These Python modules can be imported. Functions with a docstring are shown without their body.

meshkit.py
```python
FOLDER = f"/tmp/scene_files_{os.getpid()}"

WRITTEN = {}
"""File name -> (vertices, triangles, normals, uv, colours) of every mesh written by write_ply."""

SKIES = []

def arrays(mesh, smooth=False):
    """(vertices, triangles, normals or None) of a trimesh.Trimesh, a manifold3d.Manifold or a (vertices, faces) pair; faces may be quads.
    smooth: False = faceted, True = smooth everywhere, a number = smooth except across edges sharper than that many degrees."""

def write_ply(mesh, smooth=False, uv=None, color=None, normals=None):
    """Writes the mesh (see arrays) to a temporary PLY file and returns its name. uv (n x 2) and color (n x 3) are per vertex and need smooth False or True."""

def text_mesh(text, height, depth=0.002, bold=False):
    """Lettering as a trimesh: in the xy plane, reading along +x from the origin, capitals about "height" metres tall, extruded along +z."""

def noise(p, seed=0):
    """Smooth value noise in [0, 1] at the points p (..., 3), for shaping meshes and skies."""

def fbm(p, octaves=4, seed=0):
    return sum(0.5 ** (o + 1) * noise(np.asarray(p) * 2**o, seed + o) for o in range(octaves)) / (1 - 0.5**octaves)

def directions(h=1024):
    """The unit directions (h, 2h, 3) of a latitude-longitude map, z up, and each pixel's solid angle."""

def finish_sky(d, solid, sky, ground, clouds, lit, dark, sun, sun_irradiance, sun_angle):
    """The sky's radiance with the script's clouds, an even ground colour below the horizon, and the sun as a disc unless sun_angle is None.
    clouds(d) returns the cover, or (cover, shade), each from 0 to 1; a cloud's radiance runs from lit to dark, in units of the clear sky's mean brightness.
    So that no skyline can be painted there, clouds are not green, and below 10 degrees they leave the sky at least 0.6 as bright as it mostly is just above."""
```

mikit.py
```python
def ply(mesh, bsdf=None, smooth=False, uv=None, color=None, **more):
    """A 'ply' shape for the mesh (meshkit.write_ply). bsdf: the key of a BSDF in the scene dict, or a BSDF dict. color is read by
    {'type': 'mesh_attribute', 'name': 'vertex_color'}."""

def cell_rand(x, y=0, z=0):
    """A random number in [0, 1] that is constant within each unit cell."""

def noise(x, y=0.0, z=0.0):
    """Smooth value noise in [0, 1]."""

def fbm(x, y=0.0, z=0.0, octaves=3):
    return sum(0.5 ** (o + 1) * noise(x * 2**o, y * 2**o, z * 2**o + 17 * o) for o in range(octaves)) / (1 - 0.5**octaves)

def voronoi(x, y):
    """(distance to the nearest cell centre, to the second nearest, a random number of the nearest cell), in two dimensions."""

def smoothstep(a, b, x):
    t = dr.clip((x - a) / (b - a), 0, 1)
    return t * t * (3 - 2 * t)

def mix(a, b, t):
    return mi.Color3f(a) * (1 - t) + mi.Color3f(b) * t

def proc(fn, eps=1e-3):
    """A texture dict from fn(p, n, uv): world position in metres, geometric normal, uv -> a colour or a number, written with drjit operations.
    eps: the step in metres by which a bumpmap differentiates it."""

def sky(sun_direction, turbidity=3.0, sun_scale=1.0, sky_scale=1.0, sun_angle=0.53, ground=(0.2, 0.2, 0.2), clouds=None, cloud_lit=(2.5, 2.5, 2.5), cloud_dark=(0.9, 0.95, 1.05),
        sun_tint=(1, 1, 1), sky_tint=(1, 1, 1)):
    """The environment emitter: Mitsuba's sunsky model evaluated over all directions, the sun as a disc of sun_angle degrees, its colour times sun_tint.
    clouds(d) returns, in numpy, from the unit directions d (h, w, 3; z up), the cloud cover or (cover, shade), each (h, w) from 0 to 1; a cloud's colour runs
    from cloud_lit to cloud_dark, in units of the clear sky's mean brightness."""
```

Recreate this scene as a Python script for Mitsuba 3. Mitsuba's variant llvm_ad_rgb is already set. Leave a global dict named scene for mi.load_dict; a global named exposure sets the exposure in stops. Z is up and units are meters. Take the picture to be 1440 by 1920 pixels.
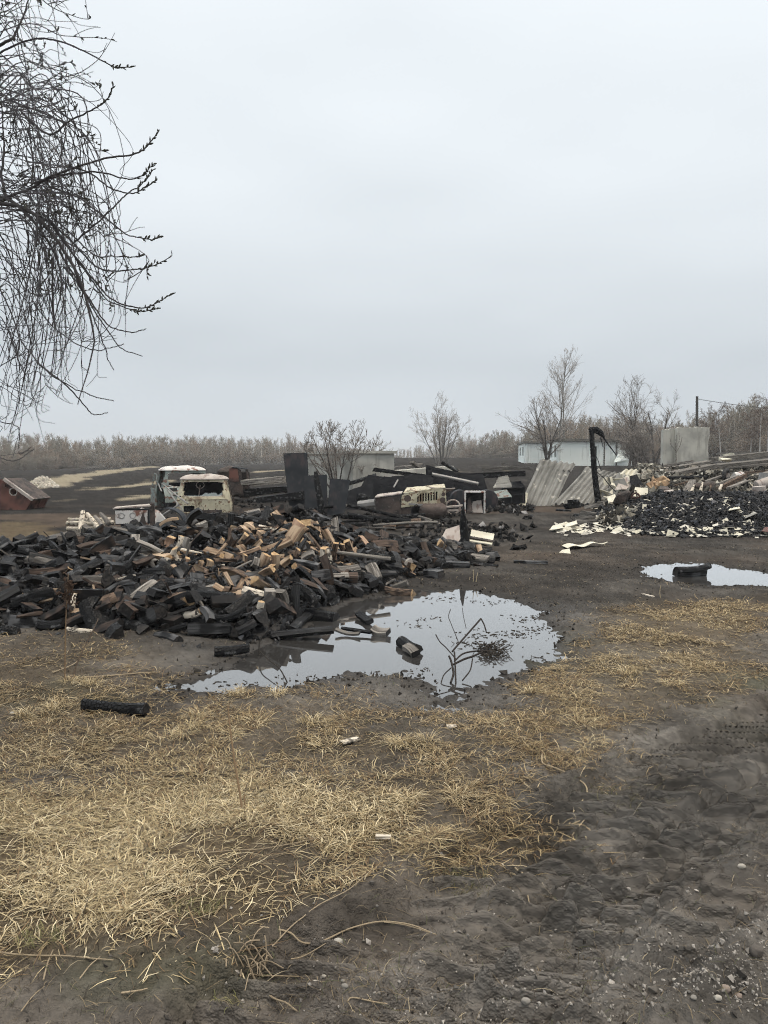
import math, random
import numpy as np
import trimesh, shapely, manifold3d
from shapely.geometry import Polygon
import mitsuba as mi
import drjit as dr
import mikit, meshkit

# ------------------------------------------------------------------ camera, sky, exposure
EYE, FOC, HOR = 1.65, 1400.0, 868.0           # eye height (m), focal length and horizon row of a 1440 x 1920 picture
PITCH = math.atan((960.0 - HOR) / FOC)
CP, SP = math.cos(PITCH), math.sin(PITCH)
T4 = mi.ScalarTransform4f
exposure = 2.44
scene, labels = {}, {}
scene['camera'] = {'type': 'perspective', 'fov': math.degrees(2 * math.atan(720 / FOC)), 'fov_axis': 'x', 'near_clip': 0.05, 'far_clip': 4000.0,
                   'to_world': T4().look_at(origin=[0, 0, EYE], target=[0, CP, EYE - SP], up=[0, 0, 1])}


def overcast(d):
    el = np.clip(d[..., 2], 0, 1)
    n = meshkit.fbm(np.stack([d[..., 0] * 2.2, d[..., 1] * 2.2, d[..., 2] * 6.0], -1), 4, 3)
    shade = 1 - el + (n - 0.5) * 0.46 * (1 - 0.5 * el)
    low = np.clip(1 - np.abs(el - 0.13) / 0.10, 0, 1)                      # a darker bank of cloud above the skyline
    side = np.clip(0.5 + 0.9 * d[..., 0], 0, 1)
    return np.ones_like(el), np.clip(shade + 0.06 * low - 0.05 * (1 - side) * np.clip(1 - el / 0.06, 0, 1), 0, 1)


scene['sky'] = mikit.sky((0.25, -0.10, 1.0), turbidity=3, sun_scale=0.26, sun_angle=40, ground=(0.10, 0.09, 0.08), clouds=overcast,
                         cloud_lit=(2.34, 2.46, 2.54), cloud_dark=(1.20, 1.31, 1.40))

# ------------------------------------------------------------------ helpers
R = np.random.default_rng(11)
V3 = lambda *a: np.array(a, float)


def ray(px, py):
    """Direction (y = 1) through a place of the 1440 x 1920 picture: used to measure where things stand."""
    X, Y = (px - 720) / FOC, (960 - py) / FOC
    y, z = CP + Y * SP, -SP + Y * CP
    return V3(X / y, 1.0, z / y)


def at(px, py, d):
    return V3(0, 0, EYE) + ray(px, py) * d


def G(px, py, z=0.0):
    r = ray(px, py)
    return V3(0, 0, EYE) + r * ((z - EYE) / r[2])


def proj(p):
    x, y, z = p[0], p[1], p[2] - EYE
    d, u = y * CP - z * SP, y * SP + z * CP
    return 720 + FOC * x / d, 960 - FOC * u / d


def key_for(k):
    if k not in scene and k not in labels and k not in _taken:
        _taken.add(k)
        return k
    i = 1
    while f'{k}_{i:03d}' in _taken:
        i += 1
    _taken.add(f'{k}_{i:03d}')
    return f'{k}_{i:03d}'


_taken = set()


def tag(key, label=None, cat=None, group=None, kind=None):
    d = {}
    for k, v in (('label', label), ('category', cat), ('group', group), ('kind', kind)):
        if v:
            d[k] = v
    labels[key] = d
    return key


def thing(name, label, cat, group=None):
    return tag(key_for(name), label, cat, group)


def put(parent, name, mesh, bsdf, smooth=False, uv=None, color=None, label=None, kind=None):
    """One shape entry: a part of parent, or a thing of one mesh when parent is None (tag it afterwards)."""
    k = key_for(f'{parent}__{name}' if parent else name)
    if isinstance(mesh, MB):
        mesh, uv, c = mesh.data()
        color = c if bsdf in ('vcol', 'vcol_smooth') else None
        uv = uv if bsdf in ('wood', 'slate') else None
    if smooth not in (False, True) and (uv is not None or color is not None):
        smooth = True
    scene[k] = mikit.ply(mesh, bsdf, smooth=smooth, uv=uv, color=color)
    if label or kind:
        tag(k, label, kind=kind)
    return k


def solo(name, mesh, bsdf, label, cat, group=None, smooth=False, kind=None, **kw):
    k = put(None, name, mesh, bsdf, smooth, **kw)
    tag(k, label, cat, group, kind)
    return k


def unit(v):
    v = np.asarray(v, float)
    return v / (np.linalg.norm(v, axis=-1, keepdims=True) + 1e-12)


def frame_of(t, up=(0, 0, 1)):
    t = unit(t)
    up = np.asarray(up, float)
    if abs(np.dot(t, up)) > 0.97:
        up = V3(1, 0, 0)
    a = unit(np.cross(up, t))
    return a, np.cross(t, a), t


class MB:
    """Collects polygons into one mesh; uv and colour per vertex when they are used."""

    def __init__(self):
        self.v, self.f, self.uv, self.c, self.n = [], [], [], [], 0

    def raw(self, v, f, uv=None, c=None):
        v, f = np.asarray(v, float), np.asarray(f, int)
        if f.shape[1] == 4:
            f = np.vstack([f[:, [0, 1, 2]], f[:, [0, 2, 3]]])
        self.v.append(v)
        self.f.append(f + self.n)
        self.uv.append(np.zeros((len(v), 2)) if uv is None else np.asarray(uv, float))
        self.c.append(np.full((len(v), 3), 0.5) if c is None else np.broadcast_to(np.asarray(c, float), (len(v), 3)))
        self.n += len(v)
        return self

    def data(self):
        return (np.vstack(self.v), np.vstack(self.f)), np.vstack(self.uv), np.vstack(self.c)

    def box(self, c, size, ax=None, col=None, kind=0.0, seed=0.0, jit=0.0):
        """A box about c with full sizes along its three axes (unwelded faces; uv in metres along the first axis)."""
        ax = np.eye(3) if ax is None else np.asarray(ax, float)
        s = np.asarray(size, float) / 2
        P = np.array([[i, j, k] for i in (-1, 1) for j in (-1, 1) for k in (-1, 1)], float) * s
        if jit:
            P = P + R.normal(0, jit, P.shape)
        W = np.asarray(c, float) + P @ ax
        for q, (a, b) in (((0, 1, 3, 2), (2, 1)), ((4, 6, 7, 5), (1, 2)), ((0, 4, 5, 1), (0, 2)), ((2, 3, 7, 6), (0, 2)), ((0, 2, 6, 4), (0, 1)), ((1, 5, 7, 3), (0, 1))):
            uv = np.stack([P[list(q)][:, a] + 25 + 50 * seed, P[list(q)][:, b] + 5 + 10 * kind], 1)
            self.raw(W[list(q)], [[0, 1, 2, 3]], uv, col)
        return self

    def bar(self, p1, p2, w, t, up=(0, 0, 1), **kw):
        p1, p2 = np.asarray(p1, float), np.asarray(p2, float)
        a, b, d = frame_of(p2 - p1, up)
        return self.box((p1 + p2) / 2, (np.linalg.norm(p2 - p1), w, t), (d, a, b), **kw)

    def tube(self, pts, rad, sides=5, col=None, kind=0.0, seed=0.0, caps=True):
        p = np.asarray(pts, float)
        r = np.broadcast_to(np.asarray(rad, float), (len(p),))
        t = unit(np.gradient(p, axis=0))
        a = np.zeros_like(t)
        ref = V3(0.31, 0.17, 0.93) if abs(t[0] @ unit(V3(0.31, 0.17, 0.93))) < 0.9 else V3(1, 0.1, 0)
        a[0] = unit(np.cross(t[0], ref))
        for i in range(1, len(p)):
            q = a[i - 1] - t[i] * (a[i - 1] @ t[i])
            a[i] = unit(q)
        b = np.cross(t, a)
        th = np.arange(sides) * 2 * math.pi / sides
        v = p[:, None] + r[:, None, None] * (np.cos(th)[None, :, None] * a[:, None] + np.sin(th)[None, :, None] * b[:, None])
        i, j = np.meshgrid(np.arange(len(p) - 1), np.arange(sides), indexing='ij')
        f = np.stack([i * sides + j, i * sides + (j + 1) % sides, (i + 1) * sides + (j + 1) % sides, (i + 1) * sides + j], -1).reshape(-1, 4)
        f = np.vstack([f[:, [0, 1, 2]], f[:, [0, 2, 3]]])
        if caps and sides > 2:
            k = np.arange(1, sides - 1)
            e = (len(p) - 1) * sides
            f = np.vstack([f, np.stack([k * 0, k + 1, k], 1), np.stack([k * 0 + e, k + e, k + 1 + e], 1)])
        L = np.concatenate([[0], np.cumsum(np.linalg.norm(np.diff(p, axis=0), axis=1))])
        uv = np.stack([np.repeat(L + 1 + 50 * seed, sides), np.tile(th, len(p)) * np.repeat(r, sides) + 10 * kind + 1], 1)
        c = None
        if col is not None:
            c = np.asarray(col, float)
            c = np.repeat(c, sides, axis=0) if c.ndim == 2 else c
        return self.raw(v.reshape(-1, 3), f, uv, c)

    def twigs(self, P, rad, col):
        """Many thin three-sided tubes at once: P (k, n, 3), rad (k, n), col (k, 3)."""
        P, rad = np.asarray(P, float), np.asarray(rad, float)
        k, n = P.shape[:2]
        t = unit(np.gradient(P, axis=1))
        ref = unit(np.cross(t[:, :1] + [[[1e-6, 0, 0]]], V3(0.37, 0.61, 0.29)))
        a = unit(np.cross(t, np.cross(ref, t) + 1e-9))
        b = np.cross(t, a)
        th = np.arange(3) * 2 * math.pi / 3
        v = P[:, :, None] + rad[:, :, None, None] * (np.cos(th)[:, None] * a[:, :, None] + np.sin(th)[:, None] * b[:, :, None])
        i, j = np.meshgrid(np.arange(n - 1), np.arange(3), indexing='ij')
        q = np.stack([i * 3 + j, i * 3 + (j + 1) % 3, (i + 1) * 3 + (j + 1) % 3, (i + 1) * 3 + j], -1).reshape(-1, 4)
        f = (q[None] + (np.arange(k) * n * 3)[:, None, None]).reshape(-1, 4)
        return self.raw(v.reshape(-1, 3), f, None, np.repeat(np.asarray(col), n * 3, axis=0))

    def plate(self, grid, thick, col=None, kind=0.0, seed=0.0):
        """A sheet of metal, slate or board: grid (m, n, 3) of surface points, given a thickness."""
        g = np.asarray(grid, float)
        m, n = g.shape[:2]
        du, dv = np.gradient(g, axis=0), np.gradient(g, axis=1)
        nn = unit(np.cross(du, dv))
        V = np.vstack([(g + nn * thick / 2).reshape(-1, 3), (g - nn * thick / 2).reshape(-1, 3)])
        i, j = np.meshgrid(np.arange(m - 1), np.arange(n - 1), indexing='ij')
        q = np.stack([i * n + j, (i + 1) * n + j, (i + 1) * n + j + 1, i * n + j + 1], -1).reshape(-1, 4)
        F = [q, q[:, ::-1] + m * n]
        rim = [(k, k + 1) for k in range(n - 1)] + [(k * n + n - 1, (k + 1) * n + n - 1) for k in range(m - 1)] + \
              [((m - 1) * n + k + 1, (m - 1) * n + k) for k in range(n - 1)] + [((k + 1) * n, k * n) for k in range(m - 1)]
        F.append(np.array([[b, a, a + m * n, b + m * n] for a, b in rim])[:, ::-1])
        L = np.linalg.norm(g[-1, 0] - g[0, 0]), np.linalg.norm(g[0, -1] - g[0, 0])
        uu, vv = np.meshgrid(np.linspace(0, L[0], m), np.linspace(0, L[1], n), indexing='ij')
        uv = np.stack([uu.ravel() + 50 * seed + 1, vv.ravel() + 10 * kind + 1], 1)
        c = None if col is None else np.broadcast_to(np.asarray(col, float), (2 * m * n, 3))
        return self.raw(V, np.vstack(F), np.vstack([uv, uv]), c)

    def quadsheet(self, a, b, c, d, thick, nu=8, nv=8, warp=0.0, seed=0, fn=None, **kw):
        """A warped plate with corners a (0,0), b (1,0), c (1,1), d (0,1)."""
        a, b, c, d = (np.asarray(x, float) for x in (a, b, c, d))
        u, v = np.meshgrid(np.linspace(0, 1, nu), np.linspace(0, 1, nv), indexing='ij')
        g = a * ((1 - u) * (1 - v))[..., None] + b * (u * (1 - v))[..., None] + c * (u * v)[..., None] + d * ((1 - u) * v)[..., None]
        n = unit(np.cross(b - a, d - a))
        h = (meshkit.fbm(g * 1.9 + seed * 7.3, 3, seed) - 0.5) * 2 * warp
        if fn is not None:
            h = h + fn(u, v)
        return self.plate(g + n * h[..., None], thick, seed=seed % 40, **kw)

    def poly(self, shape, depth, o, ex, ey, col=None):
        """A shapely polygon of (s, t) metres, extruded by depth behind its face; o is its origin, ex and ey its axes."""
        ex, ey = unit(ex), unit(ey)
        ez = np.cross(ex, ey)
        for g in getattr(shape, 'geoms', [shape]):
            m = trimesh.creation.extrude_polygon(g, depth, engine='earcut')
            self.raw(np.asarray(o, float) + np.asarray(m.vertices) @ np.array([ex, ey, ez]), m.faces, None, col)
        return self

    def man(self, m, col=None):
        q = m.to_mesh()
        return self.raw(q.vert_properties[:, :3], q.tri_verts, None, col)


def proc(f, eps=1e-3):
    return mikit.proc(f, eps)


noise, fbm, vor, cell, sst, mix = mikit.noise, mikit.fbm, mikit.voronoi, mikit.cell_rand, mikit.smoothstep, mikit.mix
VC = {'type': 'mesh_attribute', 'name': 'vertex_color'}


def bsdf(name, base, rough=0.8, bump=None, scale=1.0, two=True, **kw):
    b = {'type': 'principled', 'base_color': base, 'roughness': rough, **kw}
    if bump is not None:
        b = {'type': 'bumpmap', 'arbitrary': {**bump}, 'scale': scale, 'bsdf': b}
    scene[name] = {'type': 'twosided', 'bsdf': b} if two else b
    return name


def rgb(*c):
    return {'type': 'rgb', 'value': list(c)}


# ------------------------------------------------------------------ materials
def wood_col(p, n, uv):
    """Firewood and planks. u: metres along the grain + 50 x the piece's number; v: metres across + 10 x the kind of face."""
    k = dr.floor(uv.y / 10)
    piece = dr.floor(uv.x / 50)
    a, c = uv.x, uv.y
    r1, r2 = cell(piece, 3, 1), cell(piece, 7, 2)
    g = fbm(a * 5, c * 70, k, 3)
    g2 = noise(a * 1.5, c * 22 + 31, 3)
    big = noise(p.x * 9, p.y * 9, p.z * 9)
    e1, e2, w = vor(a * 42, c * 34)
    crack = sst(0.02, 0.16, e2 - e1)
    ash = sst(0.60, 0.85, noise(p.x * 17, p.y * 17, p.z * 17)) * (0.4 + 0.6 * w)
    char = mix((0.0045, 0.0048, 0.0055), mix((0.010, 0.0105, 0.0115), (0.14, 0.143, 0.147), ash * 0.85), crack)
    scorch = mix(mix((0.016, 0.013, 0.012), (0.135, 0.095, 0.074), g * (0.5 + r2)), (0.014, 0.0135, 0.014), sst(0.35, 0.75, big + (r1 - 0.5) * 0.7))
    fresh = mix(mix((0.22, 0.145, 0.095), (0.53, 0.405, 0.285), sst(0.25, 0.7, g * 0.65 + g2 * 0.35)), (0.40, 0.235, 0.165), sst(0.72, 0.98, r1) * 0.5)
    fresh = fresh * (0.72 + 0.4 * r2) * (1 - 0.88 * sst(0.55, 0.78, noise(p.x * 7 + 9, p.y * 7, p.z * 7) * 0.7 + 0.3 * g))
    d1 = sst(0.62, 0.70, noise(a * 14, c * 90 + 5, 2)) * sst(0.35, 0.6, noise(a * 40, c * 9, 5))
    d2 = sst(0.60, 0.72, fbm(a * 16, c * 16, 8, 3))
    birch = mix((0.58, 0.52, 0.43), (0.05, 0.045, 0.04), dr.maximum(d1, d2 * 0.9))
    end = mix((0.012, 0.012, 0.013), (0.055, 0.047, 0.04), noise(a * 60, c * 60) * r2)
    grey = mix((0.075, 0.068, 0.06), (0.27, 0.25, 0.225), sst(0.2, 0.8, g)) * (0.6 + 0.6 * r1)
    fend = mix((0.30, 0.18, 0.09), (0.52, 0.38, 0.22), noise(a * 50, c * 50))
    smooth = mix((0.007, 0.007, 0.0075), (0.115, 0.115, 0.117), sst(0.25, 1.0, g * 0.55 + 0.75 * r2 * sst(0.35, 0.7, big)))
    bark = mix((0.03, 0.022, 0.018), (0.15, 0.105, 0.075), sst(0.3, 0.75, fbm(a * 18, c * 45, 4, 3)))
    out = mi.Color3f(0)
    for i, col in enumerate((char, scorch, fresh, birch, end, grey, fend, smooth, bark)):
        out = dr.select(k == i, col, out)
    return out


def wood_bump(p, n, uv):
    k = dr.floor(uv.y / 10)
    a, c = uv.x, uv.y
    e1, e2, w = vor(a * 42, c * 34)
    char = sst(0.0, 0.22, e2 - e1) * 0.005
    grain = fbm(a * 6, c * 80, k, 2) * 0.004
    return dr.select(k == 0, char, dr.select((k == 4) | (k == 6), noise(a * 60, c * 60) * 0.003, grain))


def wood_rough(p, n, uv):
    k = dr.floor(uv.y / 10)
    return dr.select((k == 0) | (k == 7) | (k == 4), 0.42, 0.75) + 0.12 * noise(p.x * 20, p.y * 20, p.z * 20)


bsdf('wood', proc(wood_col), proc(wood_rough), proc(wood_bump, 2e-3), 1.6, specular=0.24)


def rust_col(p, n, uv):
    a = fbm(p.x * 5, p.y * 5, p.z * 5, 4)
    b = fbm(p.x * 22, p.y * 22, p.z * 22 + 4, 2)
    return mix(mix((0.028, 0.024, 0.022), (0.085, 0.062, 0.053), sst(0.3, 0.7, a)), (0.15, 0.125, 0.11), sst(0.6, 0.8, b) * 0.5)


bsdf('rust', proc(rust_col), 0.7, proc(lambda p, n, uv: fbm(p.x * 30, p.y * 30, p.z * 30, 2) * 0.004), 1.0, specular=0.4)
bsdf('red_rust', proc(lambda p, n, uv: mix(mix((0.065, 0.029, 0.023), (0.145, 0.062, 0.047), sst(0.3, 0.65, fbm(p.x * 2.5, p.y * 2.5, p.z * 2.5, 4))), (0.035, 0.022, 0.018), sst(0.5, 0.72, fbm(p.x * 4 + 7, p.y * 4, p.z * 2.2, 4)))), 0.65, specular=0.4)


def burnt_col(p, n, uv):
    a = fbm(p.x * 2.2, p.y * 2.2, p.z * 2.2, 4)
    b = fbm(p.x * 9, p.y * 9, p.z * 3, 3)
    return mix(mix((0.014, 0.017, 0.021), (0.036, 0.040, 0.046), a), (0.075, 0.056, 0.057), sst(0.5, 0.74, b * 0.5 + a * 0.5) * 0.8)


bsdf('burnt_metal', proc(burnt_col), 0.6, proc(lambda p, n, uv: fbm(p.x * 4, p.y * 4, p.z * 4, 3) * 0.02), 1.0, specular=0.18)
bsdf('soot_black', proc(lambda p, n, uv: mix((0.006, 0.007, 0.009), (0.02, 0.021, 0.024), fbm(p.x * 6, p.y * 6, p.z * 6, 3))), 0.7, specular=0.08)


def concrete_col(p, n, uv):
    a = fbm(p.x * 1.6, p.y * 1.6, p.z * 1.6, 4)
    s = fbm(p.x * 7 + p.y * 3, 5, p.z * 0.7, 3)
    return mix(mix((0.33, 0.325, 0.295), (0.50, 0.49, 0.44), sst(0.25, 0.7, a)), (0.24, 0.23, 0.20), sst(0.5, 0.75, s) * 0.5)


bsdf('concrete', proc(concrete_col), 0.9, proc(lambda p, n, uv: fbm(p.x * 18, p.y * 18, p.z * 18, 3) * 0.012), 1.0)


def whitewash_col(p, n, uv):
    a = fbm(p.x * 0.8, p.y * 0.8, p.z * 0.8, 4)
    s = fbm(p.x * 3 + p.y * 3, 3, p.z * 0.35, 3)
    return mix(mix((0.74, 0.80, 0.77), (0.86, 0.90, 0.86), a), (0.45, 0.46, 0.43), sst(0.55, 0.80, s) * 0.5)


bsdf('whitewash', proc(whitewash_col), 0.9)


def slate_col(p, n, uv):
    a = fbm(p.x * 3, p.y * 3, p.z * 3, 4)
    s = fbm(uv.y * 14, uv.x * 0.9, 2, 3)
    b = sst(0.68, 0.76, fbm(p.x * 5 + 3, p.y * 5, p.z * 5, 3))
    return mix(mix((0.125, 0.122, 0.112), (0.27, 0.265, 0.245), sst(0.25, 0.75, a * 0.5 + s * 0.5)), (0.55, 0.53, 0.46), b * 0.7)


bsdf('slate', proc(slate_col), 0.9)
bsdf('pale_slate', proc(lambda p, n, uv: mix((0.40, 0.375, 0.29), (0.70, 0.665, 0.55), fbm(p.x * 4, p.y * 4, p.z * 4, 4))), 0.9)


def cream_col(p, n, uv):
    a = fbm(p.x * 5, p.y * 5, p.z * 5, 4)
    b = fbm(p.x * 16, p.y * 16, p.z * 16, 3)
    s = fbm(p.x * 11 + p.y * 11, 2, p.z * 2.0, 3)
    return mix(mix((0.38, 0.345, 0.24), (0.60, 0.565, 0.43), a), mix((0.10, 0.05, 0.03), (0.22, 0.13, 0.075), b), dr.maximum(sst(0.53, 0.64, b * 0.5 + a * 0.5), sst(0.55, 0.74, s) * 0.7))


bsdf('cream_paint', proc(cream_col), 0.55, specular=0.4)


def white_col(p, n, uv):
    a = fbm(p.x * 7, p.y * 7, p.z * 7, 4)
    return mix((0.60, 0.58, 0.55), (0.20, 0.10, 0.075), sst(0.54, 0.66, a))


bsdf('white_paint', proc(white_col), 0.55, specular=0.4)
bsdf('burnt_roof', proc(lambda p, n, uv: mix(mix((0.30, 0.25, 0.22), (0.47, 0.43, 0.39), fbm(p.x * 4, p.y * 4, p.z * 4, 4)), (0.17, 0.11, 0.09), sst(0.52, 0.7, fbm(p.x * 10, p.y * 3, p.z * 4, 3)) * 0.7)), 0.6)
bsdf('green_paint', proc(lambda p, n, uv: mix(mix((0.12, 0.15, 0.14), (0.25, 0.29, 0.27), fbm(p.x * 4, p.y * 4, p.z * 4, 4)), (0.12, 0.06, 0.04), sst(0.55, 0.66, fbm(p.x * 9, p.y * 9, p.z * 9, 3)))), 0.55)
bsdf('vcol', VC, 0.85, specular=0.2)
bsdf('vcol_smooth', VC, 0.5, specular=0.25)
bsdf('bare_metal', proc(lambda p, n, uv: mix((0.16, 0.155, 0.15), (0.42, 0.41, 0.39), fbm(p.x * 8, p.y * 8, p.z * 8, 3))), 0.5, metallic=0.3)
bsdf('rubber', rgb(0.018, 0.018, 0.019), 0.7)
bsdf('void_dark', rgb(0.008, 0.008, 0.009), 0.9, specular=0.05)
bsdf('dusty_glass', rgb(0.36, 0.40, 0.38), 0.25, specular=0.5)
# ------------------------------------------------------------------ the ground
WATER = -0.04


def wpoly(pts, z=WATER):
    return Polygon([G(*p, z)[:2] for p in pts])


PUDDLE = wpoly([(330, 1288), (395, 1268), (440, 1240), (488, 1208), (560, 1180), (615, 1152), (650, 1128), (720, 1118), (780, 1106), (870, 1105), (960, 1122), (1012, 1143), (1032, 1170), (1052, 1205),
                (1040, 1235), (1000, 1255), (940, 1276), (885, 1290), (860, 1302), (832, 1318), (806, 1300), (796, 1280), (760, 1262), (700, 1268), (620, 1274), (540, 1284), (470, 1293), (420, 1300), (362, 1304)])
PUDDLE2 = wpoly([(1197, 1064), (1235, 1057), (1330, 1057), (1385, 1068), (1450, 1075), (1600, 1088), (1620, 1108), (1450, 1099), (1330, 1099), (1262, 1093), (1214, 1081)])
TRACK = [G(*p)[:2] for p in ((560, 1960), (700, 1880), (850, 1790), (1000, 1660), (1150, 1560), (1300, 1465), (1440, 1405), (1700, 1300))]
TRACK2 = [G(*p)[:2] for p in ((760, 2000), (960, 1880), (1150, 1730), (1300, 1620), (1440, 1520), (1700, 1400))]


def sdist(poly, x, y, reach=1.6):
    """Signed distance to a puddle's rim (negative inside), cut off at reach."""
    x, y = np.broadcast_arrays(np.asarray(x, float), np.asarray(y, float))
    out = np.full(x.shape, reach)
    x0, y0, x1, y1 = poly.bounds
    m = (x > x0 - reach) & (x < x1 + reach) & (y > y0 - reach) & (y < y1 + reach)
    if m.any():
        pts = shapely.points(x[m], y[m])
        d = shapely.distance(pts, poly.exterior)
        out[m] = np.minimum(np.where(shapely.contains_xy(poly, x[m], y[m]), -d, d), reach)
    return out


def sm(a, b, x):
    t = np.clip((x - a) / (b - a), 0, 1)
    return t * t * (3 - 2 * t)


def N2(x, y, s, seed=0, o=1):
    return meshkit.fbm(np.stack([x * s, y * s, np.full_like(x, 0.37 + seed)], -1), o, seed)


def track_coord(line, x, y):
    """(across, along) of points relative to a wheel track's centre line."""
    P = np.array(line)
    best, ac, al, L = np.full(x.shape, 1e9), np.zeros(x.shape), np.zeros(x.shape), 0.0
    for a, b in zip(P[:-1], P[1:]):
        d = b - a
        l = np.hypot(*d)
        d = d / l
        t = np.clip((x - a[0]) * d[0] + (y - a[1]) * d[1], 0, l)
        qx, qy = x - a[0] - d[0] * t, y - a[1] - d[1] * t
        q = np.hypot(qx, qy)
        m = q < best
        best = np.where(m, q, best)
        ac = np.where(m, q * np.sign(d[0] * qy - d[1] * qx), ac)
        al = np.where(m, L + t, al)
        L += l
    return ac, al


def base_z(x, y):
    """The lie of the land."""
    x, y = np.asarray(x, float), np.asarray(y, float)
    right = sm(-20, 5, x) * 0.019 * np.clip(y - 22, 0, 148)
    left = (1 - sm(-20, 5, x)) * sm(-110, -30, x) * 0.0075 * np.clip(y - 60, 0, 240)
    far_left = -1.2 * sm(-60, -120, x) * sm(90, 170, y)
    mid = 0.10 * sm(24, 60, y) * (meshkit.fbm(np.stack([x * 0.09, y * 0.09, x * 0], -1), 3, 4) - 0.5) * 4
    return right + left + far_left + mid


ISLES = [(*G(px, py, WATER)[:2], rx, ry) for px, py, rx, ry in ((900, 1192, 0.30, 0.14), (985, 1158, 0.22, 0.12), (1015, 1205, 0.22, 0.30), (985, 1238, 0.30, 0.20), (880, 1128, 0.35, 0.16), (800, 1158, 0.14, 0.10), (940, 1205, 0.22, 0.14), (775, 1262, 0.18, 0.10), (440, 1272, 0.16, 0.08), (680, 1262, 0.4, 0.07), (1245, 1078, 0.2, 0.15))]


def shore(x, y):
    return np.minimum(sdist(PUDDLE, x, y), sdist(PUDDLE2, x, y))


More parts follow.
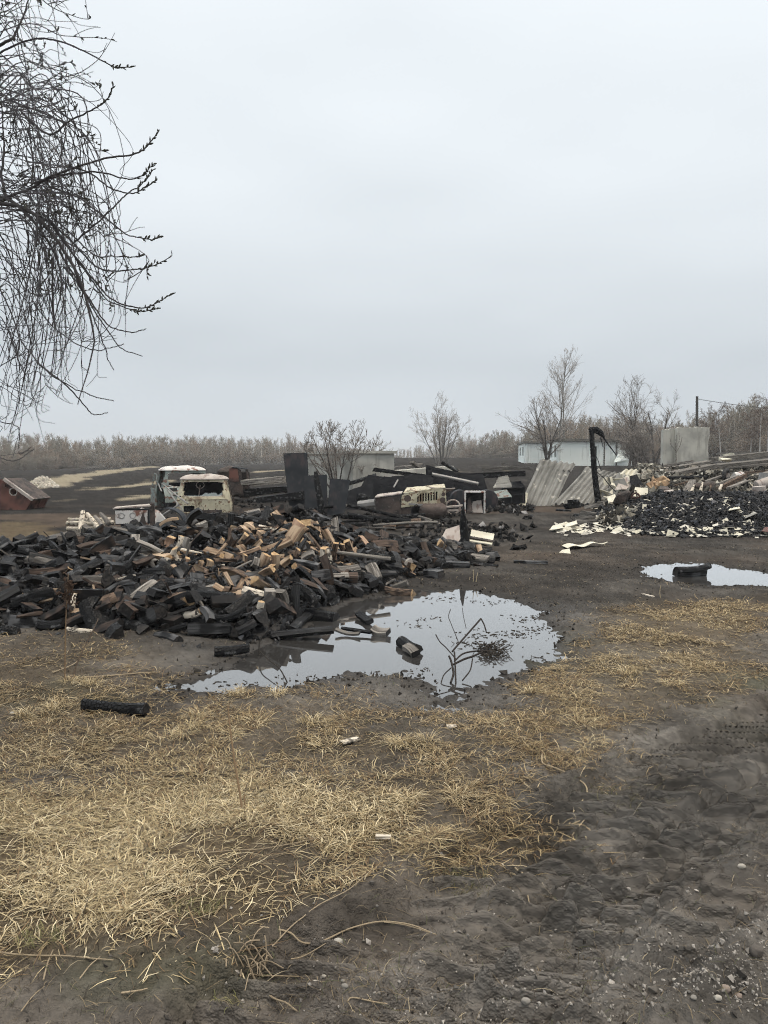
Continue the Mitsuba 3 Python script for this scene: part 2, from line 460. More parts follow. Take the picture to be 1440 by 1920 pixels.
def near_detail(x, y, r, s):
    """Clods, hummocks and wheel tracks of the near ground."""
    z = np.zeros(x.shape)
    hum = N2(x, y, 3.1, 2, 3) - 0.5
    clod = np.abs(N2(x, y, 11, 3, 3) - 0.5)
    fine_ = N2(x, y, 42, 7, 2) - 0.5
    fade = 1 - sm(9, 22, r)
    wet = sm(-0.3, 0.35, s)
    rut = np.zeros(x.shape)
    for line, half in ((TRACK, 0.40), (TRACK2, 0.30)):
        ac, al = track_coord(line, x, y)
        rut = np.maximum(rut, sm(half + 0.05, half - 0.05, np.abs(ac)))
    wet = wet * (1 - 0.72 * rut)
    z = z + fade * wet * (hum * 0.04 + (0.24 - clod) * 0.095) + (1 - sm(5, 14, r)) * wet * (0.22 - np.abs(N2(x, y, 24, 8, 2) - 0.5)) * 0.030 + (1 - sm(4, 10, r)) * fine_ * 0.017 * wet
    for line, half, dep, seed in ((TRACK, 0.40, 0.035, 21), (TRACK2, 0.30, 0.03, 22)):
        ac, al = track_coord(line, x, y)
        w = (N2(x, y, 3.0, seed, 2) - 0.5) * 0.12
        inside = sm(half + 0.05, half - 0.05, np.abs(ac + w))
        worn = 0.25 + 0.75 * sm(0.30, 0.55, N2(x, y, 1.7, seed + 5, 2))
        side = np.floor(ac / (half * 0.62) + 0.5)
        ph = (y + 0.10 * x + w * 0.5 + 0.05 * N2(x, y, 6, seed + 2, 2) + 0.30 * (ac / half) ** 2 * 0.06) / 0.118 + 0.5 * side
        fr = (ph % 1.0 - 0.5) * 0.118
        keep_ = 0.40 + 0.8 * sm(0.36, 0.58, N2(x, y, 2.6, seed + 3, 2))
        gap = sm(0.0, 0.12, np.abs((ac / (half * 0.62) + 0.5) % 1.0 - 0.0)) * sm(1.0, 0.9, (ac / (half * 0.62) + 0.5) % 1.0)
        tread = np.exp(-(np.abs(fr) / 0.015) ** 3) * 0.058 * keep_ * gap * worn - dep * 1.3 + 0.010 * np.sin(ph * 6.283) * worn
        bank = np.exp(-((np.abs(ac + w) - half - 0.06) / 0.06) ** 2) * 0.03
        z = z + inside * tread + bank * (1 - sm(5, 9, r))
    return z


def ground_z(x, y, fine=True, s=None):
    x, y = np.broadcast_arrays(np.asarray(x, float), np.asarray(y, float))
    if x.ndim == 0:
        return ground_z(x[None], y[None], fine)[0]
    z = base_z(x, y)
    r = np.hypot(x, y)
    s = shore(x, y) if s is None else s
    nr = r < 30
    if nr.any():
        z[nr] += (1 - sm(14, 30, r[nr])) * (N2(x[nr], y[nr], 0.9, 1, 3) - 0.5) * 0.13 * sm(0.0, 1.0, s[nr])
    c = s < 1.55
    if c.any():
        X, Y, S = x[c], y[c], s[c]
        wob = (N2(X, Y, 2.6, 5, 3) - 0.5) * 0.15 + (N2(X, Y, 9.0, 6, 3) - 0.5) * 0.19 + (N2(X, Y, 26.0, 9, 2) - 0.5) * 0.08
        rim = np.where(S < 0, -np.minimum(0.09, 0.30 * -S), -WATER * sm(0.0, 0.7, S)) + WATER + wob * np.exp(-np.abs(S) / 0.45) * 0.42
        rough = 0.70 + 1.1 * (N2(X, Y, 13, 44, 3) - 0.5) * 2
        for ix, iy, rx, ry in ISLES:
            rim = rim + np.exp(-(((X - ix) / rx) ** 2 + ((Y - iy) / ry) ** 2)) * np.clip(-S * 0.30, 0, 0.09) * rough
        z[c] = z[c] * sm(0.0, 1.0, S) + rim * (1 - sm(1.0, 1.55, S))
    if fine:
        nr = r < 22.5
        if nr.any():
            z = z.copy()
            z[nr] += near_detail(x[nr], y[nr], r[nr], s[nr])
    return z


# straw and burnt areas, outlined on the ground plane
def gpoly(pts):
    return Polygon([G(*p)[:2] for p in pts]).buffer(0)


STRAW = [(gpoly([(-150, 1200), (120, 1195), (330, 1215), (400, 1290), (300, 1345), (150, 1260), (-150, 1290)]), 0.30),
         (gpoly([(-150, 1250), (150, 1236), (270, 1300), (300, 1345), (440, 1296), (620, 1302), (720, 1330), (760, 1420), (600, 1470), (360, 1440), (150, 1470), (-150, 1480)]), 0.55),
         (gpoly([(-150, 1470), (150, 1490), (400, 1470), (600, 1450), (850, 1450), (950, 1490), (965, 1525), (800, 1560), (660, 1590), (520, 1665), (400, 1715), (250, 1765), (100, 1810), (-150, 1900)]), 1.0),
         (gpoly([(700, 1330), (980, 1330), (1000, 1400), (800, 1440)]), 0.42),
         (gpoly([(990, 1265), (1100, 1160), (1300, 1125), (1440, 1118), (1420, 1240), (1300, 1320), (1120, 1335), (1060, 1440), (960, 1410)]), 0.8),
         (gpoly([(-200, 985), (60, 978), (125, 1003), (100, 1030), (-200, 1045)]), 1.0)]
PALE = [gpoly([(40, 908), (100, 897), (180, 888), (290, 878), (300, 881), (200, 893), (120, 912), (60, 918)]), gpoly([(160, 912), (330, 900), (335, 904), (180, 918)]), gpoly([(470, 889), (535, 887), (535, 890), (470, 893)]),
        gpoly([(215, 938), (300, 931), (300, 935), (220, 942)])]


def straw_mask(x, y):
    out = np.zeros(np.shape(x))
    for p, w in STRAW:
        n = N2(x, y, 2.0, 31, 3) - 0.5
        out = np.maximum(out, w * sm(-0.35, 0.35, -sdist(p, x, y, 1.2) + n * 1.1))
    return out


def ground_color(x, y, z, s):
    r = np.hypot(x, y)
    n1, n2, n3 = N2(x, y, 0.7, 41, 4), N2(x, y, 5.0, 42, 3), N2(x, y, 26, 43, 2)
    c = lambda *v: np.array(v)
    L = lambda a, b, t: a * (1 - t[..., None]) + b * t[..., None]
    mud = L(L(c(0.038, 0.0345, 0.030), c(0.150, 0.138, 0.123), n2), c(0.080, 0.064, 0.050) + 0 * x[..., None], sm(0.45, 0.7, n1) * 0.6)
    mud = mud * (0.50 + 1.0 * n3)[..., None] * (0.62 + 0.76 * sm(0.32, 0.68, N2(x, y, 1.9, 48, 3)))[..., None]
    char = L(c(0.006, 0.006, 0.0065), c(0.026, 0.024, 0.023), n2 * 0.7 + 0.3 * n3)
    # black burnt field begins behind the yard, and round the pile and the coal
    px = 720 + FOC * x / np.maximum(y, 0.5)
    yard = sm(-1.5, 1.5, x + (n1 - 0.5) * 3)
    burnt = sm(13, 19, y + (n1 - 0.5) * 5) * (1 - yard) + yard * (0.62 * sm(6.0, 10.5, y + (n1 - 0.5) * 5) + 0.38 * sm(20, 30, y + (n1 - 0.5) * 8)) * 0.95
    burnt = np.where(y < 5, 0, burnt)
    c0 = L(mud, char, np.clip(burnt, 0, 1) * 0.92)
    fire = np.exp(-(((x + 2.2) / 3.6) ** 2 + ((y - 9.8) / 3.0) ** 2) ** 2)
    coal = np.exp(-(((x - 8.5) / 4.6) ** 2 + ((y - 18.5) / 3.2) ** 2) ** 2)
    c0 = L(c0, char, np.clip(0.85 * fire + 0.85 * coal, 0, 1))
    brown = sm(0.5, 0.62, N2(x, y, 0.35, 47, 3)) * sm(11, 14, y) * (1 - sm(24, 30, y))
    c0 = L(c0, c(0.13, 0.095, 0.07) * (0.6 + 0.8 * n2)[..., None], brown * 0.45 * (1 - np.clip(fire + coal, 0, 1)))
    st = straw_mask(x, y)
    c0 = L(c0, L(c(0.038, 0.029, 0.019), c(0.155, 0.120, 0.075), n2 * 0.5 + n3 * 0.5), np.clip(st * 0.9, 0, 1))
    for i, p in enumerate(PALE):
        m = sm(-0.2, 0.5, -sdist(p, x, y, 3.0) + (N2(x, y, 0.5, 51 + i, 4) - 0.55) * 5.5)
        c0 = L(c0, c(0.27, 0.235, 0.17) * (0.6 + 0.8 * n2)[..., None], m * 0.85)
    flecks = sm(0.66, 0.72, N2(x, y * 0.35, 0.8, 61, 3)) * sm(24, 40, y) * (1 - sm(60, 110, y))
    c0 = L(c0, c(0.20, 0.17, 0.12) + 0 * x[..., None], flecks * 0.5)
    wet = np.exp(-np.maximum(s, 0) / 0.34) * sm(0.9, 0.4, s)
    c0 = L(c0, L(c(0.022, 0.021, 0.02), c(0.05, 0.045, 0.04), n3), np.clip(wet, 0, 1) * 0.9)
    green = sm(0.60, 0.70, N2(x, y, 1.1, 71, 3)) * (1 - sm(6, 9, r)) * (1 - st)
    c0 = L(c0, c(0.055, 0.062, 0.03) + 0 * x[..., None], green * 0.45)
    return np.clip(c0, 0.005, 0.8)


def build_ground():
    dense = np.radians(np.linspace(-31, 31, 600))
    wide = np.radians(np.concatenate([np.linspace(-180, -34, 60), np.linspace(34, 180, 60)]))
    th = np.sort(np.concatenate([dense, wide]))
    rows = [0.3, 0.7, 1.1, 1.5]
    d = 1.75
    while d < 1400:
        rows.append(d)
        d += float(np.clip(d * d / (EYE * FOC / 1.875) * 1.05, 0.0075, max(0.9, d * 0.03))) * (0.55 if 2.3 < d < 5.6 else 1.0)
    rr, tt = np.meshgrid(np.array(rows), th, indexing='ij')
    x, y = rr * np.sin(tt), rr * np.cos(tt)
    s = shore(x, y)
    z = ground_z(x, y, True, s)
    col = ground_color(x, y, z, s)
    m, n = x.shape
    i, j = np.meshgrid(np.arange(m - 1), np.arange(n - 1), indexing='ij')
    q = np.stack([i * n + j, i * n + j + 1, (i + 1) * n + j + 1, (i + 1) * n + j], -1).reshape(-1, 4)[:, ::-1]
    V = np.stack([x, y, z], -1).reshape(-1, 3)
    k = np.arange(n - 1)
    F = np.vstack([q[:, [0, 1, 2]], q[:, [0, 2, 3]]])
    V = np.vstack([V, [[0, 0, 0]]])
    C = np.vstack([col.reshape(-1, 3), col[0, 0][None]])
    F = np.vstack([F, np.stack([k * 0 + len(V) - 1, k + 1, k], 1)])
    return (V, F), C


def soil_rough(p, n, uv):
    q1 = dr.sqrt(dr.square((p.x - 0.25) / 2.2) + dr.square((p.y - 7.1) / 2.3))
    q2 = dr.sqrt(dr.square((p.x - 1.3) / 1.6) + dr.square((p.y - 3.3) / 1.5))
    wet = dr.maximum(1 - sst(0.9, 1.35, q1), (1 - sst(0.5, 1.3, q2)) * 0.8)
    return 0.88 - wet * 0.42 * (0.4 + 0.9 * noise(p.x * 9, p.y * 9))


def soil_wet(p, n, uv):
    q1 = dr.sqrt(dr.square((p.x - 0.25) / 2.3) + dr.square((p.y - 7.1) / 2.4))
    q2 = dr.abs(p.y - 2.1 - 0.95 * p.x) / 0.75
    return dr.maximum(1 - sst(0.9, 1.25, q1), (1 - sst(0.5, 1.1, q2)) * sst(5.5, 4.2, p.y)) * sst(0.35, 0.6, fbm(p.x * 4, p.y * 4, p.z, 3)) * 0.9


bsdf('soil', VC, proc(soil_rough), proc(lambda p, n, uv: (fbm(p.x * 48, p.y * 48, p.z * 48, 3) + 0.35 * fbm(p.x * 210, p.y * 210, p.z * 210, 2)) * 0.016), 1.0, specular=0.16, clearcoat=proc(soil_wet), clearcoat_gloss=0.55)
gm, gc = build_ground()
put(None, 'ground', gm, 'soil', smooth=True, color=gc)
tag('ground', 'muddy brown yard running into a black burnt field', kind='structure')
print('ground triangles', len(gm[1]))

# standing water: shallow, murky, mirror-like at this low angle
scene['murky_water'] = {'type': 'blendbsdf', 'weight': 0.78,
                        'a': {'type': 'principled', 'base_color': rgb(0.13, 0.125, 0.12), 'roughness': 0.03, 'specular': 0.6},
                        'b': {'type': 'conductor', 'material': 'none', 'specular_reflectance': rgb(0.95, 0.87, 0.80)}}
for nm, poly, lab in (('puddle', PUDDLE, 'wide grey puddle at the foot of the burnt woodpile'), ('puddle', PUDDLE2, 'bright puddle with charred logs lying in it by the coal heap')):
    big = poly.buffer(0.22).simplify(0.01)
    tv, tf = trimesh.creation.triangulate_polygon(big, engine='earcut')
    k = put(None, nm, (np.column_stack([tv, np.full(len(tv), WATER)]), tf), 'murky_water')
    tag(k, lab, kind='structure')
# ------------------------------------------------------------------ the burnt firewood
PX = [-9.0, -6.5, -4.8, -4.0, -3.5, -2.2, -1.3, -0.6, 0.0, 0.6, 1.2, 1.95]
RY = [8.6, 9.0, 9.3, 9.8, 10.5, 11.0, 11.4, 11.7, 11.9, 12.1, 12.3, 12.5]
RH = [0.35, 0.5, 0.58, 0.64, 0.68, 0.84, 0.86, 0.60, 0.40, 0.30, 0.22, 0.10]
FY = [7.4, 7.3, 7.4, 7.3, 7.2, 6.95, 6.75, 8.9, 9.7, 10.9, 11.6, 11.9]


def pile_z(x, y):
    x, y = np.asarray(x, float), np.asarray(y, float)
    ry, rh, fy = (np.interp(x, PX, a) for a in (RY, RH, FY))
    fy = np.where((x > -1.3) & (x < -0.6), np.interp(x, [-1.3, -1.0, -0.8, -0.6], [6.75, 6.9, 8.0, 8.9]), fy)
    t = np.clip((y - fy) / (ry - fy), 0, 1)
    b = np.clip(1 - (y - ry) / (1.5 + rh), 0, 1)
    end = sm(2.1, 1.5, x)
    front = 0.22 * sm(0, 0.10, t) * np.minimum(rh / 0.6, 1) + (1 - 0.22 * np.minimum(rh / 0.6, 1)) * t ** 1.05
    return rh * np.where(y < ry, front, b * b * (3 - 2 * b)) * end


def pile_hit(px, py):
    """Where the line of sight through a place in the picture meets the heap."""
    r = ray(px, py)
    y = np.arange(5.5, 16, 0.02)
    z = EYE + r[2] * y
    h = np.maximum(pile_z(r[0] * y, y), 0)
    k = np.argmax(z <= h)
    return V3(r[0] * y[k], y[k], h[k])


def log_mesh(mb, p1, p2, w, t, shape, kinds, seed, rg, roll=0.0):
    """One billet from p1 to p2. shape: 0 wedge (quarter), 1 half round, 2 slab, 3 round. kinds: bark, split face, end."""
    p1, p2 = np.asarray(p1, float), np.asarray(p2, float)
    L = np.linalg.norm(p2 - p1)
    a, b, d = frame_of(p2 - p1)
    if shape == 0:
        ang = np.linspace(0.0, math.pi * rg.uniform(0.42, 0.6), 5)
        arc = np.stack([np.cos(ang) * w, np.sin(ang) * w], 1)
        ring = np.vstack([[[0, 0]], (arc[0] * 0.5)[None], arc, (arc[-1] * 0.5)[None]])
        fk = [1, 1, 0, 0, 0, 0, 1, 1]
        ring = ring - ring.mean(0)
    elif shape == 1:
        ang = np.linspace(0, math.pi, 6)
        arc = np.stack([np.cos(ang) * w / 2, np.sin(ang) * t], 1)
        ring = np.vstack([arc, [[-w / 6, 0], [w / 6, 0]]])
        fk = [0, 0, 0, 0, 0, 1, 1, 1]
        ring = ring - [0, t * 0.4]
    elif shape == 2:
        ring = np.array([[-.5, -.5], [0, -.5], [.5, -.42], [.52, .1], [.45, .5], [0.05, .5], [-.5, .45], [-.5, 0]]) * [w, t]
        fk = [1, 1, 0, 0, 1, 1, 1, 1]
    else:
        ang = np.arange(9) * 2 * math.pi / 9
        ring = np.stack([np.cos(ang), np.sin(ang)], 1) * w / 2
        fk = [0] * 9
    m = len(ring)
    ring = ring * (1 + rg.normal(0, 0.05, (m, 1)))
    cr, sr = math.cos(roll), math.sin(roll)
    ring = ring @ np.array([[cr, sr], [-sr, cr]])
    ns = 5
    u = np.linspace(0, 1, ns)
    bend = rg.normal(0, 0.018, 2)
    tap = rg.uniform(-0.12, 0.12)
    cut = rg.normal(0, 0.10, (2, 2))
    P = []
    for i, q in enumerate(u):
        rr = ring * (1 + tap * (q - 0.5)) * (1 + rg.normal(0, 0.018, (m, 1))) + bend * math.sin(math.pi * q)
        off = (rr @ cut[0] if i == 0 else rr @ cut[1] if i == ns - 1 else 0 * rr[:, 0])
        P.append(p1 + d * (L * q + off)[:, None] + rr[:, :1] * a + rr[:, 1:] * b)
    P = np.array(P)
    per = np.concatenate([[0], np.cumsum(np.linalg.norm(np.diff(np.vstack([ring, ring[:1]]), axis=0), axis=1))])
    for j in range(m):
        k = (j + 1) % m
        kd = kinds[0] if fk[j] == 0 else kinds[1]
        v = np.vstack([P[:, j], P[:, k]])
        uv = np.stack([np.concatenate([u * L, u * L]) + 20 + 50 * seed, np.concatenate([np.full(ns, per[j]), np.full(ns, per[j + 1])]) + 2 + 10 * kd], 1)
        i = np.arange(ns - 1)
        mb.raw(v, np.stack([i, i + ns, i + ns + 1, i + 1], 1), uv)
    for e, o in ((0, 1), (ns - 1, 0)):
        c = P[e].mean(0)
        v = np.vstack([c[None], P[e]])
        uv = np.vstack([[[0, 0]], ring]) + [20 + 50 * seed, 5 + 10 * kinds[2]]
        i = np.arange(m)
        f = np.stack([i * 0, i + 1, (i + 1) % m + 1], 1)
        mb.raw(v, f[:, ::-1] if o else f, uv)
    return mb


CHARRED, SCORCHED, FRESHLY, BIRCH, GREYED, SMOOTHC = (0, 7, 4), (0, 1, 4), (8, 2, 6), (3, 2, 6), (5, 5, 5), (7, 7, 4)
rl = np.random.default_rng(5)
_seed = [0]


def nseed():
    _seed[0] = (_seed[0] + 1) % 36
    return _seed[0]


def pick_log(px1, py1, px2, py2, wpx, style, shape, tilt=0.0, lift=0.0, ground=False):
    """A billet seen from one place in the picture to another; tilt brings its second end nearer (m)."""
    c = G((px1 + px2) / 2, (py1 + py2) / 2, 0.05) if ground else pile_hit((px1 + px2) / 2, (py1 + py2) / 2)
    d = c[1]
    w = wpx * d / FOC
    d -= w * 0.25 - lift
    p1, p2 = at(px1, py1, d + tilt / 2), at(px2, py2, d - tilt / 2)
    mb = MB()
    t = w * rl.uniform(0.55, 0.8)
    log_mesh(mb, p1, p2, w * (0.8 if shape == 0 else 1.0), t, shape, style, nseed(), rl, rl.uniform(0, 6.28) if shape in (0, 3) else rl.uniform(-0.6, 0.9))
    return mb


# billets picked out one by one: ends in the picture, breadth, style, shape, tilt, label
NAMED = [
    (483, 1036, 545, 1012, 15, BIRCH, 2, -0.10, 'long split billet with white birch bark lying across the unburnt heart of the woodpile', 'birch billet'),
    (541, 1018, 560, 990, 24, FRESHLY, 2, -0.15, 'pale orange split billet standing up behind the white birch billet', None),
    (549, 1002, 562, 978, 22, FRESHLY, 2, 0.0, 'round topped tan billet at the back of the unburnt wood', None),
    (556, 1018, 576, 990, 14, FRESHLY, 2, 0.0, 'thin tan split billet leaning right beside the round topped one', None),
    (624, 1066, 630, 1018, 17, FRESHLY, 2, 0.05, 'upright yellow tan billet, left one of the pair behind the long pole', None),
    (640, 1064, 642, 1020, 14, FRESHLY, 2, 0.05, 'upright yellow tan billet, right one of the pair behind the long pole', None),
    (666, 1050, 650, 1014, 19, FRESHLY, 2, 0.05, 'reddish tan billet leaning left at the right end of the unburnt wood', None),
    (600, 1062, 606, 1028, 18, BIRCH, 2, 0.0, 'upright pale billet with flaking bark left of the yellow pair', None),
    (614, 1066, 610, 1026, 13, BIRCH, 3, 0.0, 'thin birch round standing beside the flaking billet', None),
    (385, 1032, 436, 1048, 17, FRESHLY, 0, 0.12, 'tan wedge lying slanted over darker wood in the middle of the pile', None),
    (398, 1050, 416, 1042, 13, FRESHLY, 0, 0.1, 'short tan wedge tucked under the slanted tan wedge', None),
    (420, 1068, 466, 1086, 24, FRESHLY, 0, 0.12, 'broad tan wedge below the birch billet, its split face up', None),
    (472, 1086, 512, 1066, 17, FRESHLY, 2, 0.1, 'tan billet rising right from the broad tan wedge', None),
    (404, 1098, 456, 1112, 15, FRESHLY, 0, 0.10, 'orange split billet with sharp point near the front of the pile', None),
    (457, 1108, 496, 1118, 20, BIRCH, 3, 0.05, 'stubby birch round with black and white bark near the front', 'birch round'),
    (358, 1068, 386, 1088, 20, FRESHLY, 1, 0.08, 'rounded brown billet left of the broad tan wedge', None),
    (366, 1062, 404, 1080, 14, FRESHLY, 0, 0.08, 'brown wedge lying over the rounded brown billet', None),
    (370, 1068, 376, 1050, 14, FRESHLY, 2, 0.0, 'small yellow end of a billet, left of two in a dark gap', None),
    (388, 1070, 394, 1050, 15, FRESHLY, 2, 0.0, 'small orange end of a billet, right of two in a dark gap', None),
    (349, 1058, 352, 1046, 15, FRESHLY, 2, 0.0, 'short tan block left of the two small billet ends', None),
    (316, 1026, 322, 1007, 18, BIRCH, 2, 0.0, 'white birch block at the upper left of the unburnt wood', 'birch block'),
    (333, 1030, 341, 1005, 13, BIRCH, 3, 0.0, 'thin birch round with spotted bark beside the white block', None),
    (336, 1052, 328, 1028, 14, BIRCH, 3, 0.05, 'spotted birch stick below the thin birch round', None),
    (306, 1022, 310, 1010, 16, SCORCHED, 2, 0.0, 'reddish scorched block left of the white birch block', None),
    (346, 1036, 352, 1008, 12, GREYED, 2, 0.0, 'narrow grey split billet standing right of the spotted rounds', None),
    (360, 1030, 386, 1002, 28, SCORCHED, 0, 0.1, 'large brown wedge standing on end with a broad split face', None),
    (400, 1030, 418, 1010, 13, FRESHLY, 2, 0.0, 'pale tan billet leaning right of the large brown wedge', None),
    (416, 1034, 440, 1006, 22, (8, 8, 4), 1, 0.05, 'billet with deeply furrowed brown bark', None),
    (440, 1030, 462, 1002, 15, FRESHLY, 2, 0.0, 'brown tan billet right of the furrowed bark', None),
    (450, 1038, 474, 1008, 13, SCORCHED, 2, 0.05, 'dark brown billet between two tan ones leaning right', None),
    (470, 1034, 490, 1014, 16, FRESHLY, 2, 0.0, 'tan billet leaning right above the white birch billet', None),
    (444, 1040, 488, 1026, 9, BIRCH, 2, 0.0, 'thin strip of white bark left of the long birch billet', 'bark strip'),
    (454, 1068, 460, 1040, 12, FRESHLY, 2, 0.0, 'slim yellow billet standing left of the grey split block', None),
    (474, 1064, 482, 1046, 16, GREYED, 2, 0.0, 'grey split block in the middle of the tan wood', None),
    (492, 1062, 500, 1040, 18, FRESHLY, 2, 0.0, 'tan block right of the grey split block', None),
    (506, 1070, 514, 1038, 22, FRESHLY, 0, 0.05, 'knotty tan billet standing in the heart of the pile', None),
    (524, 1092, 510, 1060, 14, FRESHLY, 2, 0.1, 'forked tan billet hanging down over charred wood', None),
    (528, 1060, 546, 1046, 15, FRESHLY, 2, 0.0, 'pale block behind the forked billet', None),
    (548, 1052, 560, 1030, 14, FRESHLY, 1, 0.0, 'cream round faced billet right of the pale block', None),
    (566, 1048, 588, 1036, 13, GREYED, 2, 0.0, 'grey brown billet under the long pole', None),
    (110, 1126, 146, 1084, 24, SCORCHED, 2, 0.12, 'reddish brown slab leaning up to the right in the left half of the pile', None),
    (72, 1168, 128, 1136, 18, SCORCHED, 2, 0.14, 'long brown billet slanting down left at the front of the pile', None),
    (122, 1158, 128, 1108, 13, SCORCHED, 2, 0.0, 'upright brown billet behind the dry weed stalk', None),
    (138, 1154, 139, 1112, 11, BIRCH, 3, 0.0, 'thin birch round standing right of the upright brown billet', None),
    (122, 1076, 132, 1066, 16, FRESHLY, 0, 0.0, 'small pinkish fresh chip face in the black left part of the pile', None),
    (174, 1072, 178, 1052, 8, FRESHLY, 2, 0.0, 'pale yellow splinter standing in black wood left of centre', None),
    (16, 1126, 42, 1114, 6, FRESHLY, 2, 0.0, 'pale split stick near the left edge of the pile', None),
    (74, 1130, 104, 1123, 5, FRESHLY, 2, 0.0, 'pale thin stick right of the pale split stick', None),
    (168, 1194, 226, 1170, 22, SCORCHED, 2, 0.15, 'reddish slab with a pale edge lying in front of the pile', None),
    (126, 1180, 188, 1186, 13, BIRCH, 1, 0.05, 'half round with a strip of white bark under the reddish slab', None),
    (272, 1200, 266, 1178, 26, SMOOTHC, 1, 0.12, 'charred half round turned with its smooth end to the front', None),
    (288, 1194, 352, 1172, 14, CHARRED, 3, 0.10, 'thin ribbed charred round at the front of the pile', None),
    (356, 1180, 438, 1178, 27, SMOOTHC, 2, 0.05, 'broad flat charcoal grey slab at the front foot of the pile', None),
    (278, 1148, 336, 1164, 25, SCORCHED, 2, 0.14, 'glossy dark brown slab with a bright scratch', None),
    (344, 1152, 376, 1146, 15, BIRCH, 3, 0.03, 'short striped birch round in the black front of the pile', None),
    (380, 1140, 396, 1164, 17, CHARRED, 2, 0.10, 'cracked charred block standing in the front', None),
    (396, 1158, 464, 1142, 15, CHARRED, 3, 0.08, 'grey ashy round lying across the front', None),
    (484, 1152, 490, 1128, 14, BIRCH, 3, 0.02, 'silvery birch round standing near the puddle', None),
    (507, 1138, 506, 1106, 19, GREYED, 2, 0.05, 'grey upright split block near the puddle', None),
    (530, 1140, 524, 1108, 21, GREYED, 2, 0.05, 'darker grey upright split block right of the first', None),
    (300, 1116, 360, 1100, 20, SMOOTHC, 0, 0.1, 'long charred wedge with a pale grey upper edge', None),
    (370, 1112, 440, 1120, 24, SCORCHED, 1, 0.1, 'wide dark brown half round below the orange billet', None),
    (300, 1052, 326, 1072, 18, SMOOTHC, 2, 0.08, 'light grey charred slab in the left middle of the pile', None),
    (322, 1060, 340, 1084, 10, FRESHLY, 2, 0.08, 'narrow tan edge of a billet beside the light grey slab', None),
    (336, 1064, 356, 1096, 28, SMOOTHC, 2, 0.08, 'big dull charcoal slab left of the rounded brown billet', None),
    (246, 1110, 290, 1086, 20, SMOOTHC, 2, 0.1, 'charred slab leaning right in the middle left', None),
    (244, 1088, 254, 1092, 16, FRESHLY, 2, 0.0, 'small orange brown corner of wood among charred slabs', None),
    (428, 996, 432, 962, 18, SMOOTHC, 2, 0.0, 'upright charred block on the crest of the pile', None),
    (352, 982, 376, 956, 14, CHARRED, 2, 0.0, 'leaning charred slab at the crest left of the truck cab', None),
    (300, 984, 334, 972, 7, BIRCH, 2, 0.0, 'white strip of bark on the left crest of the pile', 'bark strip'),
    (722, 1106, 772, 1112, 20, FRESHLY, 1, 0.05, 'pale orange half round lying at the far rim of the puddle', None),
    (732, 1104, 764, 1092, 18, GREYED, 2, 0.05, 'grey brown board end above the pale half round at the puddle', None),
    (482, 1198, 625, 1182, 20, CHARRED, 0, 0.02, 'long charred billet lying in the near left edge of the puddle', None),
    (742, 988, 790, 980, 19, FRESHLY, 3, 0.0, 'clean orange tan round lying behind the pile below the car front', None),
    (720, 992, 742, 988, 12, FRESHLY, 3, 0.0, 'short tan stub left of the clean tan round', None),
]
for px1, py1, px2, py2, w, style, shape, tilt, lab, cat in NAMED:
    on_ground = py1 > 1200 or 'puddle, ' in lab or lab.startswith(('clean orange', 'short tan stub'))
    mb = pick_log(px1, py1, px2, py2, w, style, shape, tilt, ground=on_ground)
    solo('birch_billet' if style == BIRCH else 'firewood_billet', mb, 'wood', lab, cat or 'firewood')

# charred billets lying at random over the heap, the nearest first
cand = []
tries = 0
rp = np.random.default_rng(8)
while len(cand) < 1180 and tries < 40000:
    tries += 1
    x, y = rp.uniform(-6.2, 2.1), rp.uniform(6.7, 13.4)
    h = float(pile_z(x, y))
    if h < 0.05 and not (rp.random() < 0.25 and float(pile_z(x, y + 0.35)) > 0.06):
        continue
    if y > float(np.interp(x, PX, RY)) + 0.8:
        continue
    cand.append((x, y, h))
cand.sort(key=lambda q: math.hypot(q[0], q[1]) - 1.5 * q[2])
e = 0.05
HEART = Polygon([pile_hit(*p)[:2] for p in ((300, 1008), (420, 998), (480, 985), (560, 972), (620, 1000), (690, 1015), (660, 1062), (560, 1072), (520, 1100), (440, 1108), (350, 1085), (300, 1040))]).buffer(0.05)
NM = np.array([((q[0] + q[2]) / 2, (q[1] + q[3]) / 2) for q in NAMED], float)
solo_n, loose = 0, MB()
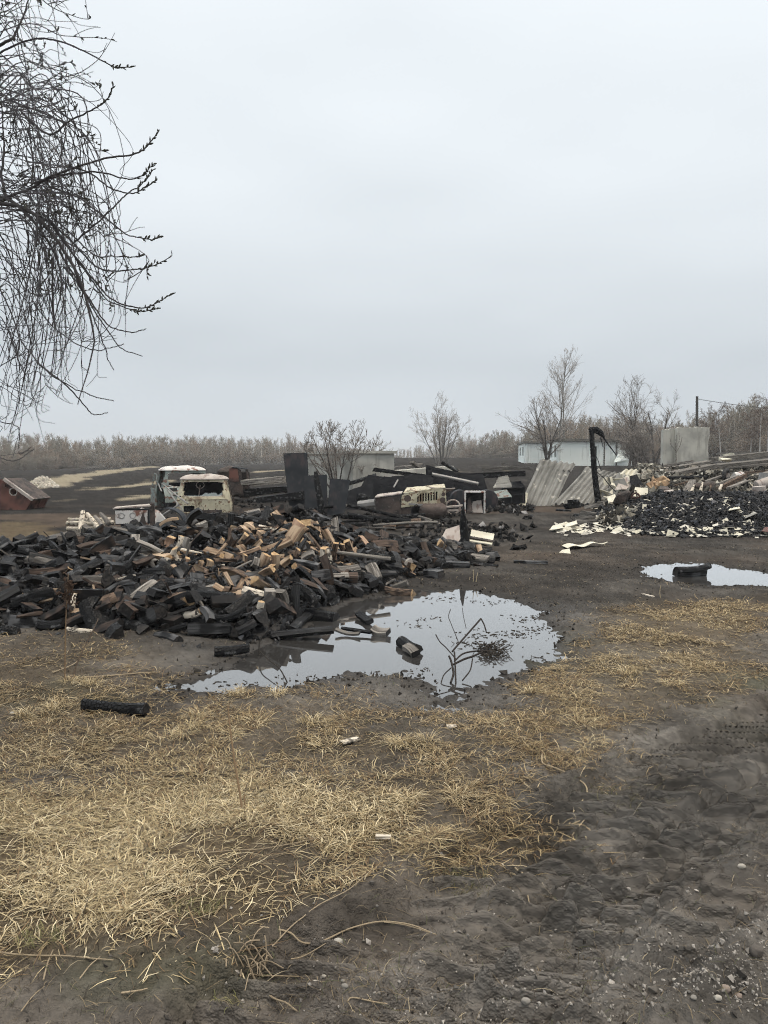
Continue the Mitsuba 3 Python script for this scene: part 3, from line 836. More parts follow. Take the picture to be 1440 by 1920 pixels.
for i, (x, y, h) in enumerate(cand):
    gx = float(pile_z(x + e, y) - pile_z(x - e, y)) / (2 * e)
    gy = float(pile_z(x, y + e) - pile_z(x, y - e)) / (2 * e)
    n = unit(V3(-gx, -gy, 1))
    yaw = rp.uniform(0, math.pi)
    t = V3(math.cos(yaw), math.sin(yaw) * 0.9, 0)
    t = unit(t - n * (t @ n) + n * rp.normal(0, 0.26))
    L, w = rp.uniform(0.26, 0.46), rp.uniform(0.085, 0.155)
    if h < 0.12 and rp.random() < 0.4:
        L *= 0.7
    shape = int(rp.choice([0, 0, 1, 2, 2, 3]))
    if shape == 3:
        w *= 0.75
    q = rp.random()
    heart = shapely.contains_xy(HEART, x, y)
    if heart:
        style = FRESHLY if q < 0.34 else SCORCHED if q < 0.64 else BIRCH if q < 0.68 else GREYED if q < 0.62 else CHARRED
    else:
        style = CHARRED if q < 0.40 else SMOOTHC if q < 0.66 else SCORCHED if q < 0.93 else GREYED if q < 0.965 else FRESHLY if q < 0.975 and x > -4 else CHARRED
    cpx, cpy = proj(V3(x, y, h))
    crowd = np.min(np.hypot((NM[:, 0] - cpx), (NM[:, 1] - cpy) * 1.2)) < 24
    if crowd and rp.random() < 0.45:
        continue
    c = V3(x, y, max(h, 0.0) + ground_z(x, y, False) * (h < 0.2)) + n * (w * rp.uniform(-0.35, 0.42) - (0.12 if crowd else 0.04 if heart else 0.0))
    if h < 0.1:
        c[2] = max(c[2], ground_z(x, y, False) + w * 0.22)
        t = unit(t * [1, 1, 0.15])
    mb = MB()
    log_mesh(mb, c - t * L / 2, c + t * L / 2, w, w * rp.uniform(0.5, 0.8), shape, style, nseed(), rp, rp.uniform(0, 6.28) if shape in (0, 3) else rp.normal(0, 0.5))
    ppx = 720 + FOC * x / y
    if solo_n < 222 and ppx > -10 and y < float(np.interp(x, PX, RY)) + 0.2 and i % 7 < 5:
        kind, word = (('scorched_billet', 'dark brown') if style is SCORCHED else ('grey_billet', 'ash grey') if style is GREYED else ('tan_billet', 'tan') if style is FRESHLY else
                      ('birch_billet', 'birch barked') if style is BIRCH else ('charred_billet', 'black ribbed') if style is CHARRED else ('charred_billet', 'black smooth faced'))
        cpx, cpy = proj(c)
        size = 'short' if L < 0.32 else 'long' if L > 0.40 else 'middling'
        form = ('wedge', 'half round', 'slab', 'round')[shape]
        zone = ('at the left edge of the woodpile' if cpx < 60 else 'on the crest of the woodpile below the truck cabs' if cpy < 985 and cpx < 470 else 'on the crest of the woodpile below the metal sheets' if cpy < 1000 else
                'among the unburnt tan wood' if heart else 'in the low right tail of the woodpile' if cpx > 690 else 'behind the puddle at the right end of the woodpile' if cpx > 560 else
                ('low in the woodpile ' if cpy > 1125 else 'halfway up the woodpile ') + ('left of the weed stalk' if cpx < 120 else 'right of the weed stalk' if cpx < 260 else 'below the tan wood' if cpx < 440 else 'near the puddle'))
        lab = f'{size} {word} split {form} {zone}' if shape < 2 else f'{size} {word} {form} {zone}'
        solo(kind, mb, 'wood', lab, 'firewood', lab + ', alike')
        solo_n += 1
    else:
        v, uv, _ = mb.data()
        loose.raw(v[0], v[1], uv)
for i in range(420):                                                        # splinters and broken ends
    x, y = rp.uniform(-6.0, 2.0), rp.uniform(6.7, 12.6)
    h = float(pile_z(x, y))
    if h < 0.04 or y > float(np.interp(x, PX, RY)) + 0.4:
        continue
    t = unit(V3(rp.normal(), rp.normal(), rp.normal(0, 0.45))) * rp.uniform(0.05, 0.22)
    c = V3(x, y, h + rp.uniform(0.0, 0.07))
    kd = int(rp.choice([0, 7, 1, 2, 5, 8, 3], p=[0.33, 0.24, 0.17, 0.05, 0.11, 0.06, 0.04]))
    loose.bar(c - t, c + t, rp.uniform(0.012, 0.05), rp.uniform(0.008, 0.03), kind=kd, seed=nseed(), jit=0.006)
k = put(None, 'charred_firewood', loose, 'wood')
tag(k, 'mass of burnt firewood filling the rest of the heap', 'firewood', kind='stuff')

# the cinders the heap lies on
gx, gy = np.meshgrid(np.linspace(-6.6, 2.2, 220), np.linspace(6.6, 14.2, 190), indexing='ij')
hz = pile_z(gx, gy)
hz = np.where(hz > 0.04, hz - 0.10 + (N2(gx, gy, 6, 81, 3) - 0.5) * 0.18, -0.25)
hz = np.where(hz > 0, hz, hz - 0.12)
m_, n_ = gx.shape
ii, jj = np.meshgrid(np.arange(m_ - 1), np.arange(n_ - 1), indexing='ij')
qd = np.stack([ii * n_ + jj, (ii + 1) * n_ + jj, (ii + 1) * n_ + jj + 1, ii * n_ + jj + 1], -1).reshape(-1, 4)
mb = MB().raw(np.stack([gx, gy, hz], -1).reshape(-1, 3), qd, None, (0.012, 0.012, 0.013))


def chunks(mb, pts, size, rg, cols, flat=0.7):
    """Broken lumps: jittered octahedra."""
    O = np.array([[1, 0, 0], [-1, 0, 0], [0, 1, 0], [0, -1, 0], [0, 0, 1], [0, 0, -1]], float)
    F = np.array([[0, 2, 4], [2, 1, 4], [1, 3, 4], [3, 0, 4], [2, 0, 5], [1, 2, 5], [3, 1, 5], [0, 3, 5]])
    k = len(pts)
    s = np.asarray(size)[:, None, None] if np.ndim(size) else size
    P = O[None] * (1 + rg.uniform(-0.45, 0.45, (k, 6, 1))) + rg.normal(0, 0.16, (k, 6, 3))
    P[..., 2] *= flat
    ax = rg.normal(0, 1, (k, 3))
    Q = np.linalg.qr(np.stack([ax, rg.normal(0, 1, (k, 3)), rg.normal(0, 1, (k, 3))], -1))[0]
    P = np.einsum('kij,knj->kni', Q, P) * s + np.asarray(pts)[:, None]
    f = (F[None] + (np.arange(k) * 6)[:, None, None]).reshape(-1, 3)
    c = np.repeat(np.asarray(cols), 6, axis=0) if np.ndim(cols) == 2 else cols
    return mb.raw(P.reshape(-1, 3), f, None, c)


rc = np.random.default_rng(3)
xs, ys = rc.uniform(-6.2, 2.4, 16000), rc.uniform(6.5, 13.6, 16000)
hh = pile_z(xs, ys)
keep = (hh > 0.03) | ((rc.random(16000) < 0.10) & (pile_z(xs, ys + 0.5) > 0.03))
xs, ys, hh = xs[keep], ys[keep], hh[keep]
zz = np.where(hh > 0.03, hh - 0.07 + rc.uniform(-0.03, 0.06, len(xs)), ground_z(xs, ys, False) + 0.006)
tone = rc.uniform(0.008, 0.035, len(xs)) + (rc.random(len(xs)) < 0.10) * rc.uniform(0.02, 0.12, len(xs))
chunks(mb, np.stack([xs, ys, zz], 1), rc.uniform(0.010, 0.042, len(xs)), rc, np.stack([tone, tone, tone * 1.04], 1))
v, uv, col = mb.data()
k = put(None, 'cinders', v, 'vcol_smooth', color=col)
tag(k, 'black cinders and bits of charcoal between the logs', 'cinders', kind='stuff')
# ------------------------------------------------------------------ wrecks and ruins in the yard
gz = lambda x, y: float(ground_z(V3(x), V3(y), False)[0])


def xf(mesh_v, loc, rz=0.0, tilt=(0, 0), s=1.0):
    """Turns local points (x right, y away, z up) into the yard."""
    v = np.asarray(mesh_v, float) * s
    ax, ay = tilt
    Rx = np.array([[1, 0, 0], [0, math.cos(ax), -math.sin(ax)], [0, math.sin(ax), math.cos(ax)]])
    Ry = np.array([[math.cos(ay), 0, math.sin(ay)], [0, 1, 0], [-math.sin(ay), 0, math.cos(ay)]])
    Rz = np.array([[math.cos(rz), -math.sin(rz), 0], [math.sin(rz), math.cos(rz), 0], [0, 0, 1]])
    return v @ (Rz @ Ry @ Rx).T + np.asarray(loc, float)


class Local:
    """A thing built in its own coordinates, then set down in the yard."""

    def __init__(self, key, loc, rz=0.0, tilt=(0, 0), s=1.0):
        self.key, self.a = key, (loc, rz, tilt, s)

    def part(self, name, mb, mat, smooth=False, parent=None, **kw):
        q = MB()
        (v, f), uv, c = mb.data()
        return put(parent or self.key, name, q.raw(xf(v, *self.a), f, uv, c), mat, smooth=smooth, **kw)


def superring(w, d, n, p=4.5):
    th = np.arange(n) * 2 * math.pi / n + math.pi / n
    c, s = np.cos(th), np.sin(th)
    r = (np.abs(c) ** p + np.abs(s) ** p) ** (-1 / p)
    return np.stack([c * r * w, s * r * d], 1)


def cab(key, loc, rz, body, roof_mat, tilt=(0, 0), side_open=False, s=1.0, back=True):
    """An old lorry's cab without bonnet: pressed shell with pillars and window openings, domed roof, bulkhead."""
    L = Local(key, loc, rz, tilt, s)
    n, zs = 96, np.concatenate([np.linspace(0, 0.62, 8), np.linspace(0.66, 1.24, 17)])
    rings = []
    for z in zs:
        k = sm(0.55, 1.25, z)
        w = 0.88 + 0.03 * math.sin(min(z / 0.6, 1) * math.pi) - 0.13 * k
        f = 0.70 - 0.16 * k
        r = superring(w, 0.70 - 0.06 * k, n)
        r[:, 1] = np.where(r[:, 1] < 0, r[:, 1] * f / (0.70 - 0.06 * k), r[:, 1])
        rings.append(np.column_stack([r, np.full(n, z)]))
    P = np.array(rings)
    F = []
    for i in range(len(zs) - 1):
        zc = (zs[i] + zs[i + 1]) / 2
        for j in range(n):
            q = (P[i, j] + P[i + 1, (j + 1) % n]) / 2
            x, y = q[0], q[1]
            win = False
            if 0.70 < zc < 1.17:
                if y < -0.40 and abs(x) < 0.655 - 0.04 * (zc > 1.12):
                    win = True
                if abs(x) > 0.62 and -0.34 < y < 0.30:
                    win = True
                if back and y > 0.45 and abs(x) < 0.50 and zc > 0.80:
                    win = True
            if side_open and x < -0.6 and -0.42 < y < 0.36:
                win = True
            if not win:
                F.append((i * n + j, i * n + (j + 1) % n, (i + 1) * n + (j + 1) % n, (i + 1) * n + j))
    V = P.reshape(-1, 3)
    inner = V.copy()
    inner[:, :2] *= 0.955
    F = np.array(F)
    edges = {}
    for q in F:
        for a, b in zip(q, np.roll(q, -1)):
            edges[(a, b)] = edges.get((a, b), 0) + 1
    rim = [(a, b) for (a, b) in edges if (b, a) not in edges]
    m = len(V)
    Fr = np.array([(b, a, a + m, b + m) for a, b in rim])
    shell = MB().raw(np.vstack([V, inner]), np.vstack([F, F[:, ::-1] + m, Fr]))
    L.part('shell', shell, body, smooth=35)
    rf = []
    for z, g in ((1.235, 1.035), (1.26, 1.045), (1.285, 1.02), (1.33, 0.94), (1.37, 0.80), (1.40, 0.55), (1.415, 0.25), (1.42, 0.02)):
        r = superring(0.76 * g, 0.60 * g, n, 3.6)
        r[:, 1] = r[:, 1] * 1.0 + 0.03
        dz = 0.02 * np.sin(r[:, 0] * 9) * np.cos(r[:, 1] * 5) * (z > 1.3)
        rf.append(np.column_stack([r, z + dz]))
    rf = np.array(rf)
    i, j = np.meshgrid(np.arange(len(rf) - 1), np.arange(n), indexing='ij')
    q = np.stack([i * n + j, i * n + (j + 1) % n, (i + 1) * n + (j + 1) % n, (i + 1) * n + j], -1).reshape(-1, 4)
    L.part('roof', MB().raw(rf.reshape(-1, 3), q), roof_mat, smooth=40)
    wf = MB()
    th = np.linspace(0, 2 * math.pi, 41)
    pw = np.stack([np.sign(np.cos(th)) * np.abs(np.cos(th)) ** 0.35 * 0.665, np.full(41, 0.0), 0.935 + np.sign(np.sin(th)) * np.abs(np.sin(th)) ** 0.35 * 0.245], 1)
    pw[:, 1] = -0.645 + 0.14 * sm(0.55, 1.25, pw[:, 2]) - 0.01 + 0.10 * np.abs(pw[:, 0] / 0.665) ** 6
    wf.tube(pw, 0.018, 5)
    L.part('windscreen_frame', wf, roof_mat, smooth=True)
    return L


def arc(cx, cz, rx, rz_, a0, a1, n=16, y=0.0):
    t = np.linspace(a0, a1, n)
    return np.stack([cx + np.cos(t) * rx, np.full(n, y), cz + np.sin(t) * rz_], 1)


# the cream lorry cab behind the woodpile
cx, cy = at(384, 940, 25.0)[0], 25.0
cz = gz(cx, cy) - 0.17
k = thing('truck_cab', 'burnt out cream truck cab with broken windscreen standing behind the woodpile', 'truck cab')
L = cab(k, (cx, cy, cz), 0.16, 'cream_paint', 'burnt_roof', back=False)
L.part('lining', MB().box((0, 0.50, 0.72), (1.5, 0.05, 1.0)).box((-0.72, 0.1, 0.40), (0.04, 0.8, 0.6)).box((0.72, 0.1, 0.40), (0.04, 0.8, 0.6)).box((0, 0.05, 1.225), (1.3, 0.9, 0.02)), 'soot_black')
b = MB()
edge = np.vstack([[[-0.83, -0.76, -0.02]], arc(-0.72, 0.52, 0.11, 0.09, math.pi, math.pi / 2, 6, -0.76), arc(0.72, 0.52, 0.11, 0.09, math.pi / 2, 0, 6, -0.76), [[0.83, -0.76, -0.02]]])
bulk = Polygon([(p[0], p[2]) for p in edge]).difference(Polygon([(-0.62, 0.20), (-0.27, 0.20), (-0.27, 0.40), (-0.62, 0.40)]))
for q in ((-0.10, 0.45, 0.065), (0.52, 0.46, 0.035), (0.22, 0.42, 0.02), (0.22, 0.48, 0.02)):
    bulk = bulk.difference(shapely.Point(q[0], q[1]).buffer(q[2]))
b.poly(bulk, 0.03, (0, -0.735, 0), (1, 0, 0), (0, 0, 1))
L.part('bulkhead', b, 'cream_paint', label='cream bulkhead with square vent and round holes')
L.part('bonnet_flange', MB().tube(edge, 0.022, 6), 'cream_paint', smooth=True)
L.part('vent_duct', MB().box((-0.445, -0.62, 0.30), (0.34, 0.16, 0.19)), 'void_dark')
pipes = MB()
for x in (0.0, 0.16, 0.38):
    pipes.tube([(x, -0.80, 0.02), (x + 0.03, -0.82, 0.18), (x + 0.01, -0.77, 0.30)], 0.016, 5)
pipes.box((0.25, -0.82, 0.20), (0.7, 0.06, 0.12))
L.part('engine_remains', pipes, 'rust')
sh = Polygon([(-0.62, 0.70), (0.60, 0.70), (0.60, 0.86), (0.52, 0.80), (0.46, 0.76), (0.40, 0.83), (0.28, 0.84), (0.18, 0.81), (0.05, 0.84), (-0.02, 0.78), (-0.12, 0.735), (-0.3, 0.745), (-0.45, 0.74), (-0.62, 0.75)])
L.part('broken_glass', MB().poly(sh, 0.006, (0, -0.60, 0), (1, 0, 0), (0, 0.28, 0.96)), 'dusty_glass', label='jagged remains of the windscreen glass')
st = arc(-0.12, 1.06, 0.13, 0.11, 0, 2 * math.pi, 24, -0.25)
b = MB().tube(st, 0.014, 5).tube([(-0.12, -0.25, 1.06), (-0.18, -0.42, 0.5)], 0.014, 5)
L.part('steering_wheel', b, 'burnt_roof', smooth=True)
L.part('seat_back', MB().box((0, 0.38, 0.55), (1.3, 0.1, 0.5)), 'soot_black')
L.part('dark_floor', MB().box((0, 0, 0.05), (1.6, 1.15, 0.05)), 'soot_black')
L.part('door_seam', MB().tube([(0.925, -0.36, 0.02), (0.93, -0.37, 0.5), (0.87, -0.36, 0.70), (0.78, -0.30, 1.18)], 0.012, 4).tube([(0.925, 0.33, 0.02), (0.93, 0.33, 0.6), (0.80, 0.29, 1.18)], 0.012, 4), 'rust', smooth=True)
L.part('door_handle', MB().box((0.94, 0.22, 0.52), (0.04, 0.12, 0.03)), 'rust')
b = MB().tube([(-0.70, -0.66, 0.70), (-0.92, -0.80, 0.74), (-1.0, -0.83, 0.68)], 0.018, 5)
b.tube([(-0.86, -0.72, 0.36), (-1.06, -0.90, 0.10)], 0.02, 5)
L.part('mirror_arm', b, 'soot_black')

# the second truck behind it, door hanging open
cx2, cy2 = at(343, 930, 27.8)[0], 27.8
k = thing('truck_cab', 'grey green truck cab with rust streaked white roof, half hidden behind the cream cab', 'truck cab')
L2 = cab(k, (cx2, cy2, gz(cx2, cy2) + 0.02), 0.50, 'green_paint', 'white_paint', side_open=True, s=1.04)
fb = MB()
t = np.linspace(0, math.pi, 15)
fen = np.stack([np.stack([np.full(15, x), -1.0 + np.cos(t) * 0.46, 0.18 + np.sin(t) * 0.50], 1) for x in (-0.95, -0.75, -0.55)], 1)
fb.plate(fen, 0.03)
L2.part('mudguard', fb, 'green_paint', smooth=30)
tw = np.linspace(0, 2 * math.pi, 25)
L2.part('wheel', MB().tube(np.stack([np.full(25, -0.72), -1.0 + np.cos(tw) * 0.30, 0.16 + np.sin(tw) * 0.30], 1), 0.12, 8), 'rubber', smooth=True)
dm = MB().box((-1.15, -0.60, 0.33), (0.05, 0.75, 0.62)).tube([(-1.13, -0.95, 0.64), (-1.08, -0.88, 1.12), (-1.05, -0.40, 1.14), (-1.13, -0.26, 0.64)], 0.022, 5)
L2.part('open_door', dm, 'green_paint', label='open door with empty window frame')
L2.part('bonnet', MB().quadsheet((-0.55, -1.5, 0.52), (0.5, -1.5, 0.50), (0.6, -0.7, 0.66), (-0.6, -0.7, 0.66), 0.02, warp=0.04, seed=3), 'green_paint', smooth=30)
L2.part('seat_back', MB().box((0, 0.38, 0.55), (1.3, 0.1, 0.5)), 'soot_black')
bx = at(325, 930, 26.4)
k = solo('tyre_stack', MB().tube([bx * [1, 1, 0] + [0, 0, gz(bx[0], 26.4) + z] for z in (0.0, 0.2, 0.22, 0.24, 0.44, 0.46, 0.48, 0.72)], [0.13, 0.145, 0.12, 0.145, 0.145, 0.12, 0.145, 0.13], 12), 'rubber', 'dark upright drum beside the grey green truck cab', 'drum', smooth=40)

# rusty machine cab behind
cx3 = at(430, 900, 31.0)[0]
k = thing('machine_cab', 'rusty red tractor cab rising behind the cream truck cab', 'tractor cab')
L3 = Local(k, (cx3, 31.0, gz(cx3, 31)), 0.2)
body = manifold3d.Manifold.batch_hull([manifold3d.Manifold.sphere(0.14, 16).translate((sx * (0.36 if z > 1 else 0.42), y, z)) for sx in (-1, 1) for y in (-0.35, 0.45) for z in (0.3, 1.16)] +
                                      [manifold3d.Manifold.sphere(0.14, 16).translate((0, y, 1.30)) for y in (-0.25, 0.4)])
body = body - manifold3d.Manifold.cylinder(0.6, 0.11, 0.11, 20).rotate((90, 0, 0)).translate((0.12, -0.3, 1.02)) - manifold3d.Manifold.cube((0.34, 0.5, 0.42)).translate((-0.38, -0.9, 0.75))
L3.part('body', MB().man(body), 'rust', smooth=40)
L3.part('front_plate', MB().quadsheet((-0.02, -0.52, 0.78), (0.40, -0.515, 0.78), (0.34, -0.505, 1.30), (0.0, -0.51, 1.34), 0.02, warp=0.02, seed=5), 'red_rust', label='red painted front plate')
L3.part('lining', MB().box((0, 0.0, 0.85), (0.6, 0.5, 0.6)), 'void_dark')
L3.part('canopy', MB().quadsheet((0.1, -0.5, 1.36), (0.78, -0.5, 1.30), (0.78, 0.4, 1.30), (0.1, 0.4, 1.38), 0.03, warp=0.03, seed=2), 'burnt_metal')
L3.part('strut', MB().tube([(0.70, -0.4, 1.28), (0.76, -0.42, 0.75), (0.86, -0.45, 0.25)], 0.045, 6), 'rust')
L3.part('side_panel', MB().box((0.62, 0.0, 0.62), (0.42, 0.05, 1.1)), 'rust')

# light rods leaning by the trucks
rods = [((303, 906), (352, 944), 0.022, 'white', 'thin pale pipe leaning left above the others beside the truck cab'), ((317, 922), (344, 958), 0.02, 'white', 'thin pale pipe in the middle of the leaning bundle'),
        ((313, 918), (339, 952), 0.018, 'white', 'thinnest pale pipe of the leaning bundle'), ((270, 986), (336, 946), 0.03, 'white', 'long grey pipe slanting up towards the truck cab'),
        ((297, 907), (303, 921), 0.018, 'white', 'short pale end of pipe sticking up left of the truck cabs')]
for (a, b_, r, c, lab) in rods:
    d = 22.5
    solo('metal_pipe', MB().tube([at(*a, d), at((a[0] + b_[0]) / 2, (a[1] + b_[1]) / 2 + 1, d - 0.15), at(*b_, d - 0.4)], r, 6), 'bare_metal', lab, 'pipe', smooth=True)

# engine block and frame left of the cab
k = thing('scorched_engine', 'scorched grey white engine block behind the left shoulder of the woodpile', 'engine')
ez = at(250, 985, 17.0)
E = Local(k, (ez[0], 17.0, gz(ez[0], 17)), 0.2)
blk = MB()
blk.box((0, 0, 0.42), (0.72, 0.4, 0.34)).box((0.05, 0, 0.16), (0.6, 0.35, 0.2))
E.part('block', blk, 'burnt_metal')
E.part('front_casting', MB().quadsheet((-0.35, -0.215, 0.27), (0.33, -0.215, 0.27), (0.34, -0.215, 0.57), (-0.36, -0.215, 0.57), 0.02, warp=0.03, seed=4), 'white_paint')
E.part('head_cover', MB().quadsheet((-0.40, -0.25, 0.62), (0.42, -0.25, 0.68), (0.42, 0.25, 0.68), (-0.40, 0.25, 0.62), 0.03, warp=0.02, seed=1), 'burnt_roof')
for x in (-0.22, 0.02):
    E.part('flange', MB().tube(arc(x, 0.45, 0.06, 0.06, 0, 2 * math.pi, 16, -0.215), 0.02, 5), 'bare_metal', smooth=True)
E.part('mount', MB().poly(Polygon([(0.10, 0.0), (0.36, 0.0), (0.26, 0.55), (0.2, 0.40)]), 0.03, (0, -0.28, 0), (1, 0, 0), (0, 0, 1)), 'rust')
E.part('post', MB().box((0.44, -0.15, 0.36), (0.10, 0.10, 0.72)), 'rust')
gearp = at(278, 970, 17.4)
k = thing('gearbox', 'ash white gearbox lying right of the scorched engine block', 'gearbox')
E = Local(k, (gearp[0], 17.4, gz(gearp[0], 17.4)), -0.3)
hull = manifold3d.Manifold.batch_hull([manifold3d.Manifold.sphere(0.09, 14).translate(p) for p in ((-0.18, 0, 0.5), (0.22, 0, 0.46), (-0.2, 0.2, 0.3), (0.25, 0.2, 0.28), (0.2, -0.1, 0.28), (-0.18, -0.1, 0.3))])
E.part('housing', MB().man(hull), 'white_paint', smooth=35)
E.part('shaft', MB().tube([(0.05, -0.2, 0.30), (0.26, -0.45, 0.16)], 0.09, 10), 'white_paint', smooth=40)
E.part('flange', MB().tube([(0.25, -0.44, 0.17), (0.28, -0.49, 0.14)], 0.12, 12), 'rust', smooth=40)
dp = at(316, 972, 18.2)
a = np.linspace(0, math.pi, 17)
k = solo('wheel_arch', MB().plate(np.stack([np.stack([dp[0] + np.cos(a) * 0.42, np.full(17, 18.2 + y), gz(dp[0], 18) + 0.15 + np.sin(a) * 0.38], 1) for y in (-0.2, 0.0, 0.2)], 1), 0.025), 'burnt_metal', 'curved dark wheel arch behind the crest of the pile left of the cream cab', 'wheel arch', smooth=30)

# peeled poles at the left
poles = [((155, 960), (150, 995), 0.062, 'barkless pale pole standing almost upright, leftmost of the leaning four'), ((163, 964), (188, 996), 0.060, 'pale pole leaning left, second of the leaning four'),
         ((178, 969), (195, 990), 0.054, 'pale pole leaning left, third of the leaning four'), ((189, 963), (204, 983), 0.052, 'pale pole leaning left, rightmost of the leaning four')]
for i, (a, b_, r, lab) in enumerate(poles):
    d = 17.2
    p1, p2 = at(*a, d + 0.55), at(*b_, d - 0.05)
    p1[2] = max(p1[2], gz(p1[0], p1[1]) + 0.12)
    solo('peeled_pole', MB().tube([p1, (p1 + p2) / 2 + [0.01, 0, 0.012], p2], [r * 0.9, r, r], 9, kind=3 if i < 2 else 5, seed=30 + i), 'wood', lab, 'pole', smooth=50)
for i, (y, x0, x1, lab) in enumerate(((974, 128, 208, 'thin pole lying level, topmost of three behind the leaning poles'), (981, 125, 214, 'thicker pole lying level, middle one of three'), (991, 125, 178, 'pale pole lying level, lowest of three'))):
    d = 18.3 - i * 0.3
    solo('peeled_pole', MB().tube([at(x0, y, d), at((x0 + x1) / 2, y + 0.5, d), at(x1, y - 1, d)], 0.045 + 0.012 * (i == 1), 8, kind=3, seed=10 + i), 'wood', lab, 'pole', smooth=50)

# red tank at the left edge
k = thing('tank', 'rusty red metal tank with two round holes tipped at the left edge', 'tank')
td = 26.0
O = at(0, 955, td)
f = lambda px, py: ((px) * td / FOC, (955 - py) * td / FOC)
prof = Polygon([f(-60, 930), f(-8, 900), f(10, 898), f(61, 935), f(57, 944), f(45, 962), f(-50, 962)])
for (px, py, r) in ((15, 911, 0.075), (27, 922, 0.12)):
    prof = prof.difference(shapely.Point(*f(px, py)).buffer(r))
put(k, 'side_plate', MB().poly(prof, 0.04, O, (1, 0, 0), (0, 0, 1)), 'red_rust')
inn = Polygon([f(-58, 931), f(-7, 903), f(9, 901), f(57, 936), f(44, 960), f(-48, 960)])
put(k, 'hull', MB().poly(inn, 1.3, O + V3(0, 1.5, 0), (1, 0, 0), (0, 0, 1)), 'red_rust')
put(k, 'flange', MB().bar(at(9, 898, td) + [0, -0.06, 0.0], at(63, 937, td) + [0, -0.06, 0.0], 0.10, 0.10), 'burnt_roof')
put(k, 'top_plate', MB().bar(at(9, 898, td) + [0, 0.7, 0.0], at(63, 937, td) + [0, 0.7, 0.0], 1.3, 0.05), 'rust')
hc = f(27, 922)
rim = MB().tube([[O[0] + hc[0] + 0.13 * math.cos(a2), td - 0.03, O[2] + hc[1] + 0.13 * math.sin(a2)] for a2 in np.linspace(0, 6.2832, 21)], 0.02, 5)
put(k, 'hole_rim', rim, 'burnt_roof', smooth=True)

# heap of pale bricks far left
rb = np.random.default_rng(21)
bc = G(84, 914)
bc = V3(bc[0], 50, gz(bc[0], 50))
bricks, loose_b = 0, MB()
kk = thing('brick_heap', 'heap of cleaned pale bricks on the field beside the red tank', 'brick heap')
for i in range(420):
    r, t_ = math.sqrt(rb.random()), rb.uniform(0, 6.283)
    h = 0.72 * (1 - r ** 1.4)
    p = bc + V3(math.cos(t_) * r * 1.0, math.sin(t_) * r * 0.9, h * rb.uniform(0.8, 1.05) + 0.03)
    A = np.linalg.qr(rb.normal(0, 1, (3, 3)))[0]
    cc = rb.uniform(0.38, 0.72)
    loose_b.box(p, (0.25, 0.12, 0.07), A, (cc, cc * 0.93, cc * 0.80))
v, uv, col = loose_b.data()
put(kk, 'bricks', v, 'vcol', color=col, kind='stuff')

# tall sheets of scorched metal
sheets = [((531, 850), (576, 849), (582, 945), (543, 958), 24.5, 0.02, 'tall dark grey metal sheet standing behind the woodpile'),
          ((570, 892), (613, 890), (614, 962), (572, 958), 23.0, 0.03, 'shorter scorched metal sheet standing right of the tall one'),
          ((619, 897), (657, 900), (646, 962), (613, 968), 22.5, 0.05, 'leaning scorched metal sheet with rust tinged lower half')]
for i, (a, b_, c, d_, d, w, lab) in enumerate(sheets):
    solo('metal_sheet', MB().quadsheet(at(*a, d), at(*b_, d + 0.15), at(*c, d - 0.1), at(*d_, d - 0.25), 0.012, 10, 10, w, i + 4), 'burnt_metal', lab, 'metal sheet', smooth=40)
solo('burnt_post', MB().tube([at(592, 884, 22.0), at(594, 900, 22.0), at(600, 935, 21.9), at(603, 968, 21.8)], [0.05, 0.09, 0.10, 0.10], 7, kind=0, seed=3), 'wood', 'charred post leaning in front of the scorched metal sheets', 'post', smooth=40)

# concrete hut and the long beam behind
k = thing('concrete_box', 'pale grey concrete box with a flat lid behind the bare bush', 'concrete box')
A0, A1 = at(577, 875, 34.0), at(662, 868, 30.5)
A0[2] = A1[2] = gz(1, 33) - 0.1
dirx = unit((A1 - A0) * [1, 1, 0])
nrm = V3(-dirx[1], dirx[0], 0)
H0 = at(577, 852, 34)[2] - A0[2]
c0 = (A0 + A1) / 2
LX = np.linalg.norm((A1 - A0)[:2])
put(k, 'wall_block', MB().box(c0 + nrm * 1.0 + V3(0, 0, H0 / 2), (LX, 2.0, H0), (dirx, nrm, V3(0, 0, 1))), 'concrete')
put(k, 'lid', MB().box(c0 + nrm * 1.0 + V3(0, 0, H0 + 0.06), (LX + 0.2, 2.2, 0.11), (dirx, nrm, V3(0, 0, 1))), 'concrete')
put(k, 'wire_loop', MB().tube(c0 + dirx * (-LX / 2 + 0.15) + np.stack([[0.06 * math.cos(q), 0, H0 + 0.12 + 0.16 * math.sin(q)] for q in np.linspace(0, math.pi, 9)]), 0.012, 4), 'rust')
k = thing('concrete_beam', 'long concrete beam lying level behind the burnt sheet metal', 'concrete beam')
B0, B1 = at(640, 899, 32.0), at(846, 879, 41.0)
put(k, 'beam', MB().bar(B0 - V3(0, 0, 0.0), B1 - V3(0, 0, 0.05), 0.35, 0.42), 'concrete')
for q in (0.06, 0.55, 0.95):
    p = B0 + (B1 - B0) * q
    put(k, 'support', MB().box((p[0], p[1], (p[2] - 0.2 + gz(p[0], p[1])) / 2), (0.5, 0.4, p[2] - 0.2 - gz(p[0], p[1]) + 0.1)), 'concrete')
for i, (a, b_, d, lab) in enumerate((((656, 886), (762, 873), 40.0, 'weathered board lying on the ground beyond the concrete beam'), ((760, 876), (790, 870), 38.5, 'broken pale board resting on the concrete beam'), ((772, 866), (786, 878), 38.4, 'splintered stick on the concrete beam'))):
    solo('weathered_board', MB().bar(at(*a, d), at(*b_, d + 0.5), 0.25, 0.06 + 0.03 * i, kind=5, seed=i + 5), 'wood', lab, 'board')

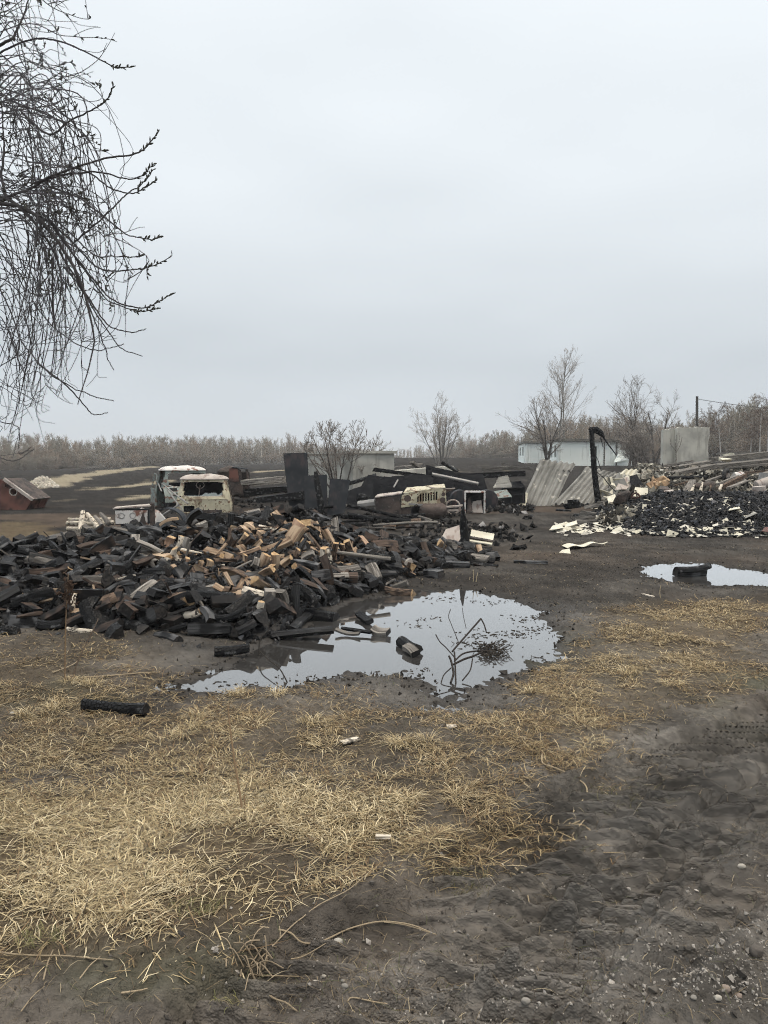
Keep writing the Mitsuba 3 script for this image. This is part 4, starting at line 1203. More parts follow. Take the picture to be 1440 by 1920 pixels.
# black sheet metal behind the car front
black = [((690, 890), (655, 948), (720, 960), (790, 902), 26.0, 0.10, 'black bent roof sheet peaking left of the car front'),
         ((735, 892), (700, 945), (800, 950), (815, 890), 26.6, 0.12, 'black crumpled sheet behind the car front'),
         ((798, 872), (802, 960), (852, 960), (851, 884), 27.5, 0.05, 'upright black sheet with a rod across it'),
         ((846, 886), (850, 962), (925, 955), (905, 889), 27.8, 0.08, 'large black sheet leaning behind the open metal locker'),
         ((640, 925), (628, 968), (700, 965), (700, 905), 25.6, 0.08, 'low black sheet behind the grey pipe stub')]
for i, (a, b_, c, d_, d, w, lab) in enumerate(black):
    solo('burnt_sheet', MB().quadsheet(at(*a, d + 0.3), at(*b_, d - 0.2), at(*c, d - 0.3), at(*d_, d + 0.4), 0.012, 10, 10, w, i + 11), 'soot_black', lab, 'metal sheet', smooth=30)
for a, b_, d, r, lab in (((810, 889), (897, 907), 27.0, 0.06, 'straight grey rod lying across the black sheets'), ((746, 900), (738, 914), 26.0, 0.03, 'short grey rod between the black sheets'),
                         ((673, 947), (704, 943), 22.3, 0.13, 'grey pipe stub left of the car front')):
    solo('metal_rod', MB().tube([at(*a, d), at(*b_, d - 0.2)], r, 8), 'bare_metal', lab, 'rod', smooth=40)
solo('stump', MB().tube([at(680, 944, 22.6), at(681, 930, 22.6), at(682, 926, 22.6)], [0.2, 0.19, 0.12], 9, kind=0, seed=7), 'wood', 'dark stump beside the grey pipe stub', 'stump', smooth=40)

# the front of an off-road car
k = thing('wrecked_car', 'burnt front of an old off road car with slotted cream grille', 'car wreck')
d = 22.0
o = at(775, 970, d)
F_ = Local(k, (o[0], d, gz(o[0], d)), 0.0)
m = d / FOC
X = lambda px: (px - 775) * m
Z = lambda py: (970 - py) * m
gr = Polygon([(X(752), Z(948)), (X(753), Z(926)), (X(760), Z(920)), (X(825), Z(911)), (X(835), Z(914)), (X(837), Z(938)), (X(790), Z(944))])
for i in range(8):
    x = X(782 + i * 5.0)
    gr = gr.difference(Polygon([(x, Z(937.5 - i * 0.5)), (x + 2.7 * m, Z(937.2 - i * 0.5)), (x + 2.7 * m, Z(922.0 - i * 0.6)), (x, Z(922.3 - i * 0.6))]))
for px, py, r in ((764, 931, 6.5), (830, 934, 5.5), (831, 923, 3.6)):
    gr = gr.difference(shapely.Point(X(px), Z(py)).buffer(r * m))
F_.part('grille', MB().poly(gr, 0.04, (0, 0, 0), (1, 0, 0), (0, 0, 1)), 'cream_paint')
F_.part('radiator', MB().box((X(795), 0.18, Z(930)), (1.0, 0.1, 0.42)), 'void_dark')
for px, py, r in ((764, 931, 6.5), (830, 934, 5.5)):
    F_.part('headlight', MB().tube([(X(px), -0.04, Z(py)), (X(px), 0.02, Z(py)), (X(px), 0.14, Z(py))], [r * m * 0.99, r * m, r * m * 0.5], 14), 'rust', smooth=40)
F_.part('turn_light', MB().tube([(X(831), -0.05, Z(923)), (X(831), 0.05, Z(923))], 3.5 * m, 12), 'rust', smooth=40)
F_.part('mudguard', MB().quadsheet((X(704), -0.05, Z(968)), (X(752), -0.12, Z(969)), (X(750), -0.1, Z(927)), (X(704), 0.0, Z(930)), 0.03, warp=0.02, seed=5), 'rust', smooth=30)
F_.part('mudguard_top', MB().quadsheet((X(703), -0.12, Z(930)), (X(752), -0.14, Z(921.5)), (X(756), 0.5, Z(919)), (X(708), 0.6, Z(926)), 0.03, warp=0.03, seed=6), 'burnt_roof', smooth=30)
F_.part('bonnet', MB().quadsheet((X(756), -0.05, Z(920)), (X(835), -0.05, Z(911)), (X(838), 1.0, Z(906)), (X(765), 1.0, Z(913)), 0.02, warp=0.05, seed=9), 'cream_paint', smooth=30)
F_.part('bonnet_flap', MB().quadsheet((X(798), 0.1, Z(908)), (X(812), -0.02, Z(912)), (X(855), 0.25, Z(912)), (X(838), 0.5, Z(922)), 0.02, warp=0.03, seed=10), 'burnt_roof', smooth=30)
F_.part('front_panel', MB().quadsheet((X(750), -0.02, Z(968)), (X(836), 0.0, Z(966)), (X(836), 0.02, Z(938)), (X(750), 0.0, Z(946)), 0.02, warp=0.02, seed=12), 'rust', smooth=30)
F_.part('bumper_drum', MB().tube([(X(790), -0.1, Z(955)), (X(793), -0.12, Z(955)), (X(830), -0.10, Z(954)), (X(834), -0.08, Z(954))], [0.18, 0.23, 0.23, 0.17], 16), 'rust', smooth=40)
F_.part('cross_bar', MB().bar((X(766), -0.12, Z(941)), (X(797), -0.14, Z(943)), 0.06, 0.05), 'bare_metal')
tri = MB()
for a, b_ in (((767, 940), (794, 915)), ((794, 915), (812, 924))):
    tri.bar((X(a[0]), -0.09, Z(a[1])), (X(b_[0]), -0.11, Z(b_[1])), 0.03, 0.035)
F_.part('bent_frame', tri, 'cream_paint', label='bent cream frame hanging over the grille')
F_.part('cable_loop', MB().tube([(X(772), -0.2, Z(962)), (X(770), -0.22, Z(950)), (X(780), -0.2, Z(942)), (X(790), -0.2, Z(948)), (X(793), -0.22, Z(966))], 0.02, 5), 'rubber', smooth=True)
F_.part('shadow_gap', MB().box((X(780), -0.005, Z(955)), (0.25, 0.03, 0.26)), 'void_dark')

# open metal locker and the burnt engine beside it
k = thing('metal_locker', 'open metal locker with white edges lying burnt behind the pointed post', 'locker')
d = 24.0
o = at(890, 955, d)
Lk = Local(k, (o[0], d, gz(o[0], d)), -0.08)
w, h = 36 * d / FOC, 40 * d / FOC
fr = MB().box((-w / 2, 0, h / 2), (0.05, 0.35, h)).box((w / 2, 0, h / 2), (0.05, 0.35, h)).box((0, 0, h), (w + 0.05, 0.35, 0.05))
Lk.part('frame', fr, 'white_paint')
Lk.part('back_wall', MB().box((0, 0.2, h / 2), (w, 0.03, h)), 'soot_black')
Lk.part('hanging_sheet', MB().quadsheet((-w * 0.25, -0.05, 0.02), (w * 0.42, -0.2, 0.02), (w * 0.33, 0.05, h * 0.62), (-w * 0.1, 0.1, h * 0.55), 0.012, warp=0.06, seed=21), 'burnt_roof', smooth=30)
Lk.part('torn_flap', MB().quadsheet((-w * 0.42, -0.15, 0.02), (-w * 0.1, -0.12, 0.02), (-w * 0.22, 0.06, h * 0.75), (-w * 0.34, 0.02, h * 0.7), 0.012, warp=0.05, seed=22), 'rust', smooth=30)
tz = gz(1.7, 25)
for px, lab in ((862, 'dark drum lying left of the open locker'), (913, 'dark drum lying right of the open locker')):
    p = at(px, 937, 25.2)
    solo('oil_drum', MB().tube([p + V3(0, -0.3, 0), p + V3(0, -0.28, 0), p + V3(0, 0.3, 0)], [0.30, 0.34, 0.34], 20), 'burnt_metal', lab, 'drum', smooth=40)
k = thing('gear_wheel', 'rusty spoked wheel half buried beside the car front', 'wheel')
p = at(849, 951, 23.0)
put(k, 'rim', MB().tube([p + V3(math.cos(q) * 0.22, 0, math.sin(q) * 0.22) for q in np.linspace(0, 6.2832, 25)], 0.03, 6), 'burnt_roof', smooth=True)
sp = MB()
for q in np.linspace(0.2, 2.9, 5):
    sp.tube([p, p + V3(math.cos(q) * 0.21, 0, math.sin(q) * 0.21)], 0.02, 5)
put(k, 'spokes', sp, 'red_rust')
for a, b_, lab in (((836, 951), (868, 948), 'pale flat bar beside the rusty spoked wheel'), ((838, 957), (866, 956), 'grey green flat bar below the rusty spoked wheel')):
    solo('metal_bar', MB().bar(at(*a, 22.6), at(*b_, 22.7), 0.2, 0.05), 'burnt_roof', lab, 'bar')

# charred beams before the car front
for i, (a, b_, d, r, lab) in enumerate((((652, 947), (792, 981), 20.5, 0.05, 'long charred pole slanting down in front of the car front'), ((640, 968), (770, 978), 19.5, 0.065, 'thick charred beam lying under the slanting pole'),
                                        ((776, 966), (830, 985), 20.3, 0.045, 'grey green plank end beside the clean tan round'), ((640, 990), (742, 991), 16.8, 0.016, 'thin pale rod lying level behind the pile'),
                                        ((700, 985), (822, 979), 18.5, 0.035, 'weathered plank behind the clean tan round'), ((655, 965), (700, 975), 19.0, 0.06, 'charred beam end at the foot of the leaning sheet'),
                                        ((798, 976), (832, 986), 19.6, 0.03, 'pale splintered lath near the car front'))):
    solo('burnt_beam', MB().tube([at(*a, d), (at(*a, d) + at(*b_, d - 0.6)) / 2 + [0, 0, 0.02], at(*b_, d - 0.6)], r, 7, kind=5 if i in (2, 3, 4, 6) else 0, seed=i + 12), 'wood', lab, 'beam', smooth=45)
p0, p1 = pile_hit(545, 1021), at(732, 1048, pile_hit(640, 1040)[1] - 0.25)
solo('long_pole', MB().tube([at(545, 1021, p1[1] + 0.1), at(640, 1037, p1[1] - 0.05), p1], [0.022, 0.027, 0.03], 8, kind=5, seed=31), 'wood', 'long pale pole lying across the right half of the woodpile', 'pole', smooth=50)

# pointed post and the cream sheets
d = 13.6
k = solo('burnt_post', MB().tube([at(869, 946, d), at(868, 958, d), at(869, 985, d), at(872, 1010, d), at(868, 1024, d), at(868, 1032, d)], [0.012, 0.035, 0.075, 0.085, 0.13, 0.15], 8, kind=0, seed=4), 'wood', 'black pointed post standing at the right tail of the woodpile', 'post', smooth=40)
solo('cream_sheet', MB().quadsheet(at(822, 1020, 13.8), at(836, 992, 14.2), at(866, 984, 14.2), at(862, 1026, 13.7), 0.008, 8, 8, 0.03, 3), 'burnt_roof', 'dull tan sheet leaning left of the black pointed post', 'metal sheet', smooth=30)
k = thing('fallen_locker_door', 'cream metal door with a dark band lying right of the black pointed post', 'metal door')
q = [at(879, 1016, 13.6), at(922, 1024, 13.4), at(927, 1003, 13.9), at(884, 995, 14.1)]
put(k, 'face', MB().quadsheet(*q, 0.02, 8, 8, 0.02, 4, fn=lambda u, v: 0.06 * (v - 0.5) ** 2), 'pale_slate', smooth=30)
n_ = unit(np.cross(q[1] - q[0], q[3] - q[0]))
put(k, 'band', MB().bar(q[0] + (q[3] - q[0]) * 0.25 + n_ * 0.035, q[1] + (q[2] - q[1]) * 0.25 + n_ * 0.035, 0.07, 0.03, up=n_), 'rust')
for i, (x, y, d, lab) in enumerate(((884, 1048, 13.2, 'charred log end right of the pointed post'), (905, 1040, 13.4, 'charred log lying under the cream panel'), (848, 1060, 12.6, 'charred billet at the tip of the pile'))):
    c = G(x, y, 0.06)
    mb = MB()
    log_mesh(mb, c + V3(-0.25, 0.06 - i * 0.1, 0.03), c + V3(0.25, -0.04, 0.0), 0.15, 0.1, i % 3, CHARRED, nseed(), rl)
    solo('charred_log', mb, 'wood', lab, 'log')
for i, (px, py, w, h, lab, cat) in enumerate(((812, 1079, 30, 16, 'black wood block lying on the mud at the tail of the woodpile', 'wood block'), (995, 1055, 62, 5, 'thin black board lying flat on the mud', 'board'))):
    c = G(px, py, 0.04)
    s_ = c[1] / FOC
    mb = MB()
    log_mesh(mb, c + V3(-w * s_ / 2, 0.05, 0.01), c + V3(w * s_ / 2, -0.05, 0.01), h * s_ * 1.3, h * s_, 2, SMOOTHC, nseed(), rl)
    solo('charred_board' if i else 'charred_block', mb, 'wood', lab, cat)
# white bent sheet on the mud
c = G(1098, 1030, 0.0)
s_ = c[1] / FOC
gg = np.stack(np.meshgrid(np.linspace(0, 1, 18), np.linspace(0, 1, 5), indexing='ij'), -1)
P = np.stack([c[0] + (gg[..., 0] - 0.45) * 88 * s_, c[1] + (gg[..., 1] - 0.5) * 0.42 * (1.1 - gg[..., 0]) + gg[..., 0] * 0.25, c[2] + 0.03 + 0.05 * np.sin(gg[..., 0] * 6.5 + 0.6) ** 2 + 0.06 * gg[..., 0]], -1)
solo('white_sheet', MB().plate(P, 0.008), 'pale_slate', 'crumpled white sheet lying alone on the mud in front of the coal heap', 'sheet', smooth=40)
solo('white_scrap', MB().quadsheet(*(G(px, py, 0.02) + V3(0, 0, z) for px, py, z in ((1048, 1036, 0), (1070, 1038, 0), (1068, 1033, 0.04), (1054, 1034, 0.03))), 0.008, 5, 5, 0.02, 5), 'pale_slate', 'small white scrap left of the crumpled sheet', 'scrap')

# burnt lumber strewn between the pile and the wrecks
ry = np.random.default_rng(91)
for i in range(46):
    px, py = ry.uniform(470, 760), ry.uniform(932, 1000)
    if i >= 30:
        px, py = ry.uniform(640, 960), ry.uniform(912, 968)
    g = G(px, py, 0.0)
    if pile_z(g[0], g[1]) > 0.05 or (700 < px < 845 and py < 972) or (855 < px < 915 and py < 965):
        continue
    yaw, l = ry.uniform(-0.5, 0.5) + (ry.random() < 0.25) * 1.3, ry.uniform(0.35, 1.5)
    dv = V3(math.cos(yaw), math.sin(yaw), ry.normal(0.05, 0.1)) * l / 2
    c = V3(g[0], g[1], gz(g[0], g[1]) + 0.08 + abs(dv[2]))
    r = ry.uniform(0.03, 0.075)
    kd = int(ry.choice([0, 7, 5, 1], p=[0.5, 0.2, 0.15, 0.15]))
    solo('burnt_stick', MB().tube([c - dv, c + V3(0, 0, 0.02), c + dv], [r, r * 1.05, r * 0.7], 7, kind=kd, seed=nseed()), 'wood', 'burnt stick of timber strewn on the ground between the woodpile and the wrecks', 'burnt timber', 'burnt timber strewn between the woodpile and the wrecks')

# scrap right of the locker, dark timber behind, and black rubble under it all
solo('corrugated_scrap', MB().quadsheet(at(925, 915, 26.0), at(960, 914, 26.2), at(952, 893, 27.0), at(934, 897, 27.0), 0.02, 6, 25, 0.02, 3, fn=lambda u, v: 0.05 * np.sin(v * 40)), 'slate', 'grey scrap of corrugated sheet right of the open locker', 'scrap', smooth=30)
solo('green_board', MB().quadsheet(at(922, 936, 25.4), at(960, 932, 25.4), at(950, 918, 25.8), at(926, 922, 25.8), 0.03, 6, 6, 0.03, 4), 'green_paint', 'dull green board lying right of the open locker', 'board')
k = thing('burnt_crate', 'black open box beside the left slate roof panel', 'crate')
d = 26.8
for nm, a, b_, c, e_ in (('side', (946, 944), (985, 944), (985, 912), (948, 916)), ('lid', (940, 918), (986, 914), (976, 902), (946, 906))):
    put(k, nm, MB().quadsheet(at(*a, d), at(*b_, d), at(*c, d + 0.1), at(*e_, d + 0.1 + 0.6 * (nm == 'lid')), 0.04, 5, 5, 0.02, 6), 'soot_black')
put(k, 'frame', MB().bar(at(959, 943, d - 0.05), at(959, 928, d - 0.05), 0.05, 0.04).bar(at(959, 928, d - 0.05), at(981, 926, d - 0.05), 0.05, 0.04).bar(at(981, 926, d - 0.05), at(981, 942, d - 0.05), 0.05, 0.04), 'burnt_metal')
for i, (a, b_, d, w, t, kd, lab) in enumerate((((868, 893), (985, 888), 33.0, 0.4, 0.25, 0, 'charred beam lying beyond the open locker'), ((905, 880), (975, 877), 42.0, 0.5, 0.2, 5, 'grey plank far behind the open locker'), ((455, 905), (533, 899), 30.0, 0.5, 0.22, 5, 'slotted grey plank behind the crest of the pile'), ((460, 925), (540, 915), 26.5, 0.4, 0.22, 0, 'charred wall beam behind the crest of the pile'),
                                               ((480, 938), (572, 928), 24.5, 0.3, 0.2, 0, 'black beam at the foot of the tall metal sheet'), ((940, 868), (1000, 880), 40.0, 0.3, 0.12, 5, 'pale board slanting down behind the left slate roof panel'), ((700, 880), (800, 893), 30.5, 0.18, 0.12, 0, 'charred rafter leaning against the concrete beam'),
                                               ((640, 912), (705, 893), 27.0, 0.15, 0.12, 0, 'charred rafter over the black roof sheet'), ((830, 868), (858, 884), 29.0, 0.15, 0.1, 0, 'charred stub sticking up behind the black sheets'))):
    solo('burnt_beam', MB().bar(at(*a, d), at(*b_, d - 0.3), w, t, kind=kd, seed=nseed(), jit=0.02), 'wood', lab, 'beam')
rk = np.random.default_rng(19)
n = 7000
ys = rk.uniform(13.5, 30, n)
xs = ys * rk.uniform(-0.22, 0.20, n)
cl = N2(xs, ys, 0.6, 95, 3)
ok = (rk.random(n) < sm(0.42, 0.62, cl) * (0.25 + 0.75 * sm(20, 23, ys))) & (pile_z(xs, ys) < 0.03)
xs, ys, cl = xs[ok], ys[ok], cl[ok]
tone = rk.choice([0.007, 0.015, 0.03, 0.08, 0.28], len(xs), p=[0.45, 0.28, 0.15, 0.08, 0.04])
mb = chunks(MB(), np.stack([xs, ys, ground_z(xs, ys, False) + rk.uniform(0, 0.14, len(xs)) * sm(0.45, 0.65, cl)], 1), rk.uniform(0.02, 0.13, len(xs)), rk, np.stack([tone, tone * 0.97, tone * 0.95], 1), flat=0.5)
v, uv, col = mb.data()
k = put(None, 'burnt_debris', v, 'vcol', color=col)
tag(k, 'black burnt debris scattered round the wrecks', 'debris', kind='stuff')
# ------------------------------------------------------------------ collapsed shed, coal and rubble on the right
def slate(key, name, bl, tl, tr, br, dl, waves, seed, thick=0.012, amp=0.04, mat='slate', jag=0.0, label=None):
    """One corrugated roofing sheet: corners in the picture and their depths (bottom left, top left, top right, bottom right)."""
    P = [at(*q, d) for q, d in zip((bl, tl, tr, br), dl)]
    rg = np.random.default_rng(seed)
    j = rg.normal(0, jag, waves * 10 + 1) if jag else 0
    mb = MB()
    nu, nv = 14, waves * 10 + 1
    u, v = np.meshgrid(np.linspace(0, 1, nu), np.linspace(0, 1, nv), indexing='ij')
    uu = u * (1 + (np.cumsum(j) * 0.02 if jag else 0)) - (0.01 * np.sin(v * 37 + seed) if jag else 0)
    g = P[0] * ((1 - uu) * (1 - v))[..., None] + P[1] * (uu * (1 - v))[..., None] + P[2] * (uu * v)[..., None] + P[3] * ((1 - uu) * v)[..., None]
    n = unit(np.cross(P[1] - P[0], P[3] - P[0]))
    g = g + n * (amp * np.cos(v * waves * 2 * math.pi) + 0.03 * np.sin(u * 2.5 + v * 2 + seed))[..., None]
    mb.plate(g, thick, seed=seed)
    return put(key, name, mb, mat, smooth=True, label=label)


k = thing('slate_roof', 'corrugated grey slate roof panel leaning at the left end of the ruin', 'roof panel')
slate(k, 'sheet', (972, 950), (1008, 874), (1072, 878), (1039, 949), (27.0, 28.4, 28.6, 27.0), 6, 1, jag=0.3)
slate(k, 'sheet', (1005, 878), (1013, 862), (1079, 871), (1071, 884), (28.3, 28.7, 28.9, 28.4), 6, 2, jag=1.0)
put(k, 'torn_edge', MB().quadsheet(at(971, 951, 26.9), at(985, 952, 26.8), at(990, 925, 27.3), at(982, 922, 27.4), 0.012, 7, 7, 0.08, 8), 'pale_slate', label='pale broken corner at the bottom')
k = thing('slate_roof', 'larger corrugated slate roof panel leaning right behind the burnt gate post', 'roof panel')
slate(k, 'sheet', (1036, 945), (1094, 884), (1152, 892), (1120, 946), (26.6, 28.3, 28.3, 26.6), 7, 3, jag=0.3)
slate(k, 'sheet', (1090, 888), (1098, 875), (1170, 886), (1150, 897), (28.2, 28.5, 28.6, 28.2), 7, 4, jag=1.0)
k = thing('slate_roof', 'narrow pale brown corrugated panel right of the larger slate roof panel', 'roof panel')
slate(k, 'sheet', (1122, 944), (1157, 886), (1188, 889), (1150, 932), (26.2, 27.8, 28.0, 26.3), 3, 5, mat='slate', jag=1.0)
slate(k, 'sheet', (1160, 890), (1170, 880), (1196, 883), (1190, 893), (27.8, 28.1, 28.2, 27.9), 3, 6, mat='pale_slate', jag=1.0)
solo('broken_slate', MB().quadsheet(at(1143, 922, 26.0), at(1150, 930, 25.8), at(1190, 900, 27.0), at(1176, 890, 27.3), 0.012, 8, 8, 0.10, 9), 'pale_slate', 'curled pale slate piece at the right edge of the leaning roof panels', 'slate', smooth=30)
solo('metal_sheet', MB().quadsheet(at(1152, 920, 25.6), at(1186, 914, 25.8), at(1178, 894, 26.4), at(1164, 897, 26.4), 0.012, 8, 8, 0.10, 10), 'burnt_roof', 'grey arched metal sheet beside the curled slate piece', 'metal sheet', smooth=30)
solo('burnt_sheet', MB().quadsheet(at(1184, 916, 25.6), at(1208, 912, 25.8), at(1194, 890, 26.2), at(1180, 893, 26.2), 0.012, 8, 8, 0.10, 14), 'soot_black', 'black folded sheet under the tip of the roof panels', 'metal sheet', smooth=30)

# burnt gate post with its bracket
k = thing('gate_post', 'burnt post with drooping bracket standing before the slate roof panels', 'post')
d = 25.0
put(k, 'post', MB().tube([at(1109, 804, d), at(1111, 840, d), at(1114, 880, d), at(1118, 915, d), at(1122, 943, d), at(1126, 956, d)], [0.09, 0.085, 0.10, 0.105, 0.12, 0.17], 8, kind=0, seed=9), 'wood', smooth=True)
put(k, 'bracket', MB().quadsheet(at(1104, 803, d), at(1133, 820, d - 0.1), at(1122, 806, d + 0.1), at(1112, 803, d + 0.2), 0.07, 6, 6, 0.03, 3), 'soot_black')
put(k, 'bracket_arm', MB().tube([at(1105, 804, d), at(1118, 805, d), at(1126, 812, d), at(1133, 821, d)], [0.06, 0.09, 0.10, 0.03], 6), 'soot_black')
put(k, 'rod', MB().tube([at(1130, 818, d), at(1140, 833, d), at(1156, 854, d)], [0.03, 0.025, 0.015], 5), 'soot_black')
put(k, 'rod', MB().tube([at(1126, 820, d), at(1131, 839, d)], [0.018, 0.012], 5), 'soot_black')
put(k, 'wire', MB().tube([at(1114, 848, d - 0.1), at(1122, 865, d - 0.2), at(1126, 880, d - 0.2)], 0.012, 4), 'soot_black')
put(k, 'wire', MB().tube([at(1118, 884, d - 0.1), at(1132, 896, d - 0.4), at(1146, 914, d - 0.6), at(1155, 922, d - 0.8)], 0.015, 4), 'soot_black')

# ---- the lie of the coal and the rubble
def coal_z(x, y):
    q = x / np.maximum(y, 1)
    return 0.78 * sm(16.0, 20.6, y) * sm(0.305, 0.43, q + 0.012 * (y - 17)) * (1 - 0.5 * sm(21, 24, y))


def rubble_z(x, y):
    q = x / np.maximum(y, 1)
    h = np.interp(y, [18.5, 20, 23, 26, 30, 36, 44, 52], [0, 0.35, 0.62, 0.72, 0.86, 1.15, 0.9, 0.0])
    return h * sm(0.27, 0.35, q) * (0.75 + 0.5 * N2(x, y, 0.8, 91, 3))


def heap_sheet(fn, x0, x1, y0, y1, n, m, amp, sc, seed, low=0.03):
    gx, gy = np.meshgrid(np.linspace(x0, x1, n), np.linspace(y0, y1, m), indexing='ij')
    h = fn(gx, gy)
    g0 = ground_z(gx, gy, False)
    z = np.where(h > low, g0 + h + (N2(gx, gy, sc, seed, 3) - 0.5) * amp, g0 - 0.25)
    i, j = np.meshgrid(np.arange(n - 1), np.arange(m - 1), indexing='ij')
    q = np.stack([i * m + j, (i + 1) * m + j, (i + 1) * m + j + 1, i * m + j + 1], -1).reshape(-1, 4)
    return np.stack([gx, gy, z], -1).reshape(-1, 3), q


rr_ = np.random.default_rng(31)
v, q = heap_sheet(coal_z, 3.5, 16, 15.6, 23, 150, 110, 0.12, 4, 92)
mb = MB().raw(v, q, None, (0.012, 0.0125, 0.014))
n = 26000
xs, ys = rr_.uniform(3.5, 13, n), rr_.uniform(15.4, 22.5, n)
h = coal_z(xs, ys)
ok = (h > 0.04) | ((rr_.random(n) < 0.06) & (coal_z(xs + 0.4, ys + 0.4) > 0.05))
xs, ys, h = xs[ok], ys[ok], h[ok]
tone = rr_.uniform(0.004, 0.018, len(xs)) + (rr_.random(len(xs)) < 0.05) * rr_.uniform(0.03, 0.1, len(xs))
size = rr_.uniform(0.015, 0.06, len(xs)) * (1 + 0.8 * (rr_.random(len(xs)) < 0.08))
chunks(mb, np.stack([xs, ys, ground_z(xs, ys, False) + h + rr_.uniform(-0.01, 0.04, len(xs))], 1), size, rr_, np.stack([tone, tone * 1.05, tone * 1.22], 1))
v, uv, col = mb.data()
k = put(None, 'coal', v, 'vcol_smooth', color=col)
tag(k, 'spread heap of black coal at the right edge of the yard', 'coal', kind='stuff')

v, q = heap_sheet(rubble_z, 6, 26, 18.4, 52, 150, 190, 0.28, 2.2, 93, 0.05)
tn = N2(v[:, 0], v[:, 1], 2.5, 94, 3)
cc = (np.array([0.035, 0.031, 0.028]) * (1 - tn[:, None]) + np.array([0.19, 0.165, 0.135]) * tn[:, None])
mb = MB().raw(v, q, None, cc)
n = 9000
ys = 19 + 26 * rr_.random(n) ** 1.6
xs = ys * rr_.uniform(0.27, 0.56, n)
h = rubble_z(xs, ys)
ok = h > 0.05
xs, ys, h = xs[ok], ys[ok], h[ok]
tone = rr_.choice([0.02, 0.05, 0.10, 0.18, 0.30, 0.5], len(xs), p=[0.25, 0.2, 0.2, 0.17, 0.12, 0.06])
warm = rr_.uniform(0.78, 0.98, len(xs))
chunks(mb, np.stack([xs, ys, ground_z(xs, ys, False) + h + rr_.uniform(-0.03, 0.10, len(xs))], 1), rr_.uniform(0.03, 0.17, len(xs)), rr_, np.stack([tone, tone * (0.5 + 0.5 * warm), tone * warm * 0.9], 1), flat=0.5)
v, uv, col = mb.data()
k = put(None, 'rubble', v, 'vcol', color=col)
tag(k, 'grey brown rubble of the collapsed shed behind the coal', 'rubble', kind='stuff')

# ---- pieces lying in the rubble, picked out one by one: (ends in the picture, depths, breadth m, thickness m, kind, label)
WOODS = [((1175, 885), (1300, 864), 37, 36, 0.45, 0.10, 5, 'long thin weathered plank slanting up right across the rubble'), ((1257, 889), (1334, 874), 32, 33, 0.6, 0.16, 5, 'thick grey plank below the pale concrete slabs'),
         ((1228, 884), (1330, 866), 35, 36, 0.5, 0.12, 5, 'broad grey board at the foot of the concrete slabs'), ((1330, 876), (1460, 862), 34, 36, 0.7, 0.2, 5, 'heavy dark plank running to the right edge behind the tyre'),
         ((1366, 878), (1460, 868), 33, 33.5, 0.35, 0.07, 5, 'pale edged board along the right edge behind the tyre'), ((1334, 862), (1460, 849), 42, 43, 0.6, 0.25, 5, 'brown beam lying beyond the concrete slabs'),
         ((1283, 928), (1299, 901), 23, 24.5, 0.22, 0.06, 5, 'short brown board standing slanted in the rubble'), ((1347, 908), (1384, 893), 25, 25.6, 0.10, 0.09, 5, 'squared beam slanting up right of the tyre'),
         ((1352, 914), (1398, 891), 24.2, 25.4, 0.12, 0.12, 8, 'brown beam rising right below the tyre'), ((1318, 905), (1352, 893), 25.8, 26.2, 0.08, 0.08, 5, 'grey stick under the tyre'),
         ((1365, 915), (1402, 901), 23.6, 24.2, 0.16, 0.05, 5, 'broad brown board lying right of the upright sticks'), ((1316, 900), (1350, 918), 24.6, 24.2, 0.05, 0.05, 8, 'dark stick slanting down right in the rubble'),
         ((1296, 923), (1302, 909), 23.2, 23.5, 0.07, 0.05, 3, 'first pale upright stick in the rubble'), ((1312, 924), (1317, 905), 23.2, 23.6, 0.06, 0.05, 3, 'second pale upright stick in the rubble'),
         ((1344, 930), (1353, 909), 22.8, 23.3, 0.08, 0.06, 3, 'third pale upright stick right of the other two'), ((1330, 928), (1333, 908), 22.9, 23.4, 0.05, 0.04, 8, 'thin brown upright stick between the pale ones'),
         ((1232, 897), (1282, 909), 26, 25.4, 0.05, 0.05, 5, 'grey lath slanting down over the rubble'), ((1252, 915), (1290, 903), 25, 25.4, 0.06, 0.05, 8, 'brown lath crossing the grey lath'),
         ((1205, 898), (1210, 884), 27.6, 27.6, 0.12, 0.10, 3, 'white post end standing behind the roof panels'), ((1400, 912), (1402, 896), 24.6, 24.6, 0.05, 0.05, 0, 'black stake standing at the right of the rubble'),
         ((1243, 905), (1278, 918), 25.2, 24.8, 0.05, 0.04, 0, 'charred lath under the grey lath'), ((1255, 928), (1300, 921), 23.4, 23.4, 0.14, 0.03, 5, 'low board in front of the upright sticks'),
         ((1420, 893), (1460, 880), 27.5, 28, 0.25, 0.08, 5, 'weathered board at the right edge above the rusty pipe'), ((1390, 888), (1450, 881), 29.5, 29.8, 0.2, 0.08, 8, 'brown board behind the pipe')]
for a, b_, d1, d2, w, t, kd, lab in WOODS:
    solo('loose_plank', MB().bar(at(*a, d1), at(*b_, d2), w, t, kind=kd, seed=nseed(), jit=0.008), 'wood', lab, 'plank')
